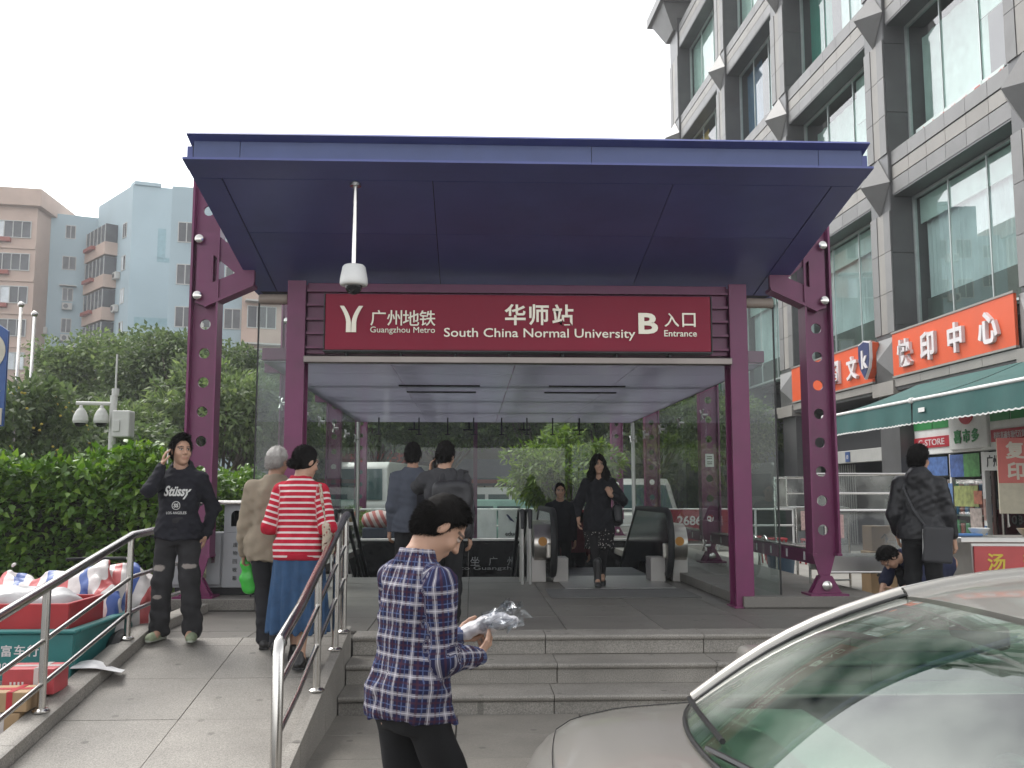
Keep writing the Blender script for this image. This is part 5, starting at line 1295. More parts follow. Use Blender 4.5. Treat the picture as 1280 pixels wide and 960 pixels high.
# ------------------------------------------------------------------ cartons and paper by the kerb
def carton(label, x, y, z, w, d, h, rz_, m, tape, mark):
    t = thing('carton', label, 'carton', (x, y, z), rz_)
    obj('box_body', bbox_(-w / 2, w / 2, -d / 2, d / 2, 0, h, .006, 2), m, t)
    obj('tape', join(box(-w / 2 - .001, w / 2 + .001, -.03, .03, h + .0008, h + .002), box(w * .1, w * .22, -d / 2 - .002, -d / 2 - .0008, 0, h), box(w * .1, w * .22, -d / 2, d / 2, h + .0022, h + .003)), tape, t)
    obj('print_mark', join(*[box(-w * .35 + k * .025, -w * .35 + k * .025 + .012, -d / 2 - .0014, -d / 2 - .0006, h * .2, h * .2 + .05) for k in range(4)]), mark, t)
    return t
CARD = mat('cardboard', (.36, .24, .13), rough=.8, var=.12, scale=6); CARDR = mat('carton_red', (.42, .05, .06), rough=.5, var=.15, scale=8)
TAPE = mat('packing_tape', (.55, .50, .48), rough=.25); RTAPE = mat('red_tape', (.42, .03, .04), rough=.3)
carton('plain brown carton at the bottom of the stack beside the kerb', -2.945, 6.78, 0, .32, .25, .343, R(0), CARD, TAPE, DARK)
carton('red printed carton on top of the brown stack beside the kerb', -2.885, 6.78, .348, .33, .25, .165, R(2), CARDR, TAPE, LETW)
carton('brown carton under the taped one beside the ramp foot', -2.945, 6.46, 0, .32, .25, .300, R(0), CARD, TAPE, DARK)
carton('brown carton sealed with red tape beside the ramp foot', -2.905, 6.46, .305, .31, .25, .12, R(2), CARD, RTAPE, DARK)
pp = grid_surf(lambda u, v: (-2.80 + .34 * u - .05 * v, 7.12 + .22 * v + .05 * u, rz(7.25) + .104 + .02 * math.sin(u * 5) * v - .07 * max(0, u - .45)), 8, 4)
o_ = obj('paper_sheet', thicken(pp, .002), mat('paper', (.72, .72, .72), rough=.7, var=.15, scale=14), None, True); tag(o_, 'white printed paper sheet lying across the ramp kerb', 'paper')
# ------------------------------------------------------------------ vegetation
def leaves_mesh(name, pos, out, size, seed, shape='broad', droop=.4, tone_shift=0.):
    """pos Nx3 leaf bases, out Nx3 preferred directions; each leaf is a folded six-point blade"""
    r = np.random.default_rng(seed); n = len(pos)
    d = out + r.normal(size=(n, 3)) * .75; d[:, 2] -= droop * r.uniform(0, 1, n); d /= np.linalg.norm(d, axis=1)[:, None] + 1e-9
    up = np.tile([0, 0, 1.], (n, 1)) + r.normal(size=(n, 3)) * .45
    s = np.cross(d, up); s /= np.linalg.norm(s, axis=1)[:, None] + 1e-9; nn = np.cross(s, d)
    L = size * r.uniform(.6, 1.3, n)[:, None]; W = L * (.30 if shape == 'broad' else .17)
    b = pos; m1 = pos + d * L * .38; tip = pos + d * L + nn * (-.18 * L)
    V = np.stack([b, m1 + s * W + nn * W * .25, m1, m1 - s * W + nn * W * .25, tip], 1).reshape(-1, 3)
    k = (np.arange(n) * 5)[:, None]
    F = np.concatenate([k + np.array([[0, 1, 2]]), k + np.array([[1, 4, 2]]), k + np.array([[0, 2, 3]]), k + np.array([[2, 4, 3]])], 0)
    me = fast_mesh(name, V, F)
    tone = np.clip(r.beta(2, 2, n) + tone_shift, 0, 1); a = me.attributes.new('tone', 'FLOAT', 'POINT'); a.data.foreach_set('value', np.repeat(tone, 5).astype(np.float32))
    return me
LEAF_D = leaf_mat('leaf_dark', (.055, .08, .036), (.105, .15, .064), (.19, .24, .105))
LEAF_M = leaf_mat('leaf_mid', (.068, .10, .042), (.135, .19, .075), (.24, .30, .12))
LEAF_L = leaf_mat('leaf_light', (.06, .10, .02), (.13, .20, .04), (.26, .33, .08))
LEAF_H = leaf_mat('leaf_hedge', (.04, .085, .016), (.095, .185, .03), (.22, .33, .06), trans=.3, rough=.34, spec=.4)
BARK = mat('bark', (.10, .08, .06), rough=.9, var=.3, scale=6, bump=.6, bscale=20)
FLOW = mat('yellow_petals', (.55, .42, .06), rough=.6)
def make_tree(H, rad, seed, lm, lsize, nclump, per, shape='broad', trunk_h=.35, flat=.75):
    """returns (trunk mesh, crown mesh)"""
    r = np.random.default_rng(seed); parts = []
    base = np.array([0, 0, 0.]); top = np.array([r.normal() * .15, r.normal() * .15, H * trunk_h])
    parts.append(tube([base, (base + top) / 2 + [.06, .03, 0], top], [H * .026, H * .021, H * .017], 8))
    cc = np.array([0, 0, H - rad * flat * .95]); cl = []
    for i in range(nclump):
        v = r.normal(size=3); v /= np.linalg.norm(v); v[2] = v[2] * .9 + .1
        q = cc + v * np.array([rad, rad, rad * flat]) * r.uniform(.45, 1.0) ** .6 * r.uniform(.8, 1.08); q[2] = max(q[2], H * trunk_h * .75); cl.append(q)
    for i in range(0, nclump, max(1, nclump // 16)):
        q = cl[i]; md = (top + q) / 2 + np.array([0, 0, .12 * H * r.uniform(-.2, .6)]); parts.append(tube([top - [0, 0, .1], md, q], [H * .012, H * .007, H * .003], 6))
    P = []; O = []
    for q in cl:
        cr = rad * r.uniform(.20, .36); k = int(per * r.uniform(.6, 1.4))
        v = r.normal(size=(k, 3)); v /= np.linalg.norm(v, axis=1)[:, None]; p = q + v * np.array([cr, cr, cr * .6]) * r.uniform(.3, 1, (k, 1)) ** .5
        P.append(p); O.append(v * .6 + unit(q - cc) * .7)
    return mesh_of('trunk', join(*parts), True), leaves_mesh('crown', np.vstack(P), np.vstack(O), lsize, seed + 1, shape)
TR = {'dark': (make_tree(8, 3.0, 11, LEAF_D, .19, 130, 200), LEAF_D), 'mid': (make_tree(7.2, 2.6, 12, LEAF_M, .18, 120, 190), LEAF_M), 'big': (make_tree(6, 2.2, 13, LEAF_M, .30, 70, 110, 'long', .3, .8), LEAF_M), 'light': (make_tree(3.3, 1.35, 14, LEAF_L, .20, 60, 90, 'long', .25, .8), LEAF_L), 'bush': (make_tree(3.2, 1.8, 15, LEAF_D, .16, 90, 150, 'broad', .12, .75), LEAF_D)}
for (ms, lm) in TR.values():
    ms[0].materials.append(BARK); ms[1].materials.append(lm)
def tree(kind, label, x, y, s=1., rot=0., name='tree', z=0., group=None, sz=None):
    t = thing(name, label, 'tree' if name == 'tree' else 'shrub', (x, y, z), R(rot), group); t.scale = (s, s, sz or s)
    link('trunk', TR[kind][0][0], None, t); link('crown', TR[kind][0][1], None, t); return t
G = 'trees behind the hedge'
tree('mid', 'round crowned tree in front of the blue gable wall', -11.3, 31, 0.9, 0, group=G)
tree('dark', 'dark tree between the round crowned tree and the holed purple column', -8.4, 29, 0.78, 70, group=G)
tree('dark', 'dark leafy tree behind the two steel flag poles', -16.5, 29, 0.46, 130, group=G)
tree('mid', 'loose leafy tree below the small stacked windows', -13.6, 26, 0.5, 200, group=G)
tree('big', 'long leaved tree behind the pole with dome cameras', -8.6, 23, 0.62, 40, group=G)
tree('dark', 'dark tree growing against the salmon balconies', -19.5, 34, 0.46, 260, group=G)
tree('big', 'drooping long leaved tree behind the purple column', -6.4, 25, 0.8, 150, group=G)
tree('mid', 'leafy tree seen between the column and the glass wing', -6.6, 29, 0.72, 310, group=G)
tree('bush', 'low dark shrub mass below the loose leafy tree', -10.6, 19.5, 1.0, 30, 'shrub')
tree('bush', 'low dark shrub mass beneath the flag poles', -14.5, 21, 1.1, 140, 'shrub')
tree('bush', 'low dark shrub beside the holed column', -7.2, 20, .95, 240, 'shrub')
G2 = 'street trees beyond the rear glass'
tree('mid', 'leafy street tree above the red restaurant sign', -3.3, 33, .80, 20, group=G2)
tree('mid', 'leafy street tree left of the purple mullion', -.9, 35, .84, 100, group=G2)
tree('mid', 'leafy street tree right of the purple mullion', 2.2, 34, .84, 190, group=G2)
tree('big', 'long leaved street tree behind the woman in black', 4.2, 30, .86, 280, group=G2)
tree('mid', 'leafy street tree above the white van roof', 6.2, 33, .80, 330, group=G2)
tree('mid', 'green street tree below the green projecting board', 7.6, 29, .62, 60, group=G2)
tree('big', 'long leaved street tree at the left glass corner', -5.4, 29, .62, 10, group=G2)
tree('light', 'pale yellow green small tree behind the escalator', 2.05, 22.0, .92, 0, group=G2)
# yellow blossoms on a shrub
ys_ = tree('bush', 'shrub dotted with yellow blossoms behind the camera pole', -8.05, 17.6, .86, 80, 'shrub', sz=1.12)
r_ = np.random.default_rng(4); pts = []
for i in range(46):
    v = r_.normal(size=3); v /= np.linalg.norm(v); v[1] = -abs(v[1]); v[2] = abs(v[2]); q = np.array([0, 0, 2.0]) + v * np.array([1.5, 1.6, 1.15]); pts.append(xf(bev(cbox((0, 0, 0), (.055, .055, .035)), .015, 1), q, rz=i))
b_ = obj('blossoms', join(*pts), FLOW, ys_); b_['kind'] = 'stuff'
# clipped hedge: leaves on its surface and inside it, twigs and a solid dark core within
def hedge(label, x0, x1, y0, y1, z0, z1, dens, seed, lsize=.11):
    r = np.random.default_rng(seed); t = thing('hedge', label, 'hedge', ((x0 + x1) / 2, (y0 + y1) / 2, 0)); off = np.array([(x0 + x1) / 2, (y0 + y1) / 2, 0])
    fs = [((x0, y0, z0), (x1 - x0, 0, 0), (0, 0, z1 - z0), (0, -1, .3)), ((x0, y0, z1), (x1 - x0, 0, 0), (0, y1 - y0, 0), (0, -.2, 1)), ((x1, y0, z0), (0, y1 - y0, 0), (0, 0, z1 - z0), (1, -.2, .3)), ((x0, y0, z0), (0, y1 - y0, 0), (0, 0, z1 - z0), (-1, -.2, .3)), ((x0, y1, z0), (x1 - x0, 0, 0), (0, 0, z1 - z0), (0, 1, .3))]
    P = []; O = []
    for o, u, v, nrm in fs:
        o, u, v, nrm = map(lambda q: np.array(q, float), (o, u, v, nrm)); k = int(np.linalg.norm(u) * np.linalg.norm(v) * dens)
        a = r.uniform(0, 1, (k, 1)); b = r.uniform(0, 1, (k, 1)); p = o + a * u + b * v
        bulge = .10 * np.sin(p[:, :1] * 3.1 + p[:, 1:2] * 2 + seed) + .08 * np.sin(p[:, :1] * 7.3 + p[:, 2:3] * 5) + .06 * np.sin(p[:, 1:2] * 9 + p[:, 2:3] * 8)
        p = p + nrm * (bulge - np.abs(r.normal(size=(k, 1))) * .14 + (r.uniform(0, 1, (k, 1)) > .97) * .12); P.append(p); O.append(np.tile(nrm, (k, 1)))
    me = leaves_mesh('foliage', np.vstack(P) - off, np.vstack(O), lsize, seed, 'broad', .7); me.materials.append(LEAF_H)
    link('foliage', me, None, t)
    tw = [tube([(r.uniform(x0, x1) - off[0], r.uniform(y0 + .2, y1 - .2) - off[1], 0), (r.uniform(x0, x1) * .15 + .85 * (x0 + (x1 - x0) * i / 60) - off[0], r.uniform(y0, y1) - off[1], z1 - .2)], [.02, .006], 5) for i in range(60)]
    tw.append(xf(box(-(x1 - x0) / 2 + .35, (x1 - x0) / 2 - .35, -(y1 - y0) / 2 + .35, (y1 - y0) / 2 - .35, .1, z1 - .4), (0, 0, 0)))  # solid dark core box inside the leaves
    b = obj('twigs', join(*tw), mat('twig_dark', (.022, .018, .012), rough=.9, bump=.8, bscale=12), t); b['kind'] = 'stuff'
hedge('clipped glossy green hedge behind the cargo tricycle', -12.5, -3.25, 10.7, 12.8, .25, 1.98, 1250, 3)
hedge('clipped green hedge beyond the recycling bin along the glass wall', -5.6, -3.6, 13.2, 19.5, .25, 1.86, 700, 5)
# ------------------------------------------------------------------ apartment blocks on the left
BLUEW = mat('wall_light_blue', (.38, .48, .52), rough=.85, var=.06, scale=.25, stain=.35, stain_col=(.31, .41, .45), sscale=.22)  # pale wall paints, lightened further to put distance haze into the colour
SALM = mat('wall_salmon', (.50, .375, .31), rough=.85, var=.10, scale=.4, stain=.35, stain_col=(.32, .23, .19), sscale=.5)
REDP = mat('planter_red', (.30, .09, .07), rough=.8)
WDARK = mat('room_dark', (.07, .072, .078), rough=.25, var=.5, scale=.8)
WFR = mat('window_white', (.50, .50, .48), rough=.5)
AC = mat('ac_white', (.48, .47, .44), rough=.5, var=.1)
def wall_frame(p0, p1):
    d = np.array(p1, float) - np.array(p0, float); L = float(np.linalg.norm(d)); return L, math.atan2(d[1], d[0])
def prism(pts, z0, z1):
    n = len(pts); V = [(x, y, z) for z in (z0, z1) for x, y in pts]; return (np.array(V), [tuple(range(n - 1, -1, -1)), tuple(range(n, 2 * n))] + [(i, (i + 1) % n, n + (i + 1) % n, n + i) for i in range(n)])
def window(b, p0, ang, s, z, w, h, m=WDARK, cols=2, out=.05, hood=False):
    """window on a wall starting at p0 heading ang; its outside is to the right of the heading"""
    o = np.array(b.location)
    def W(g, extra=0.): return (xf(g, (p0[0], p0[1], 0), rz=ang)[0] - o, g[1])
    wn = obj('window', W(join(box(s - w / 2, s + w / 2, -out, .2, z, z + .06), box(s - w / 2, s + w / 2, -out, .2, z + h - .06, z + h), *[box(s - w / 2 + (w - .06) * k / cols, s - w / 2 + (w - .06) * k / cols + .06, -out, .2, z + .06, z + h - .06) for k in range(cols + 1)])), WFR, b)
    for k in range(cols):
        a = s - w / 2 + .06 + (w - .06) * k / cols
        obj('pane', W(box(a, a + (w - .06) / cols - .06, -.02, .1, z + .06, z + h - .06)), random.choice([m, m, CURT]) if m is WDARK else m, wn)
    if hood: obj('window_hood', W(box(s - w / 2 - .25, s + w / 2 + .25, -.55, .0, z + h + .12, z + h + .2)), AC, wn)
def acunit(b, p0, ang, s, z):
    o = np.array(b.location); g = xf(bbox_(s - .42, s + .42, -.42, -.03, z, z + .6, .03, 2), (p0[0], p0[1], 0), rz=ang); u = obj('air_conditioner', (g[0] - o, g[1]), AC, b)
    g = xf(lathe([(.2, 0), (.2, .03)], 16, (s - .1, -.45, z + .3), 'y'), (p0[0], p0[1], 0), rz=ang); obj('fan_grille', (g[0] - o, g[1]), WDARK, u)
def bpart(b, nm, g, m): return obj(nm, (np.asarray(g[0]) - np.array(b.location), g[1]), m, b)
AP = thing('apartment_block', 'light blue apartment block with salmon balconies and a bare gable wall', 'building', (-33, 86, 0))
bpart(AP, 'gable_wall', prism([(-34, 87.9), (-28.7, 81.4), (-22.0, 83.4), (-24, 96), (-34, 96)], 0, 27.6), BLUEW)
bpart(AP, 'parapet', prism([(-29.2, 82.2), (-28.5, 81.2), (-26.5, 81.9), (-27.5, 83)], 27.602, 27.9), BLUEW)
bpart(AP, 'recessed_wall', prism([(-38.2, 86.5), (-34, 88.2), (-34, 95), (-38.2, 95)], 0, 26.6), BLUEW)
bpart(AP, 'balcony_block', prism([(-48, 82.0), (-37.6, 83.8), (-37.9, 95), (-48, 95)], 0, 26.2), SALM)
bpart(AP, 'roof_slab', prism([(-48, 81.3), (-37.1, 83.2), (-37.5, 95), (-48, 95)], 26.202, 27.7), SALM)
# faded repaint patches on the gable
PATCH = mat('repaint_patch', (.27, .40, .44), rough=.9)
L, a = wall_frame((-28.7, 81.4), (-22.0, 83.4))
for s0, s1, z0, z1 in ((2.1, 2.75, 21.4, 24.0), (2.1, 3.1, 21.1, 21.5), (.5, 4.6, 15.6, 16.3)):
    g = xf(box(s0, s1, -.012, .0, z0, z1), (-28.7, 81.4, 0), rz=a); bpart(AP, 'paint_patch', g, PATCH)
L, a = wall_frame((-38.2, 86.5), (-34, 88.2)); p0 = (-38.2, 86.5)
for k, (w, h) in enumerate(((.85, 1.25), (1.15, 1.25), (.9, 1.2), (.85, 1.3), (.9, 1.2), (.9, 1.2), (.9, 1.2))):
    window(AP, p0, a, 2.2, 24.4 - 2.85 * k, w, h, hood=k == 2)
    if k in (2, 3, 5): acunit(AP, p0, a, 2.2, 23.6 - 2.85 * k)
acunit(AP, p0, a, .3, 15.6)
L, a = wall_frame((-48, 82.0), (-37.6, 83.8)); p0 = (-48, 82.0)
for k in range(8):
    z = 24.0 - 2.85 * k
    for s in (2.2, 5.5, 8.7): window(AP, p0, a, s, z - .55, 2.9, 1.5, cols=4, out=.12)
    bpart(AP, 'planter_ledge', xf(box(5.5, 8.6, -.5, -.02, z - .95, z - .6), (p0[0], p0[1], 0), rz=a), REDP)
    bpart(AP, 'floor_band', xf(box(0, L, -.16, -.001, z - 1.5, z - 1.25), (p0[0], p0[1], 0), rz=a), SALM)
L, a = wall_frame((-34, 87.9), (-28.7, 81.4)); p0 = (-34, 87.9)
for k in range(8):
    z = 23.6 - 2.85 * k
    bpart(AP, 'balcony', xf(box(.2, 5.3, -1.1, -.001, z - 1.55, z - .45), (p0[0], p0[1], 0), rz=a), SALM)
    bpart(AP, 'balcony_room', xf(box(.3, 5.2, -1.0, -.002, z - .449, z + 1.15), (p0[0], p0[1], 0), rz=a), WDARK)
    for q in range(6): bpart(AP, 'balcony_post', xf(box(.3 + .95 * q, .36 + .95 * q, -1.06, -1.001, z - .449, z + 1.15), (p0[0], p0[1], 0), rz=a), WFR)
    bpart(AP, 'planter_ledge', xf(box(.8, 3.0, -1.45, -1.101, z - .75, z - .45), (p0[0], p0[1], 0), rz=a), REDP)
    window(AP, p0, a, 6.9, z - .3, .9, 1.3)
    if k in (1, 2, 3): acunit(AP, p0, a, 5.85, z - .9)
# laundry on a pole
for q, c in enumerate(((.6, .6, .62), (.6, .45, .48), (.55, .55, .58))):
    g = thicken(grid_surf(lambda u, v: (.4 * u + .5 * q, -1.9 + .05 * math.sin(u * 6), 14.7 - 1.6 * v - .1 * u), 4, 3), .02); bpart(AP, 'hanging_cloth', xf(g, (p0[0], p0[1], 0), rz=a), mat('cloth_%d' % q, c, rough=.9))
EB = thing('apartment_block', 'grey blue apartment block with salmon corner seen behind the glass wing', 'building', (-15, 66, 0))
bpart(EB, 'wall', prism([(-20, 64), (-15.2, 65), (-15.2, 78), (-20, 78)], 0, 22), BLUEW)
bpart(EB, 'corner_block', prism([(-15.19, 64), (-9.5, 66), (-9.5, 78), (-15.19, 78)], 0, 21), SALM)
L, a = wall_frame((-20, 64), (-15.2, 65)); p0 = (-20, 64)
for k in range(6):
    z = 18.2 - 2.85 * k
    for s in (1.0, 2.7, 4.1): window(EB, p0, a, s, z, 1.1, 1.4)
    acunit(EB, p0, a, 1.9, z - .3)
L, a = wall_frame((-15.19, 64), (-9.5, 66)); p0 = (-15.19, 64)
for k in range(6):
    z = 18.2 - 2.85 * k
    for s in (1.3, 3.6): window(EB, p0, a, s, z, 1.9, 1.5, cols=3)
    bpart(EB, 'window_ledge', xf(box(.2, 5.2, -.7, -.01, z + 1.7, z + 1.8), (p0[0], p0[1], 0), rz=a), AC)
# pale boundary wall behind the hedge
bw_ = thing('boundary_wall', 'low pale rendered wall with ribbed cap behind the hedge', 'wall', (-8, 21, 0))
bpart(bw_, 'wall_face', box(-10.5, -4.2, 21, 21.2, 0, 1.95), mat('render_pale', (.30, .29, .26), rough=.85, var=.1)); bpart(bw_, 'wall_cap', box(-10.6, -4.1, 20.9, 21.3, 1.952, 2.12), mat('cap_grey', (.24, .24, .23), rough=.8))

# ------------------------------------------------------------------ sign and poles at the left edge
PS = thing('road_sign', 'blue metal sign with cream figures on a post at the left edge', 'sign', (-7.2, 14.5, 0))
SB = mat('sign_blue', (.012, .06, .22), rough=.4, var=.08); CREAM = mat('sign_cream', (.50, .46, .38), rough=.6)
for p in [bpart(PS, 'post', tube([(-6.95, 14.5, 0), (-6.95, 14.5, 2.7)], .05, 10), STEEL_B), bpart(PS, 'post', tube([(-7.9, 14.5, 0), (-7.9, 14.5, 2.7)], .05, 10), STEEL_B)]: pass
bd = bpart(PS, 'board', plate([(-8.1, 2.62), (-6.80, 2.62), (-6.80, 4.02), (-6.95, 4.12), (-8.1, 4.3)], [], .05, 'xz', 14.45), SB)
bpart(PS, 'lower_strip', box(-8.08, -6.82, 14.405, 14.424, 2.64, 2.88), CREAM)
bpart(PS, 'figure', plate(circ(-7.12, 3.72, .30, 28), [circ(-7.12, 3.72, .19, 24)], .01, 'xz', 14.418), CREAM)
bpart(PS, 'arrow', plate([(-7.45, 3.10), (-7.02, 3.10), (-7.02, 3.06), (-6.86, 3.13), (-7.0, 3.26), (-7.02, 3.17), (-7.45, 3.17)], [], .01, 'xz', 14.418), CREAM)
bpart(PS, 'strip_lettering', xf(text_geo('出入口', h=.14, depth=.006), (-7.1, 14.404, 2.76)), DARK)
for x, y, h, lb in ((-8.05, 17.5, 5.0, 'tall steel flag pole with ball top nearest the blue sign'), (-7.85, 17.6, 4.85, 'slightly shorter steel flag pole with ball top beside its twin')):
    t = thing('flag_pole', lb, 'pole', (x, y, 0)); bpart(t, 'shaft', tube([(x, y, 0), (x, y, h - .05)], [.035, .028], 12), STEEL); bpart(t, 'ball', lathe([(.055 * math.sin(q) + .001, h - .055 * math.cos(q)) for q in np.linspace(0, 3.14, 9)], 16, (x, y, 0)), STEEL)
# camera pole
CP = thing('camera_pole', 'white street camera pole with two egg shaped domes and a control box', 'pole', (-5.15, 14.2, 0))
wp = mat('pole_white', (.50, .50, .47), rough=.5, var=.08)
bpart(CP, 'mast', tube([(-5.15, 14.2, 0), (-5.15, 14.2, 3.05)], .05, 12), wp); bpart(CP, 'antenna', tube([(-5.13, 14.2, 3.05), (-5.13, 14.2, 3.65)], .014, 6), wp); bpart(CP, 'mast_cap', tube([(-5.13, 14.2, 3.05), (-5.13, 14.2, 3.15)], .05, 10), wp)
bpart(CP, 'arm', tube([(-5.64, 14.1, 2.93), (-5.1, 14.2, 2.93)], .028, 10), wp)
for x in (-5.56, -5.27):
    h = bpart(CP, 'dome_housing', lathe([(.02, 2.90), (.03, 2.86), (.065, 2.82), (.095, 2.75), (.105, 2.68), (.095, 2.645)], 20, (x, 14.08, 0)), wp)
    bpart(CP, 'dome_glass', lathe([(.12, 2.488)] + [(.12 * math.cos(q), 2.488 - .09 * math.sin(q)) for q in np.linspace(.1, 1.5, 6)], 18, (x, 14.08, 0)), MATS['smoked_dome']) if False else wobj('dome_glass', lathe([(.08, 2.643)] + [(.08 * math.cos(q), 2.643 - .055 * math.sin(q)) for q in np.linspace(.1, 1.5, 6)], 18, (x, 14.08, 0)), MATS['smoked_dome'], h, 40)
cb_ = bpart(CP, 'control_box', bbox_(-5.09, -4.84, 13.98, 14.22, 2.44, 2.82, .02, 2), wp); wobj('box_door', bbox_(-5.06, -4.97, 13.96, 13.978, 2.52, 2.68, .005, 1), wp, cb_)

# ------------------------------------------------------------------ street behind the entrance
struct('road', box(-80, 60, 24.2, 34.5, -.02, .012), mat('road_asphalt', (.11, .108, .105), rough=.85, var=.15, scale=1, bump=.2, bscale=80))
def building_row(name, label, x0, x1, y, h, col, floors, signs=()):
    b = thing(name, label, 'building', ((x0 + x1) / 2, y, 0)); bpart(b, 'wall', box(x0, x1, y, y + 10, 2.9, h), mat('wall_' + label[:6], col, rough=.8, var=.15, scale=.4))
    bpart(b, 'shop_recess', box(x0, x1, y + .6, y + 1, 0, 2.9), WDARK)
    for k in range(floors):
        for s in np.arange(x0 + 1.2, x1 - .8, 2.2): window(b, (x0, y), 0., s - x0, 3.9 + 2.9 * k, 1.3, 1.4)
    return b
RB = building_row('restaurant_building', 'low restaurant building with red signboard and green awning across the street', -6.4, -1.4, 38, 7.5, (.14, .13, .12), 1)
bd = bpart(RB, 'signboard', box(-5.0, -2.3, 37.7, 37.95, 2.15, 3.35), mat('sign_brick', (.16, .03, .03), rough=.6, var=.2))
for i, ch in enumerate('东北饺子坊'): wobj('character', xf(text_geo(ch, h=.42, depth=.05, bold=.02), (-4.5 + .46 * i, 37.69, 3.0)), mat('sign_red_bright', (.45, .03, .02), rough=.5), bd)
for i, ch in enumerate('特色家常菜'): wobj('character', xf(text_geo(ch, h=.30, depth=.03), (-4.45 + .44 * i, 37.69, 2.48)), mat('sign_gold', (.35, .22, .06), rough=.6), bd)
bpart(RB, 'green_fascia', box(-6.3, -2.2, 37.4, 37.7, 1.75, 2.1), mat('fascia_teal', (.05, .16, .12), rough=.6))
for x in (-4.6, -3.9, -3.2): bpart(RB, 'lamp', lathe([(.16, 1.55), (.12, 1.68), (.02, 1.72)], 12, (x, 37.5, 0)), mat('lamp_lit', (1, .97, .9), emit=2.5))
SR = building_row('shop_building', 'grey shop building with red edged awning across the street', -1.2, 9, 40, 10, (.16, .15, .14), 2)
bpart(SR, 'awning_red', box(-1, 6, 38.6, 38.7, 2.05, 2.2), mat('awning_dark_red', (.22, .03, .03), rough=.7)); bpart(SR, 'awning_roof', (np.array([(-1, 38.6, 2.2), (6, 38.6, 2.2), (6, 40, 3.0), (-1, 40, 3.0), (-1, 38.6, 2.25), (6, 38.6, 2.25), (6, 40, 3.05), (-1, 40, 3.05)]), list(BOXF)), mat('awning_slate', (.06, .07, .09), rough=.7))
for x in (.2, .55, .9): bpart(SR, 'cream_panel', box(x, x + .28, 39.4, 39.45, 1.55, 1.95), mat('panel_cream', (.45, .40, .30), rough=.6))  # plain cream panels, no emission
# vehicles
VW = mat('van_white', (.50, .50, .46), rough=.35, coat=.5, var=.05); VG = glass_mat('van_glass', (.35, .45, .45), ior=1.6)
def van(name, label, x, y, w, l, h, rzv, m=VW, nose=.5):
    t = thing(name, label, 'van', (x, y, .012), rzv); hw = w / 2
    prof = [(-l / 2, .28), (-l / 2, h * .52), (-l / 2 + nose * .35, h * .56), (-l / 2 + nose, h * .93), (-l / 2 + nose + .25, h), (l / 2 - .1, h), (l / 2, h * .9), (l / 2, .28)]
    n = len(prof); V = []
    for f, ins in ((-1, 0), (1, 0)): V += [(f * (hw - (.10 if p[1] > h * .6 else 0)), p[0], p[1]) for p in prof]
    g = (np.array(V), [tuple(range(n)), tuple(range(2 * n - 1, n - 1, -1))] + [(i, (i + 1) % n, n + (i + 1) % n, n + i) for i in range(n)])
    obj('body', bev(g, .05, 2), m, t, 40)
    a, b = prof[2], prof[3]
    wsn = (np.array([(-hw + .16, a[0] - .02, a[1] + .03), (hw - .16, a[0] - .02, a[1] + .03), (hw - .24, b[0] - .02, b[1] - .03), (-hw + .24, b[0] - .02, b[1] - .03)]), [(0, 1, 2, 3)])
    obj('windscreen', thicken(wsn, .02, (0, 1, 0)), VG if False else mat('van_screen', (.05, .09, .09), rough=.06), t)
    for s in (-1, 1):
        for k in range(3):
            y0 = -l / 2 + nose + .15 + k * (l - nose - .5) / 3
            obj('side_window', cbox((s * (hw - .045), y0 + (l - nose - .9) / 6, h * .74), (.09, (l - nose - .9) / 3, h * .26)), MATS['van_screen'], t)
        obj('headlight', bbox_(s * (hw - .22) - .14, s * (hw - .22) + .14, -l / 2 - .02, -l / 2 + .05, h * .38, h * .48, .02, 2), glass_mat('lamp_glass', (.8, .82, .84)), t)
        obj('mirror', bbox_(s * (hw + .1) - .07, s * (hw + .1) + .07, -l / 2 + .3, -l / 2 + .38, h * .58, h * .70, .02, 2), SEAL, t)
        for yy in (-l * .3, l * .3):
            wv = obj('wheel', xf(lathe([(.2, -.09), (.30, -.10), (.33, 0), (.30, .10), (.2, .09)], 20, (0, 0, 0), 'x'), (s * (hw - .1), yy, .33)), RUBBER, t, 40)
    obj('bumper', bbox_(-hw, hw, -l / 2 - .06, -l / 2 + .05, .25, h * .30, .03, 2), m, t)
    return t
van('white_van', 'white van facing the rear glass behind the right escalator side', 4.5, 28.5, 1.95, 4.6, 2.05, R(4), nose=.7)
van('white_minibus', 'white minibus partly behind the two men before the restaurant', -2.75, 31.0, 2.0, 6, 2.55, R(-12), nose=.35)
van('white_van', 'small white van behind the education banner', 1.35, 34.0, 1.7, 3.8, 1.85, R(75), nose=.8)
van('green_taxi', 'white and green taxi in front of the small white van', .9, 30.5, 1.7, 4.2, 1.45, R(78), mat('taxi_green', (.16, .30, .24), rough=.35), nose=1.2)['category'] = 'taxi'
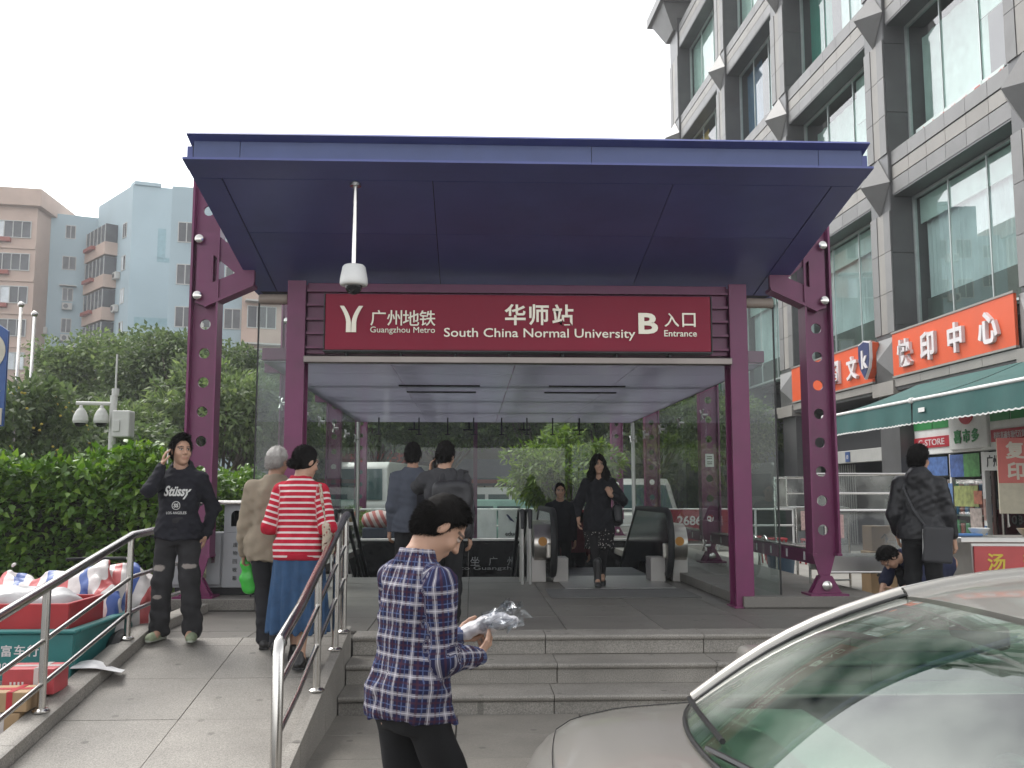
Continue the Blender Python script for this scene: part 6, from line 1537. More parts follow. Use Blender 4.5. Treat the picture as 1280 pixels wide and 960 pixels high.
# roadside fence with banners
FN = thing('roadside_fence', 'white metal roadside fence behind the rear glass', 'fence', (1.5, 23.0, 0))
for z in (.45, .9, 1.28): bpart(FN, 'fence_rail', tube([(-3.2, 23, z), (8.5, 23, z)], .022, 8), WHITE)
for x in np.arange(-3.2, 8.6, .9): bpart(FN, 'fence_post', tube([(x, 23, 0), (x, 23, 1.3)], .028, 8), WHITE)
def banner(label, x0, x1, col, words, lc):
    t = thing('banner', label, 'banner', ((x0 + x1) / 2, 22.96, .55)); c = np.array([(x0 + x1) / 2, 22.96, .55])
    g = thicken(grid_surf(lambda u, v: (x0 + (x1 - x0) * u, 22.95 + .015 * math.sin(u * 9 + v * 3), .55 + .72 * v), 12, 4), .006); bpart(t, 'cloth', g, col)
    for tx, xx, zz, hh, cc in words: bpart(t, 'lettering', xf(text_geo(tx, h=hh, depth=.006, bold=.02), (xx, 22.925, zz)), cc)
TG = mat('logo_teal', (.03, .22, .16), rough=.5); BR = mat('banner_red', (.30, .03, .05), rough=.6, var=.1)
banner('white fence banner with green YES education lettering', .62, 1.55, WHITE, [('YES', 1.2, 1.02, .17, TG), ('education', 1.05, .72, .10, DARK)], TG)
bpart(bpy.data.objects['banner'], 'swoosh', plate([(.80, 1.16), (.84, 1.17), (.96, 1.04), (1.0, .98), (.9, 1.03)], [], .01, 'xz', 22.925), NAVY)
banner('white fence banner with pale emblem beside the education one', .0, .58, WHITE, [], TG)
banner('red fence banner with white figures between the escalator sides', 2.3, 3.0, BR, [('ZEN', 2.65, 1.1, .13, WHITE), ('TOP', 2.65, .9, .13, WHITE), ('DU', 2.65, .7, .13, WHITE)], WHITE)
banner('red fence banner with white phone figures near the second right column', 4.6, 6.2, BR, [('2686-801', 5.35, 1.02, .22, WHITE), ('精品家私', 5.4, .72, .13, WHITE)], WHITE)
# covered cart and planting behind the rear glass
CT = thing('covered_cart', 'small cart under a red striped cloth behind the rear glass', 'cart', (-1.85, 21.6, 0))
bpart(CT, 'cart_body', bbox_(-2.35, -1.45, 21.3, 22.0, .25, .92, .03, 2), mat('cart_navy', (.03, .04, .07), rough=.5))
S = Sdf(); S.ell((-1.9, 21.65, 1.05), (.50, .42, .24), k=.05).half((0, 0, .9), (0, 0, -1)); V, F = S.mesh(.03, wob(.03, 12, 3))
def stripe_mat(name, c1, c2, f, axis=0, rot=.5):
    if name in MATS: return MATS[name]
    m = mat(name, c1, rough=.8, var=.06); nt = m.node_tree; n = nt.nodes; l = nt.links; b = n['Principled BSDF']
    tc = n.new('ShaderNodeTexCoord'); mp = n.new('ShaderNodeMapping'); mp.inputs['Rotation'].default_value = (0, rot, 0); l.new(tc.outputs['Object'], mp.inputs[0])
    wv = n.new('ShaderNodeTexWave'); wv.inputs['Scale'].default_value = f; wv.inputs['Distortion'].default_value = .6; l.new(mp.outputs[0], wv.inputs[0])
    cr = n.new('ShaderNodeValToRGB'); cr.color_ramp.interpolation = 'CONSTANT'; cr.color_ramp.elements[1].position = .5; cr.color_ramp.elements[0].color = (*c1, 1); cr.color_ramp.elements[1].color = (*c2, 1)
    l.new(wv.outputs['Fac'], cr.inputs[0]); l.new(cr.outputs[0], b.inputs['Base Color']); return m
co = sdf_obj('cloth_cover', (V - np.array([-1.85, 21.6, 0]), F), stripe_mat('cloth_red_stripe', (.45, .36, .34), (.32, .07, .06), 2.2), CT)
for x in (-2.25, -1.55): bpart(CT, 'wheel', lathe([(.2, -.03), (.25, 0), (.2, .03)], 16, (x, 21.25, .25), 'y'), RUBBER)
tree('light', 'low bright green shrub left of the covered cart', -2.65, 22.4, .40, 50, 'shrub')
fl = thing('red_flower', 'red flower cluster beside the covered cart', 'flower', (-2.75, 21.2, 0)); bpart(fl, 'stem', tube([(-2.75, 21.2, 0), (-2.75, 21.2, 1.1)], .012, 6), BARK)
S = Sdf(); S.ell((0, 0, 1.17), (.10, .10, .11), k=.01); V, F = S.mesh(.02, wob(.02, 50, 2)); sdf_obj('petals', (V, F), mat('petal_red', (.5, .03, .03), rough=.6), fl)

# ------------------------------------------------------------------ damp city air
hz = obj('haze', box(-120, 60, -6, 130, -4.5, 45), None); hz['kind'] = 'stuff'
hm = bpy.data.materials.new('haze_air'); hm.use_nodes = True; _n = hm.node_tree.nodes; _n.remove(_n['Principled BSDF'])
pv = _n.new('ShaderNodeVolumePrincipled'); pv.inputs['Color'].default_value = (.95, .97, 1, 1); pv.inputs['Density'].default_value = .0012; pv.inputs['Anisotropy'].default_value = .2
hm.node_tree.links.new(pv.outputs[0], _n['Material Output'].inputs['Volume']); hz.data.materials.append(hm)
# ------------------------------------------------------------------ stalls and cabinets on the right-hand sidewalk
SG = mat('scratched_glass', (.30, .32, .31), rough=.25, var=.2, scale=5)
def cabinet(label, x, y, rzv, w=1.0):
    t = thing('display_cabinet', label, 'cabinet', (x, y, .353), rzv)
    fr = []
    for a in (-w / 2, w / 2): fr += [tube([(a, -.28, 0), (a, -.28, 1.10)], .016, 6), tube([(a, .28, 0), (a, .28, 1.30)], .016, 6)]
    obj('frame', join(*fr, *[tube([(-w / 2, yy, z), (w / 2, yy, z)], .014, 6) for yy, z in ((-.28, .42), (.28, .42), (-.28, 1.10), (.28, 1.30), (-.05, 1.30))], tube([(-w / 2, -.28, .12), (w / 2, -.28, .12)], .014, 6)), STEEL, t)
    obj('tray', bbox_(-w / 2, w / 2, -.28, .28, .42, .60, .01, 1), STEEL_B, t)
    obj('front_glass', thicken((np.array([(-w / 2 + .01, -.29, .60), (w / 2 - .01, -.29, .60), (w / 2 - .01, -.20, 1.09), (-w / 2 + .01, -.20, 1.09)]), [(0, 1, 2, 3)]), .006, (0, -1, 0)), glass_mat('cabinet_glass', (.72, .75, .74), haze=1.3), t)
    obj('shelf', bbox_(-w / 2, w / 2, -.20, .28, 1.09, 1.115, .004, 1), WHITE, t)
    obj('upper_glass', join(box(-w / 2, w / 2, .27, .275, 1.116, 1.5), box(-w / 2, -w / 2 + .005, -.05, .27, 1.116, 1.5), box(w / 2 - .005, w / 2, -.05, .27, 1.116, 1.5)), glass_mat('cabinet_glass', (.72, .75, .74)), t)
    obj('upper_frame', join(tube([(-w / 2, .28, 1.12), (-w / 2, .28, 1.52), (w / 2, .28, 1.52), (w / 2, .28, 1.12)], .014, 6), tube([(-w / 2, -.05, 1.12), (-w / 2, -.05, 1.52), (w / 2, -.05, 1.52), (w / 2, -.05, 1.12)], .012, 6)), STEEL, t)
    obj('price_note', box(-w / 2 + .06, -w / 2 + .2, -.30, -.296, .80, 1.06), mat('note_pink', (.6, .42, .38), rough=.7, var=.3, scale=40), t)
    return t
cabinet('steel and glass food cabinet with a pink price note behind the right column', 4.50, 11.2, R(0), 1.05)
cabinet('steel and glass food cabinet farther along the sidewalk behind the column', 4.75, 13.6, R(12), .8)
ST = thing('food_stall', 'soup noodle stall counter with red board and yellow characters', 'stall', (6.35, 11.3, .353), R(-6))
obj('counter', bbox_(-.75, .9, -.35, .35, .74, .80, .008, 1), STEEL_B, ST)
obj('counter_body', bbox_(-.62, .85, -.30, .30, .0, .738, .008, 1), STEEL_B, ST)
sbd = obj('sign_board', bbox_(-.60, .84, -.33, -.305, .12, .70, .006, 1), mat('stall_red', (.42, .06, .06), rough=.5, var=.12), ST)
YEL = mat('stall_yellow', (.55, .42, .04), rough=.5)
for i, ch in enumerate('汤粉王'): obj('character', xf(text_geo(ch, h=.20, depth=.006, bold=.02), (-.36 + .40 * i, -.331, .52)), YEL, sbd)
for i in range(4): obj('bowl_picture', xf(lathe([(.10, 0), (.10, .003)], 18, (0, 0, 0), 'y'), (-.40 + .28 * i, -.336, .24)), mat('bowl_pic', (.35, .30, .22), rough=.5, var=.4, scale=20), sbd)
for i, (x, y, m, l_) in enumerate(((-.4, .0, WHITE, 'white bowl on the noodle stall counter'), (.1, -.1, mat('bowl_tan', (.35, .25, .15), rough=.4), 'tan bowl on the noodle stall counter'), (.5, .1, STEEL_B, 'steel pot on the noodle stall counter'))):
    c = np.array([6.35 + x, 11.3 + y - .1 * x, 1.157]); o_ = obj('bowl', lathe([(.05, 0), (.09, .04), (.12, .09), (.11, .09), (.08, .04), (.04, .012)], 18), m, None, 40); o_.location = c; tag(o_, l_, 'bowl')
o_ = obj('blue_tray', bbox_(-.15, .15, -.1, .1, 0, .03, .008, 1), mat('tray_blue', (.05, .15, .35), rough=.4)); o_.location = (5.75, 11.25, 1.157); tag(o_, 'flat blue tray at the end of the stall counter', 'tray')
# folding table, boxes, basket and bike rack
FT = thing('folding_table', 'small folding table with crossed white legs beside the stall', 'table', (5.45, 12.1, .353))
obj('table_top', bbox_(-.4, .3, -.3, .3, .70, .725, .006, 1), WHITE, FT)
for y in (-.27, .27):
    for s in (-1, 1): obj('leg', tube([(-.3 * s, y, 0), (.28 * s, y, .70)], .014, 6), WHITE, FT)
def carton2(label, x, y, z, w, d, h, m=CARD):
    t = thing('carton', label, 'carton', (x, y, z)); obj('box_body', bbox_(-w / 2, w / 2, -d / 2, d / 2, 0, h, .008, 2), m, t); obj('tape', box(-.03, .03, -d / 2 - .002, d / 2 + .002, h + .001, h + .003), TAPE, t)
    obj('print_mark', xf(text_geo('↑', h=h * .4, depth=.003), (0, -d / 2 - .0005, h * .5)), DARK, t)
carton2('tall brown carton standing behind the man in the black jacket', 4.98, 11.9, .353, .34, .3, .60)
carton2('darker brown carton on top of the tall carton', 5.02, 11.95, .955, .32, .3, .30, mat('cardboard_dark', (.22, .14, .08), rough=.8, var=.15))
BK = thing('waste_basket', 'blue lined waste basket with white liner behind the right column', 'basket', (4.62, 14.6, .353))
obj('basket', lathe([(.17, 0), (.21, .42), (.22, .44), (.20, .44), (.16, .02)], 20), mat('basket_blue', (.12, .20, .30), rough=.5, var=.15), BK, 40)
S = Sdf(); S.ell((0, 0, .44), (.22, .22, .06), k=.02); V, F = S.mesh(.02, wob(.02, 40, 6)); sdf_obj('liner', (V, F), PLW, BK)
RK = thing('bicycle_rack', 'curled steel bicycle rack outside the right glass wall', 'rack', (4.45, 15.6, .353))
for k in range(4): obj('loop', tube([(-.25 + .16 * k, .5 * math.cos(t) * .5, .32 + .30 * math.sin(t)) for t in np.linspace(-.6, 3.7, 16)], .02, 8), STEEL, RK, 50)
obj('base_bar', tube([(-.4, 0, .03), (.45, 0, .03)], .025, 8), STEEL, RK)
PB = thing('poster_board', 'red and cream poster board with pale characters by the noodle stall', 'poster', (8.32, 14.2, .353), R(-10))
obj('board', bbox_(-.5, .5, -.02, .02, 1.0, 2.12, .006, 1), mat('poster_paper', (.46, .42, .32), rough=.6, var=.1, scale=12), PB)
obj('red_band', box(-.5, .5, -.026, -.021, 1.45, 2.12), mat('poster_red', (.48, .12, .10), rough=.6), PB)
for i, ch in enumerate('复印'): obj('character', xf(text_geo(ch, h=.26, depth=.004, bold=.03), (-.25, -.027, 1.94 - .31 * i)), mat('poster_pale', (.5, .46, .38), rough=.6), PB)
for x in (-.45, .45): obj('leg', tube([(x, .03, 0), (x, .03, 1.0)], .02, 6), STEEL, PB)
# tables and stools far down the sidewalk
def stool(label, x, y, m):
    t = thing('plastic_stool', label, 'stool', (x, y, .353), 0, 'stools outside the far shops'); obj('seat', bbox_(-.15, .15, -.15, .15, .42, .46, .012, 2), m, t)
    for a in (-1, 1):
        for b in (-1, 1): obj('leg', tube([(a * .16, b * .16, 0), (a * .12, b * .12, .42)], .018, 6), m, t)
SR_ = mat('stool_red', (.36, .03, .04), rough=.4)
for k, (x, y) in enumerate(((5.3, 18.2), (5.8, 18.5), (6.3, 18.1), (5.6, 19.3))): stool('red plastic stool outside the far shops', x, y, SR_)

# ------------------------------------------------------------------ cloth materials
def fabric(name, col, rough=.9, var=.12, bump=.25, bscale=300, **k): return mat(name, col, rough=rough, var=var, scale=9, bump=bump, bscale=bscale, spec=.2, **k)
def cloth_stripes(name, base, specs, rough=.9):
    """specs: list of (axis 0|1, period, lo, hi, colour, strength) bands in cloth coordinates"""
    m = fabric(name, base, rough); nt = m.node_tree; n = nt.nodes; l = nt.links; b = n['Principled BSDF']
    at = n.new('ShaderNodeAttribute'); at.attribute_name = 'cloth'; sx = n.new('ShaderNodeSeparateXYZ'); l.new(at.outputs['Vector'], sx.inputs[0])
    cur = b.inputs['Base Color'].links[0].from_socket
    for ax, per, lo, hi, col, st in specs:
        dv = n.new('ShaderNodeMath'); dv.operation = 'DIVIDE'; dv.inputs[1].default_value = per; l.new(sx.outputs[ax], dv.inputs[0])
        fr = n.new('ShaderNodeMath'); fr.operation = 'FRACT'; l.new(dv.outputs[0], fr.inputs[0])
        mid = (lo + hi) / 2; cp = n.new('ShaderNodeMath'); cp.operation = 'COMPARE'; cp.inputs[1].default_value = mid; cp.inputs[2].default_value = (hi - lo) / 2; l.new(fr.outputs[0], cp.inputs[0])
        ms = n.new('ShaderNodeMath'); ms.operation = 'MULTIPLY'; ms.inputs[1].default_value = st; l.new(cp.outputs[0], ms.inputs[0])
        mx = n.new('ShaderNodeMix'); mx.data_type = 'RGBA'; mx.inputs['B'].default_value = (*col, 1); l.new(ms.outputs[0], mx.inputs['Factor']); l.new(cur, mx.inputs['A']); cur = mx.outputs['Result']
    l.new(cur, b.inputs['Base Color']); return m
HAIRM = mat('hair_black', (.007, .006, .0055), rough=.75, var=.25, scale=30, bump=.25, bscale=160, spec=.08)
HAIRG = mat('hair_grey', (.34, .32, .30), rough=.6, var=.2, scale=30, bump=.4, bscale=160)
SOLE = mat('sole_dark', (.02, .02, .02), rough=.7); SOLEW = mat('sole_pale', (.34, .36, .30), rough=.7)
BSHOE = mat('shoe_black', (.015, .014, .014), rough=.35); GSHOE = mat('shoe_green', (.23, .27, .17), rough=.7, var=.2, scale=30)
PLAID = cloth_stripes('plaid_shirt', (.018, .018, .055), [(0, .066, .0, .24, (.30, .28, .31), .5), (1, .066, .0, .24, (.38, .36, .39), .5), (0, .066, .45, .52, (.09, .12, .23), .7), (1, .066, .45, .52, (.09, .12, .23), .7), (0, .066, .70, .82, (.06, .02, .03), .6), (1, .066, .70, .82, (.06, .02, .03), .6), (0, .066, .10, .14, (.60, .58, .60), .6), (1, .066, .10, .14, (.60, .58, .60), .6)])
STRIPE = cloth_stripes('striped_sweater', (.40, .015, .035), [(1, .046, .0, .34, (.62, .54, .52), .95)])
BLACKF = fabric('cloth_black', (.014, .014, .017)); DENIM = fabric('denim_skirt', (.035, .075, .15), var=.25, bump=.4, bscale=200)
BEIGEJ = fabric('jacket_beige', (.235, .195, .145), var=.10); GREYS = fabric('shirt_grey', (.048, .048, .052)); GREYB = fabric('shirt_grey_blue', (.075, .083, .105))
TROU = fabric('trousers_black', (.015, .015, .016)); TROU2 = fabric('trousers_charcoal', (.028, .028, .032))
LEATH = mat('leather_black', (.010, .010, .012), rough=.42, var=.2, scale=6, bump=.15, bscale=40, spec=.35)
def torn_jeans():
    m = fabric('torn_jeans', (.030, .029, .031), var=.35, bump=.4); nt = m.node_tree; n = nt.nodes; l = nt.links; b = n['Principled BSDF']
    at = n.new('ShaderNodeAttribute'); at.attribute_name = 'cloth'; cur = b.inputs['Base Color'].links[0].from_socket
    nz = n.new('ShaderNodeTexNoise'); nz.inputs['Scale'].default_value = 30; l.new(at.outputs['Vector'], nz.inputs['Vector'])
    for (x, z, rx, rz_) in ((.115, .60, .065, .030), (-.135, .615, .065, .024), (.12, .36, .045, .022)):
        ma = n.new('ShaderNodeVectorMath'); ma.operation = 'SUBTRACT'; ma.inputs[1].default_value = (x, z, .10); l.new(at.outputs['Vector'], ma.inputs[0])
        md = n.new('ShaderNodeVectorMath'); md.operation = 'DIVIDE'; md.inputs[1].default_value = (rx, rz_, .12); l.new(ma.outputs[0], md.inputs[0])
        ln = n.new('ShaderNodeVectorMath'); ln.operation = 'LENGTH'; l.new(md.outputs[0], ln.inputs[0])
        ad = n.new('ShaderNodeMath'); ad.operation = 'ADD'; l.new(ln.outputs['Value'], ad.inputs[0]); l.new(nz.outputs['Fac'], ad.inputs[1])
        mr = n.new('ShaderNodeMapRange'); mr.inputs[1].default_value = 1.5; mr.inputs[2].default_value = 1.2; l.new(ad.outputs[0], mr.inputs[0])
        mx = n.new('ShaderNodeMix'); mx.data_type = 'RGBA'; mx.inputs['B'].default_value = (.26, .23, .21, 1); l.new(mr.outputs[0], mx.inputs['Factor']); l.new(cur, mx.inputs['A']); cur = mx.outputs['Result']
    l.new(cur, b.inputs['Base Color']); return m
def speck_skirt():
    m = fabric('speckled_skirt', (.014, .013, .014)); nt = m.node_tree; n = nt.nodes; l = nt.links; b = n['Principled BSDF']
    tc = n.new('ShaderNodeTexCoord'); vo = n.new('ShaderNodeTexVoronoi'); vo.inputs['Scale'].default_value = 34; l.new(tc.outputs['Object'], vo.inputs['Vector'])
    mr = n.new('ShaderNodeMapRange'); mr.inputs[1].default_value = .30; mr.inputs[2].default_value = .22; l.new(vo.outputs['Distance'], mr.inputs[0])
    mx = n.new('ShaderNodeMix'); mx.data_type = 'RGBA'; mx.inputs['B'].default_value = (.40, .37, .35, 1); l.new(mr.outputs[0], mx.inputs['Factor']); l.new(b.inputs['Base Color'].links[0].from_socket, mx.inputs['A']); l.new(mx.outputs['Result'], b.inputs['Base Color']); return m
def floral():
    m = fabric('floral_bag', (.42, .34, .26)); nt = m.node_tree; n = nt.nodes; l = nt.links; b = n['Principled BSDF']
    tc = n.new('ShaderNodeTexCoord'); vo = n.new('ShaderNodeTexNoise'); vo.inputs['Scale'].default_value = 26; vo.inputs['Detail'].default_value = 3; l.new(tc.outputs['Object'], vo.inputs['Vector'])
    cr = n.new('ShaderNodeValToRGB'); e = cr.color_ramp.elements; e[0].position = .38; e[0].color = (.10, .04, .03, 1); e[1].position = .46; e[1].color = (.44, .37, .29, 1); k = e.new(.62); k.color = (.30, .10, .08, 1); k = e.new(.58); k.color = (.44, .37, .29, 1)
    l.new(vo.outputs['Fac'], cr.inputs[0]); l.new(cr.outputs[0], b.inputs['Base Color']); return m
def worn(name, label, cat, VF, m, J, group=None):
    """a carried thing built in the carrier's coordinates but standing on its own"""
    o = sdf_obj(name, VF, m); r = J['root']; o.location = r.location; o.rotation_euler = r.rotation_euler; o.scale = r.scale; tag(o, label, cat, group); return o
def phone(label, J, sd, m):
    d, nn, c = J['hdirs'](sd); w = J['wrist'][sd]; p = w + d * .085 + unit(nn) * .030; M = np.stack([np.cross(unit(nn), d), d, unit(nn)], 1)
    S = Sdf(); S.rbox(p, (.033, .062, .006), .004, .001, rot=M); return worn('mobile_phone', label, 'phone', S.mesh(.004), m, J)
from mathutils.bvhtree import BVHTree
def chest_print(J, g, parent, m, name='print'):
    """lay a flat print on the front of a garment"""
    me = J['top'].data; bv = BVHTree.FromPolygons([v.co[:] for v in me.vertices], [tuple(p.vertices) for p in me.polygons])
    V, F = g; out = []
    for x, y, z in V:
        h = bv.ray_cast(Vector((x, 1.0, z)), Vector((0, -1, 0))); yy = h[0].y if h[0] is not None else .1
        out.append((x, yy + .0035 - y, z))
    return obj(name, (np.array(out), F), m, parent, fix=False)

# ------------------------------------------------------------------ the people
SK = (.40, .235, .16); SK2 = (.34, .19, .125)
# plaid shirt man reading a package
J1 = person('person', 'man in a navy plaid shirt looking down at a plastic wrapped package', (-.23, 3.74, .03), -52, 1.63, SK, vox=.0085, build=.95,
    pose=dict(wr=(.07, .275, 1.04), wl=(-.09, .29, 1.10), pr=(.35, -.7, -1), pl=(-.6, -.3, -1), lean=5, hp=41, hy=-24, ar=(.12, .30), al=(-.10, .06), hdr=(-.35, .8, .25), hdl=(.45, .8, .05), hnr=(-.6, -.1, .8), hnl=(.5, -.1, .85), thumb_r=1, thumb_l=-1, curl=.42),
    top=dict(mat=PLAID, ease=.017, hem=.83, wr=.013, collar=.012, hemw=.94, cuff=.040), legs=dict(mat=TROU, ease=.018, wr=.008), hair=dict(mat=HAIRM, thick=.013, spike=.002, low=-.062, front=.062, n=14000, len=.018, lift=.2), shoes=dict(mat=BSHOE, sole=SOLE))
# shirt collar and yoke seam
C = Sdf(); T = J1['T']; n0 = J1['neck0']
C.table((J1['Rt'], J1['pel']), np.array([1.415, 1.435, 1.475]) - .93, [.088, .084, .074], [.080, .078, .070], cy=[-.012, -.014, -.012], k=.0)
C.cone(n0 + J1['Rt'] @ np.array([0, .01, -.05]), n0 + J1['Rt'] @ np.array([0, .01, .10]), .064, .066, k=.004, op='s'); C.cone(T((0, .06, 1.50)), T((0, .12, 1.40)), .045, .05, k=.004, op='s')
V, F = C.mesh(.006); L_ = (V - J1['pel']) @ J1['Rt']; uv = np.zeros((len(V), 3)); uv[:, 0] = np.arctan2(L_[:, 0], L_[:, 1]) * .08; uv[:, 1] = L_[:, 2]; sdf_obj('collar', (V, F), PLAID, J1['top'], {'cloth': ('FLOAT_VECTOR', uv)})
for sd in (1, -1):   # buttoned cuffs
    C = Sdf(); w = J1['wrist'][sd]; e_ = J1['el'][sd]; d = unit(w - e_); C.cone(w - d * .075, w - d * .018, .043, .041, k=0); C.half(w - d * .012, d); V, F = C.mesh(.006, wob(.003, 60, 3)); uv = np.zeros((len(V), 3)); uv[:, 0] = V[:, 0]; uv[:, 1] = V[:, 2]; sdf_obj('cuff', (V, F), PLAID, J1['top'], {'cloth': ('FLOAT_VECTOR', uv)})
S = Sdf(); a = np.array([-.11, .31, 1.095]); b = np.array([.04, .385, 1.165]); S.cone(a, b, .036, .044, k=.02, flat=((0, 0, 1), 1.3)); S.cone(b, b + [.05, .06, .0], .044, .03, k=.02, flat=((0, 0, 1), 1.2))
PKG = mat('package_white', (.62, .60, .62), rough=.3, var=.1, scale=20, bump=.5, bscale=40)
worn('wrapped_package', 'white rolled package in clear plastic held by the man in plaid', 'package', S.mesh(.006, (lambda f, g: (lambda x, y, z: f(x, y, z) + g(x, y, z)))(wob(.010, 55, 2), wob(.006, 140, 8))), PKG, J1)
rw = np.random.default_rng(12); ax_ = unit(b - a); e1 = unit(np.cross(ax_, [0, 0, 1.])); e2 = np.cross(e1, ax_); NU, NV = 26, 9; cr_ = rw.normal(size=(NV + 1, NU + 1, 3)) * .011
def film(u, v):
    an = 6.283 * u; rad = .038 + .030 * v + .012 * math.sin(5 * an + 3 * v) * v; p = b - ax_ * .05 + ax_ * (.17 * v) + (e1 * math.cos(an) * 1.25 + e2 * math.sin(an) * .75) * rad
    return p + cr_[int(round(v * NV)), int(round(u * NU)) % NU] * (.3 + v)
gf = thicken(grid_surf(film, NU, NV), .0012); fo = obj('plastic_wrap', gf, glass_mat('plastic_film', (.90, .91, .92), rough=.08, ior=1.7, haze=.22)); tag(fo, 'crinkled clear plastic wrap at the end of the rolled package', 'wrap')
fo.location = J1['root'].location; fo.rotation_euler = J1['root'].rotation_euler; fo.scale = J1['root'].scale


# young man on the phone
J2 = person('person', 'young man in a black printed hoodie phoning beside the recycling bin', (-2.40, 8.19, .481), 178, 1.62, SK, vox=.0085,
    pose=dict(wr=(.125, .115, 1.455), pr=(.28, .35, -1), wl=(-.215, -.06, .86), pl=(-.7, -.8, 0), hy=38, hp=-2, hr=0, ar=(.125, .02), al=(-.165, .05), fr=-12, fl=14, hdr=(-.12, -.10, 1), hnr=(-.9, -.35, .0), thumb_r=-1, curl_r=.32),
    top=dict(name='hoodie', mat=fabric('hoodie_black', (.013, .013, .018)), ease=.020, hem=.84, wr=.011, hood=True, cuff=.040), legs=dict(mat=torn_jeans(), ease=.028, wr=.010, flare=.012), hair=dict(mat=HAIRM, thick=.018, spike=.004, n=7000, lift=.55, quiff=True, low=-.035, front=.074), shoes=dict(mat=GSHOE, sole=SOLEW))
phone('white mobile phone held to the ear of the hoodie man', J2, 1, mat('phone_white', (.6, .6, .6), rough=.3))
PR = mat('print_white', (.62, .62, .60), rough=.8)
def flip(g, x, z): return (np.stack([-g[0][:, 0] + x, g[0][:, 1], g[0][:, 2] + z], 1), [f[::-1] for f in g[1]])
chest_print(J2, flip(text_geo('Stüssy', h=.115, w=.225, depth=.001, bold=.03, shear=.35), -.02, 1.235), J2['top'], PR, 'chest_lettering')
chest_print(J2, flip(plate(circ(0, 0, .036, 24), [circ(0, 0, .031, 24)], .001, 'xz', 0), -.015, 1.125), J2['top'], PR, 'chest_ring')
chest_print(J2, flip(text_geo('SS', h=.032, w=.040, depth=.001, bold=.03), -.015, 1.125), J2['top'], PR, 'chest_monogram')
chest_print(J2, flip(text_geo('LOS ANGELES', h=.022, w=.165, depth=.001, bold=.01), -.015, 1.063), J2['top'], PR, 'chest_lettering')

# elderly man and woman walking up the ramp
J3 = person('person', 'grey haired man in a beige jacket walking up the ramp', (-1.55, 7.78, rz(7.78) - .004), 4, 1.60, SK2, vox=.009,
    pose=dict(wr=(.25, .02, .84), wl=(-.25, .09, .80), pl=(-.5, -1, 0), lean=5, hp=6, hy=-22, ar=(.08, -.20), zr=.05, tr=-28, al=(-.07, .20), zl=.03, hdl=(-.1, .35, -.8), hnl=(.9, .2, 0), curl_l=.75),
    top=dict(name='jacket', mat=BEIGEJ, ease=.034, hem=.76, wr=.013, collar=.02, cuff=.046, wob=26.), legs=dict(mat=TROU2, ease=.022, wr=.008), hair=dict(mat=HAIRG, thick=.010, spike=.005, low=-.03), shoes=dict(mat=BSHOE, sole=SOLE))
S = Sdf(); w = J3['wrist'][-1]; S.cone(w + [0, .03, -.03], w + [.05, .06, -.26], .03, .075, k=.02, flat=((0, 1, 0), 1.8)); S.cone(w + [0, .03, -.03], w + [.0, .04, .10], .025, .035, k=.02, flat=((0, 1, 0), 2.))
worn('plastic_bag', 'bright green plastic bag in the hand of the grey haired man', 'bag', S.mesh(.007, wob(.012, 40, 4)), mat('bag_green', (.05, .42, .05), rough=.35, var=.15, scale=12, bump=.4, bscale=30), J3)
J4 = person('person', 'woman in a red and white striped cardigan and long denim skirt', (-1.30, 7.52, rz(7.52) - .004), -8, 1.63, SK, vox=.009, fem=True,
    pose=dict(wr=(.17, .20, 1.04), pr=(.45, -.8, -.7), wl=(-.16, .22, 1.04), pl=(-.45, -.8, -.7), lean=3, hp=12, hy=-38, ar=(.06, -.10), al=(-.06, .14), zl=.02, zr=.0, fr=-8),
    top=dict(name='cardigan', mat=STRIPE, ease=.026, hem=.83, wr=.009, collar=.02, hemw=1.0), legs=dict(kind='skirt', mat=DENIM, ease=.02, hem=.27, hemr=.235), hair=dict(mat=HAIRM, kind='bun', thick=.016, spike=.003), shoes=dict(mat=BSHOE, sole=SOLE))
C = Sdf(); C.table((J4['Rt'], J4['pel']), np.array([.815, .83, .862, .87]) - .93, [.19, .198, .198, .19], [.150, .157, .157, .15], k=0); sdf_obj('waistband', C.mesh(.009), fabric('band_red', (.33, .012, .028)), J4['top'])
S = Sdf(); S.rbox((.245, -.03, .99), (.035, .095, .125), .03, .02); S.cone((.245, -.10, 1.08), (.175, -.065, 1.405), .010, .010, k=.01); S.cone((.245, .05, 1.08), (.165, .045, 1.40), .010, .010, k=.01); S.cone((.175, -.065, 1.405), (.165, .045, 1.40), .011, .011, k=.01)
worn('shoulder_bag', 'cream floral shoulder bag hanging from the striped cardigan woman', 'bag', S.mesh(.007, wob(.006, 40, 7)), floral(), J4)

# two men standing on the platform
J5 = person('person', 'man in a grey shirt with a dark backpack phoning at the top step', (-.25, 9.0, .481), -8, 1.62, SK, vox=.0095, build=1.1,
    pose=dict(wl=(-.15, .10, 1.43), pl=(-.9, .4, -1), wr=(.24, .04, .82), hy=-12, hp=8, hdl=(.1, -.05, 1), hnl=(.9, -.3, 0), thumb_l=1, curl_l=.35, ar=(.09, .05), al=(-.10, 0)),
    top=dict(mat=GREYS, ease=.028, hem=.82, wr=.009, collar=.01), legs=dict(mat=TROU, ease=.02, wr=.007), hair=dict(mat=HAIRM, thick=.018, spike=.006, low=-.055), shoes=dict(mat=BSHOE, sole=SOLE))
phone('black mobile phone at the ear of the backpack man', J5, -1, mat('phone_black', (.01, .01, .012), rough=.2))
BPK = mat('backpack_grey', (.02, .02, .023), rough=.55, var=.25, scale=9, bump=.4, bscale=60)
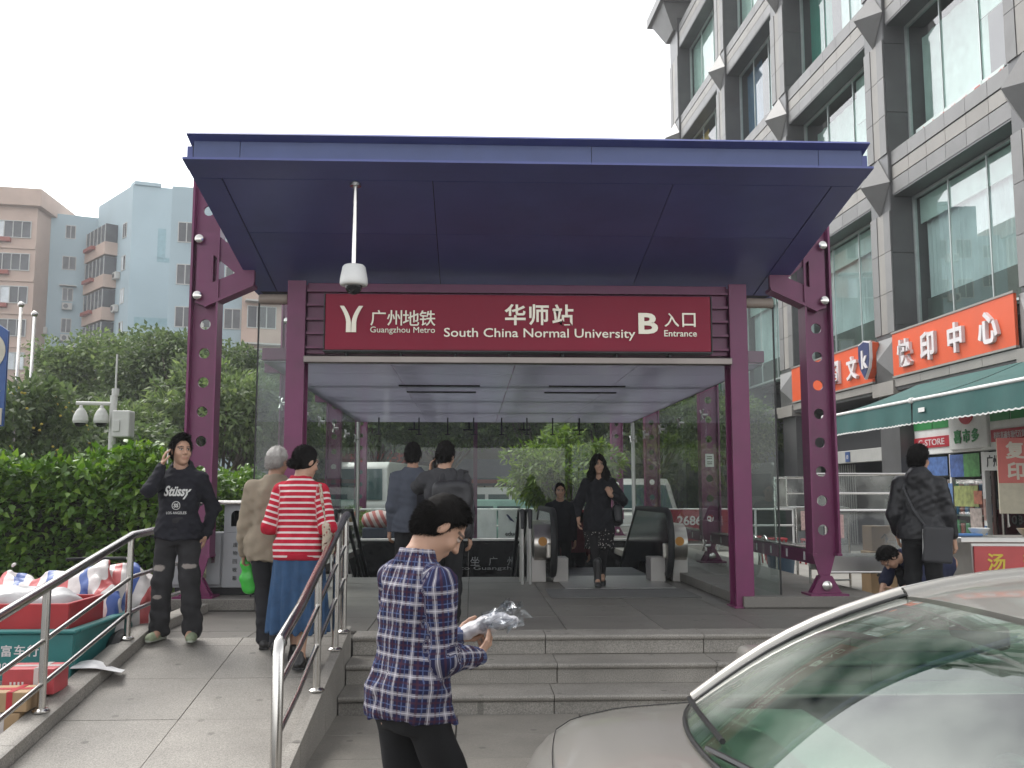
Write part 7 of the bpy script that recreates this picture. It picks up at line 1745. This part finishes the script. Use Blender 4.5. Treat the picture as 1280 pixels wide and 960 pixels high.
S = Sdf(); S.rbox((.12, -.25, 1.07), (.185, .10, .275), .07, .03); S.rbox((.13, -.345, 1.0), (.14, .04, .14), .03, .02); S.cone((-.02, -.33, 1.19), (.22, -.33, 1.19), .016, .016, k=.01)
bpo = worn('backpack', 'dark grey backpack worn by the phoning man on the platform', 'backpack', S.mesh(.009, wob(.010, 28, 6)), BPK, J5)
for sd, x in ((1, .17), (-1, .0)):
    S = Sdf(); pts = [(x, -.16, 1.33), (x, -.07, 1.435), (x + .02 * sd, .07, 1.43), (x + .03 * sd, .15, 1.30)]
    for p, q in zip(pts[:-1], pts[1:]): S.cone(p, q, .022, .022, k=.01, flat=((1, 0, 0), .7))
    sdf_obj('strap', S.mesh(.008), BPK, bpo)
J6 = person('person', 'man in a grey blue shirt standing in front of the backpack man', (-.60, 10.0, .481), 12, 1.66, SK2, vox=.010,
    pose=dict(hy=-10, hp=10, wr=(.22, .15, .95)), top=dict(mat=GREYB, ease=.026, hem=.80, wr=.008, collar=.01), legs=dict(mat=TROU, ease=.02), hair=dict(mat=HAIRM, thick=.017, low=-.055), shoes=dict(mat=BSHOE, sole=SOLE))
S = Sdf(); S.rbox((.12, -.17, 1.12), (.10, .06, .20), .04, .02); worn('dark_bag', 'black bag on the back of the man in the grey blue shirt', 'bag', S.mesh(.010, wob(.008, 30, 3)), BLACKF, J6)

# woman in black leaving the escalator
J7 = person('person', 'long haired woman in a black top and speckled skirt leaving the escalator', (1.60, 12.35, .494), 176, 1.62, SK, vox=.0095, fem=True,
    pose=dict(wr=(.27, .06, .86), pr=(.8, -1, 0), wl=(-.14, .17, 1.19), pl=(-.9, -.2, -1), ar=(.03, .14), al=(-.05, -.20), zl=.05, tl=-26, hy=6, hdl=(.3, .2, .9), hnl=(.3, -1, .1), curl_l=.7),
    top=dict(mat=BLACKF, ease=.026, hem=.72, wr=.010, sleeve=.86, hemw=1.04, vneck=.05), legs=dict(kind='skirt', mat=speck_skirt(), ease=.02, hem=.50, hemr=.185), hair=dict(mat=HAIRM, kind='long', thick=.026, spike=.012), shoes=dict(mat=BSHOE, sole=SOLE, boot=.24))
C = Sdf()
for sd in (1, -1): C.cone(J7['hip'][sd], J7['knee'][sd], .082, .056, k=.03); C.cone(J7['knee'][sd], J7['ank'][sd], .056, .040, k=.02)
sdf_obj('tights', C.mesh(.011), fabric('tights_black', (.016, .015, .016)), J7['root'])
S = Sdf(); S.rbox((-.25, -.01, .93), (.06, .15, .135), .05, .02, rot=rot3(R(12), 0, 0)); S.cone((-.24, .06, 1.05), (-.155, .05, 1.40), .012, .012, k=.01); S.cone((-.24, -.08, 1.05), (-.155, -.06, 1.40), .012, .012, k=.01); S.cone((-.155, .05, 1.40), (-.155, -.06, 1.40), .012, .012, k=.01)
worn('handbag', 'black handbag on the shoulder of the long haired woman', 'bag', S.mesh(.009, wob(.009, 30, 5)), LEATH, J7)
# riders behind her and a passer-by on the far pavement
person('person', 'man in a black shirt riding up the escalator', (1.46, 16.2, .035), 180, 1.76, SK2, vox=.011, top=dict(mat=BLACKF, ease=.024, hem=.82), legs=dict(mat=TROU), hair=dict(mat=HAIRM, thick=.014), shoes=dict(mat=BSHOE, sole=SOLE))
person('person', 'dark clad rider half hidden behind the man in the black shirt', (1.74, 16.6, -.19), 184, 1.70, SK, vox=.012, fem=True, top=dict(mat=fabric('top_maroon', (.08, .025, .03)), ease=.022), legs=dict(mat=TROU), hair=dict(mat=HAIRM, kind='long', thick=.02), shoes=dict(mat=BSHOE, sole=SOLE))
person('person', 'person in a yellow top standing beyond the fence', (1.72, 24.6, .013), 150, 1.55, SK, vox=.014, fem=True, top=dict(mat=fabric('top_yellow', (.42, .33, .10)), ease=.022), legs=dict(mat=TROU), hair=dict(mat=HAIRM, thick=.02), shoes=dict(mat=BSHOE, sole=SOLE))
person('person', 'person in a pale top before the restaurant across the street', (-3.7, 36.2, .013), 170, 1.62, SK, vox=.016, top=dict(mat=fabric('top_pale', (.35, .38, .42)), ease=.022), legs=dict(mat=TROU), hair=dict(mat=HAIRM), shoes=dict(mat=BSHOE, sole=SOLE))
# man in leather jacket and man bending down, on the sidewalk
J8 = person('person', 'man in a black leather jacket standing with his back turned by the stalls', (4.34, 9.35, .353), -28, 1.74, SK, vox=.009,
    pose=dict(wr=(.275, .06, .82), wl=(-.22, .10, .86), hy=-28, hp=2, hnr=(-.8, .2, .2), curl_r=.6), top=dict(name='jacket', mat=LEATH, ease=.034, hem=.84, wr=.006, hood=True, sleeve=.88, cuff=.052), legs=dict(mat=TROU, ease=.02, wr=.007), hair=dict(mat=HAIRM, thick=.022, spike=.006, low=-.07), shoes=dict(mat=BSHOE, sole=SOLE))
S = Sdf(); S.rbox((.14, -.19, .80), (.135, .03, .165), .02, .01, rot=rot3(0, R(4), R(24))); mb_ = worn('messenger_bag', 'flat black messenger bag at the hip of the leather jacket man', 'bag', S.mesh(.008, wob(.004, 24, 2)), mat('bag_charcoal', (.022, .022, .025), rough=.6, var=.15), J8)
S = Sdf(); pts = [(.05, -.17, .95), (-.06, -.155, 1.12), (-.13, -.13, 1.30), (-.12, -.02, 1.42)]
for p, q in zip(pts[:-1], pts[1:]): S.cone(p, q, .016, .016, k=.01)
sdf_obj('strap', S.mesh(.008), mat('bag_charcoal', (.02, .02, .02)), mb_)
S = Sdf(); S.cone((.02, -.245, .70), (.03, -.245, .94), .008, .008, k=.0); sdf_obj('edge_trim', S.mesh(.005), WHITE, mb_)
J9 = person('person', 'man in a dark blue shirt bending down beside the food cabinet', (4.83, 10.35, .353), 106, 1.68, SK, vox=.0095,
    pose=dict(lean=84, drop=.36, pelvis=(0, -.18), wr=(.10, .52, .22), wl=(-.14, .50, .30), pr=(.6, -.6, .4), pl=(-.6, -.6, .4), hp=-12, ar=(.12, .06), al=(-.12, -.05)),
    top=dict(mat=fabric('shirt_navy', (.022, .026, .055)), ease=.024, hem=.88, wr=.008, sleeve=.55, cuff=.05), legs=dict(mat=TROU, ease=.02), hair=dict(mat=HAIRM, thick=.016, low=-.05), shoes=dict(mat=BSHOE, sole=SOLE))
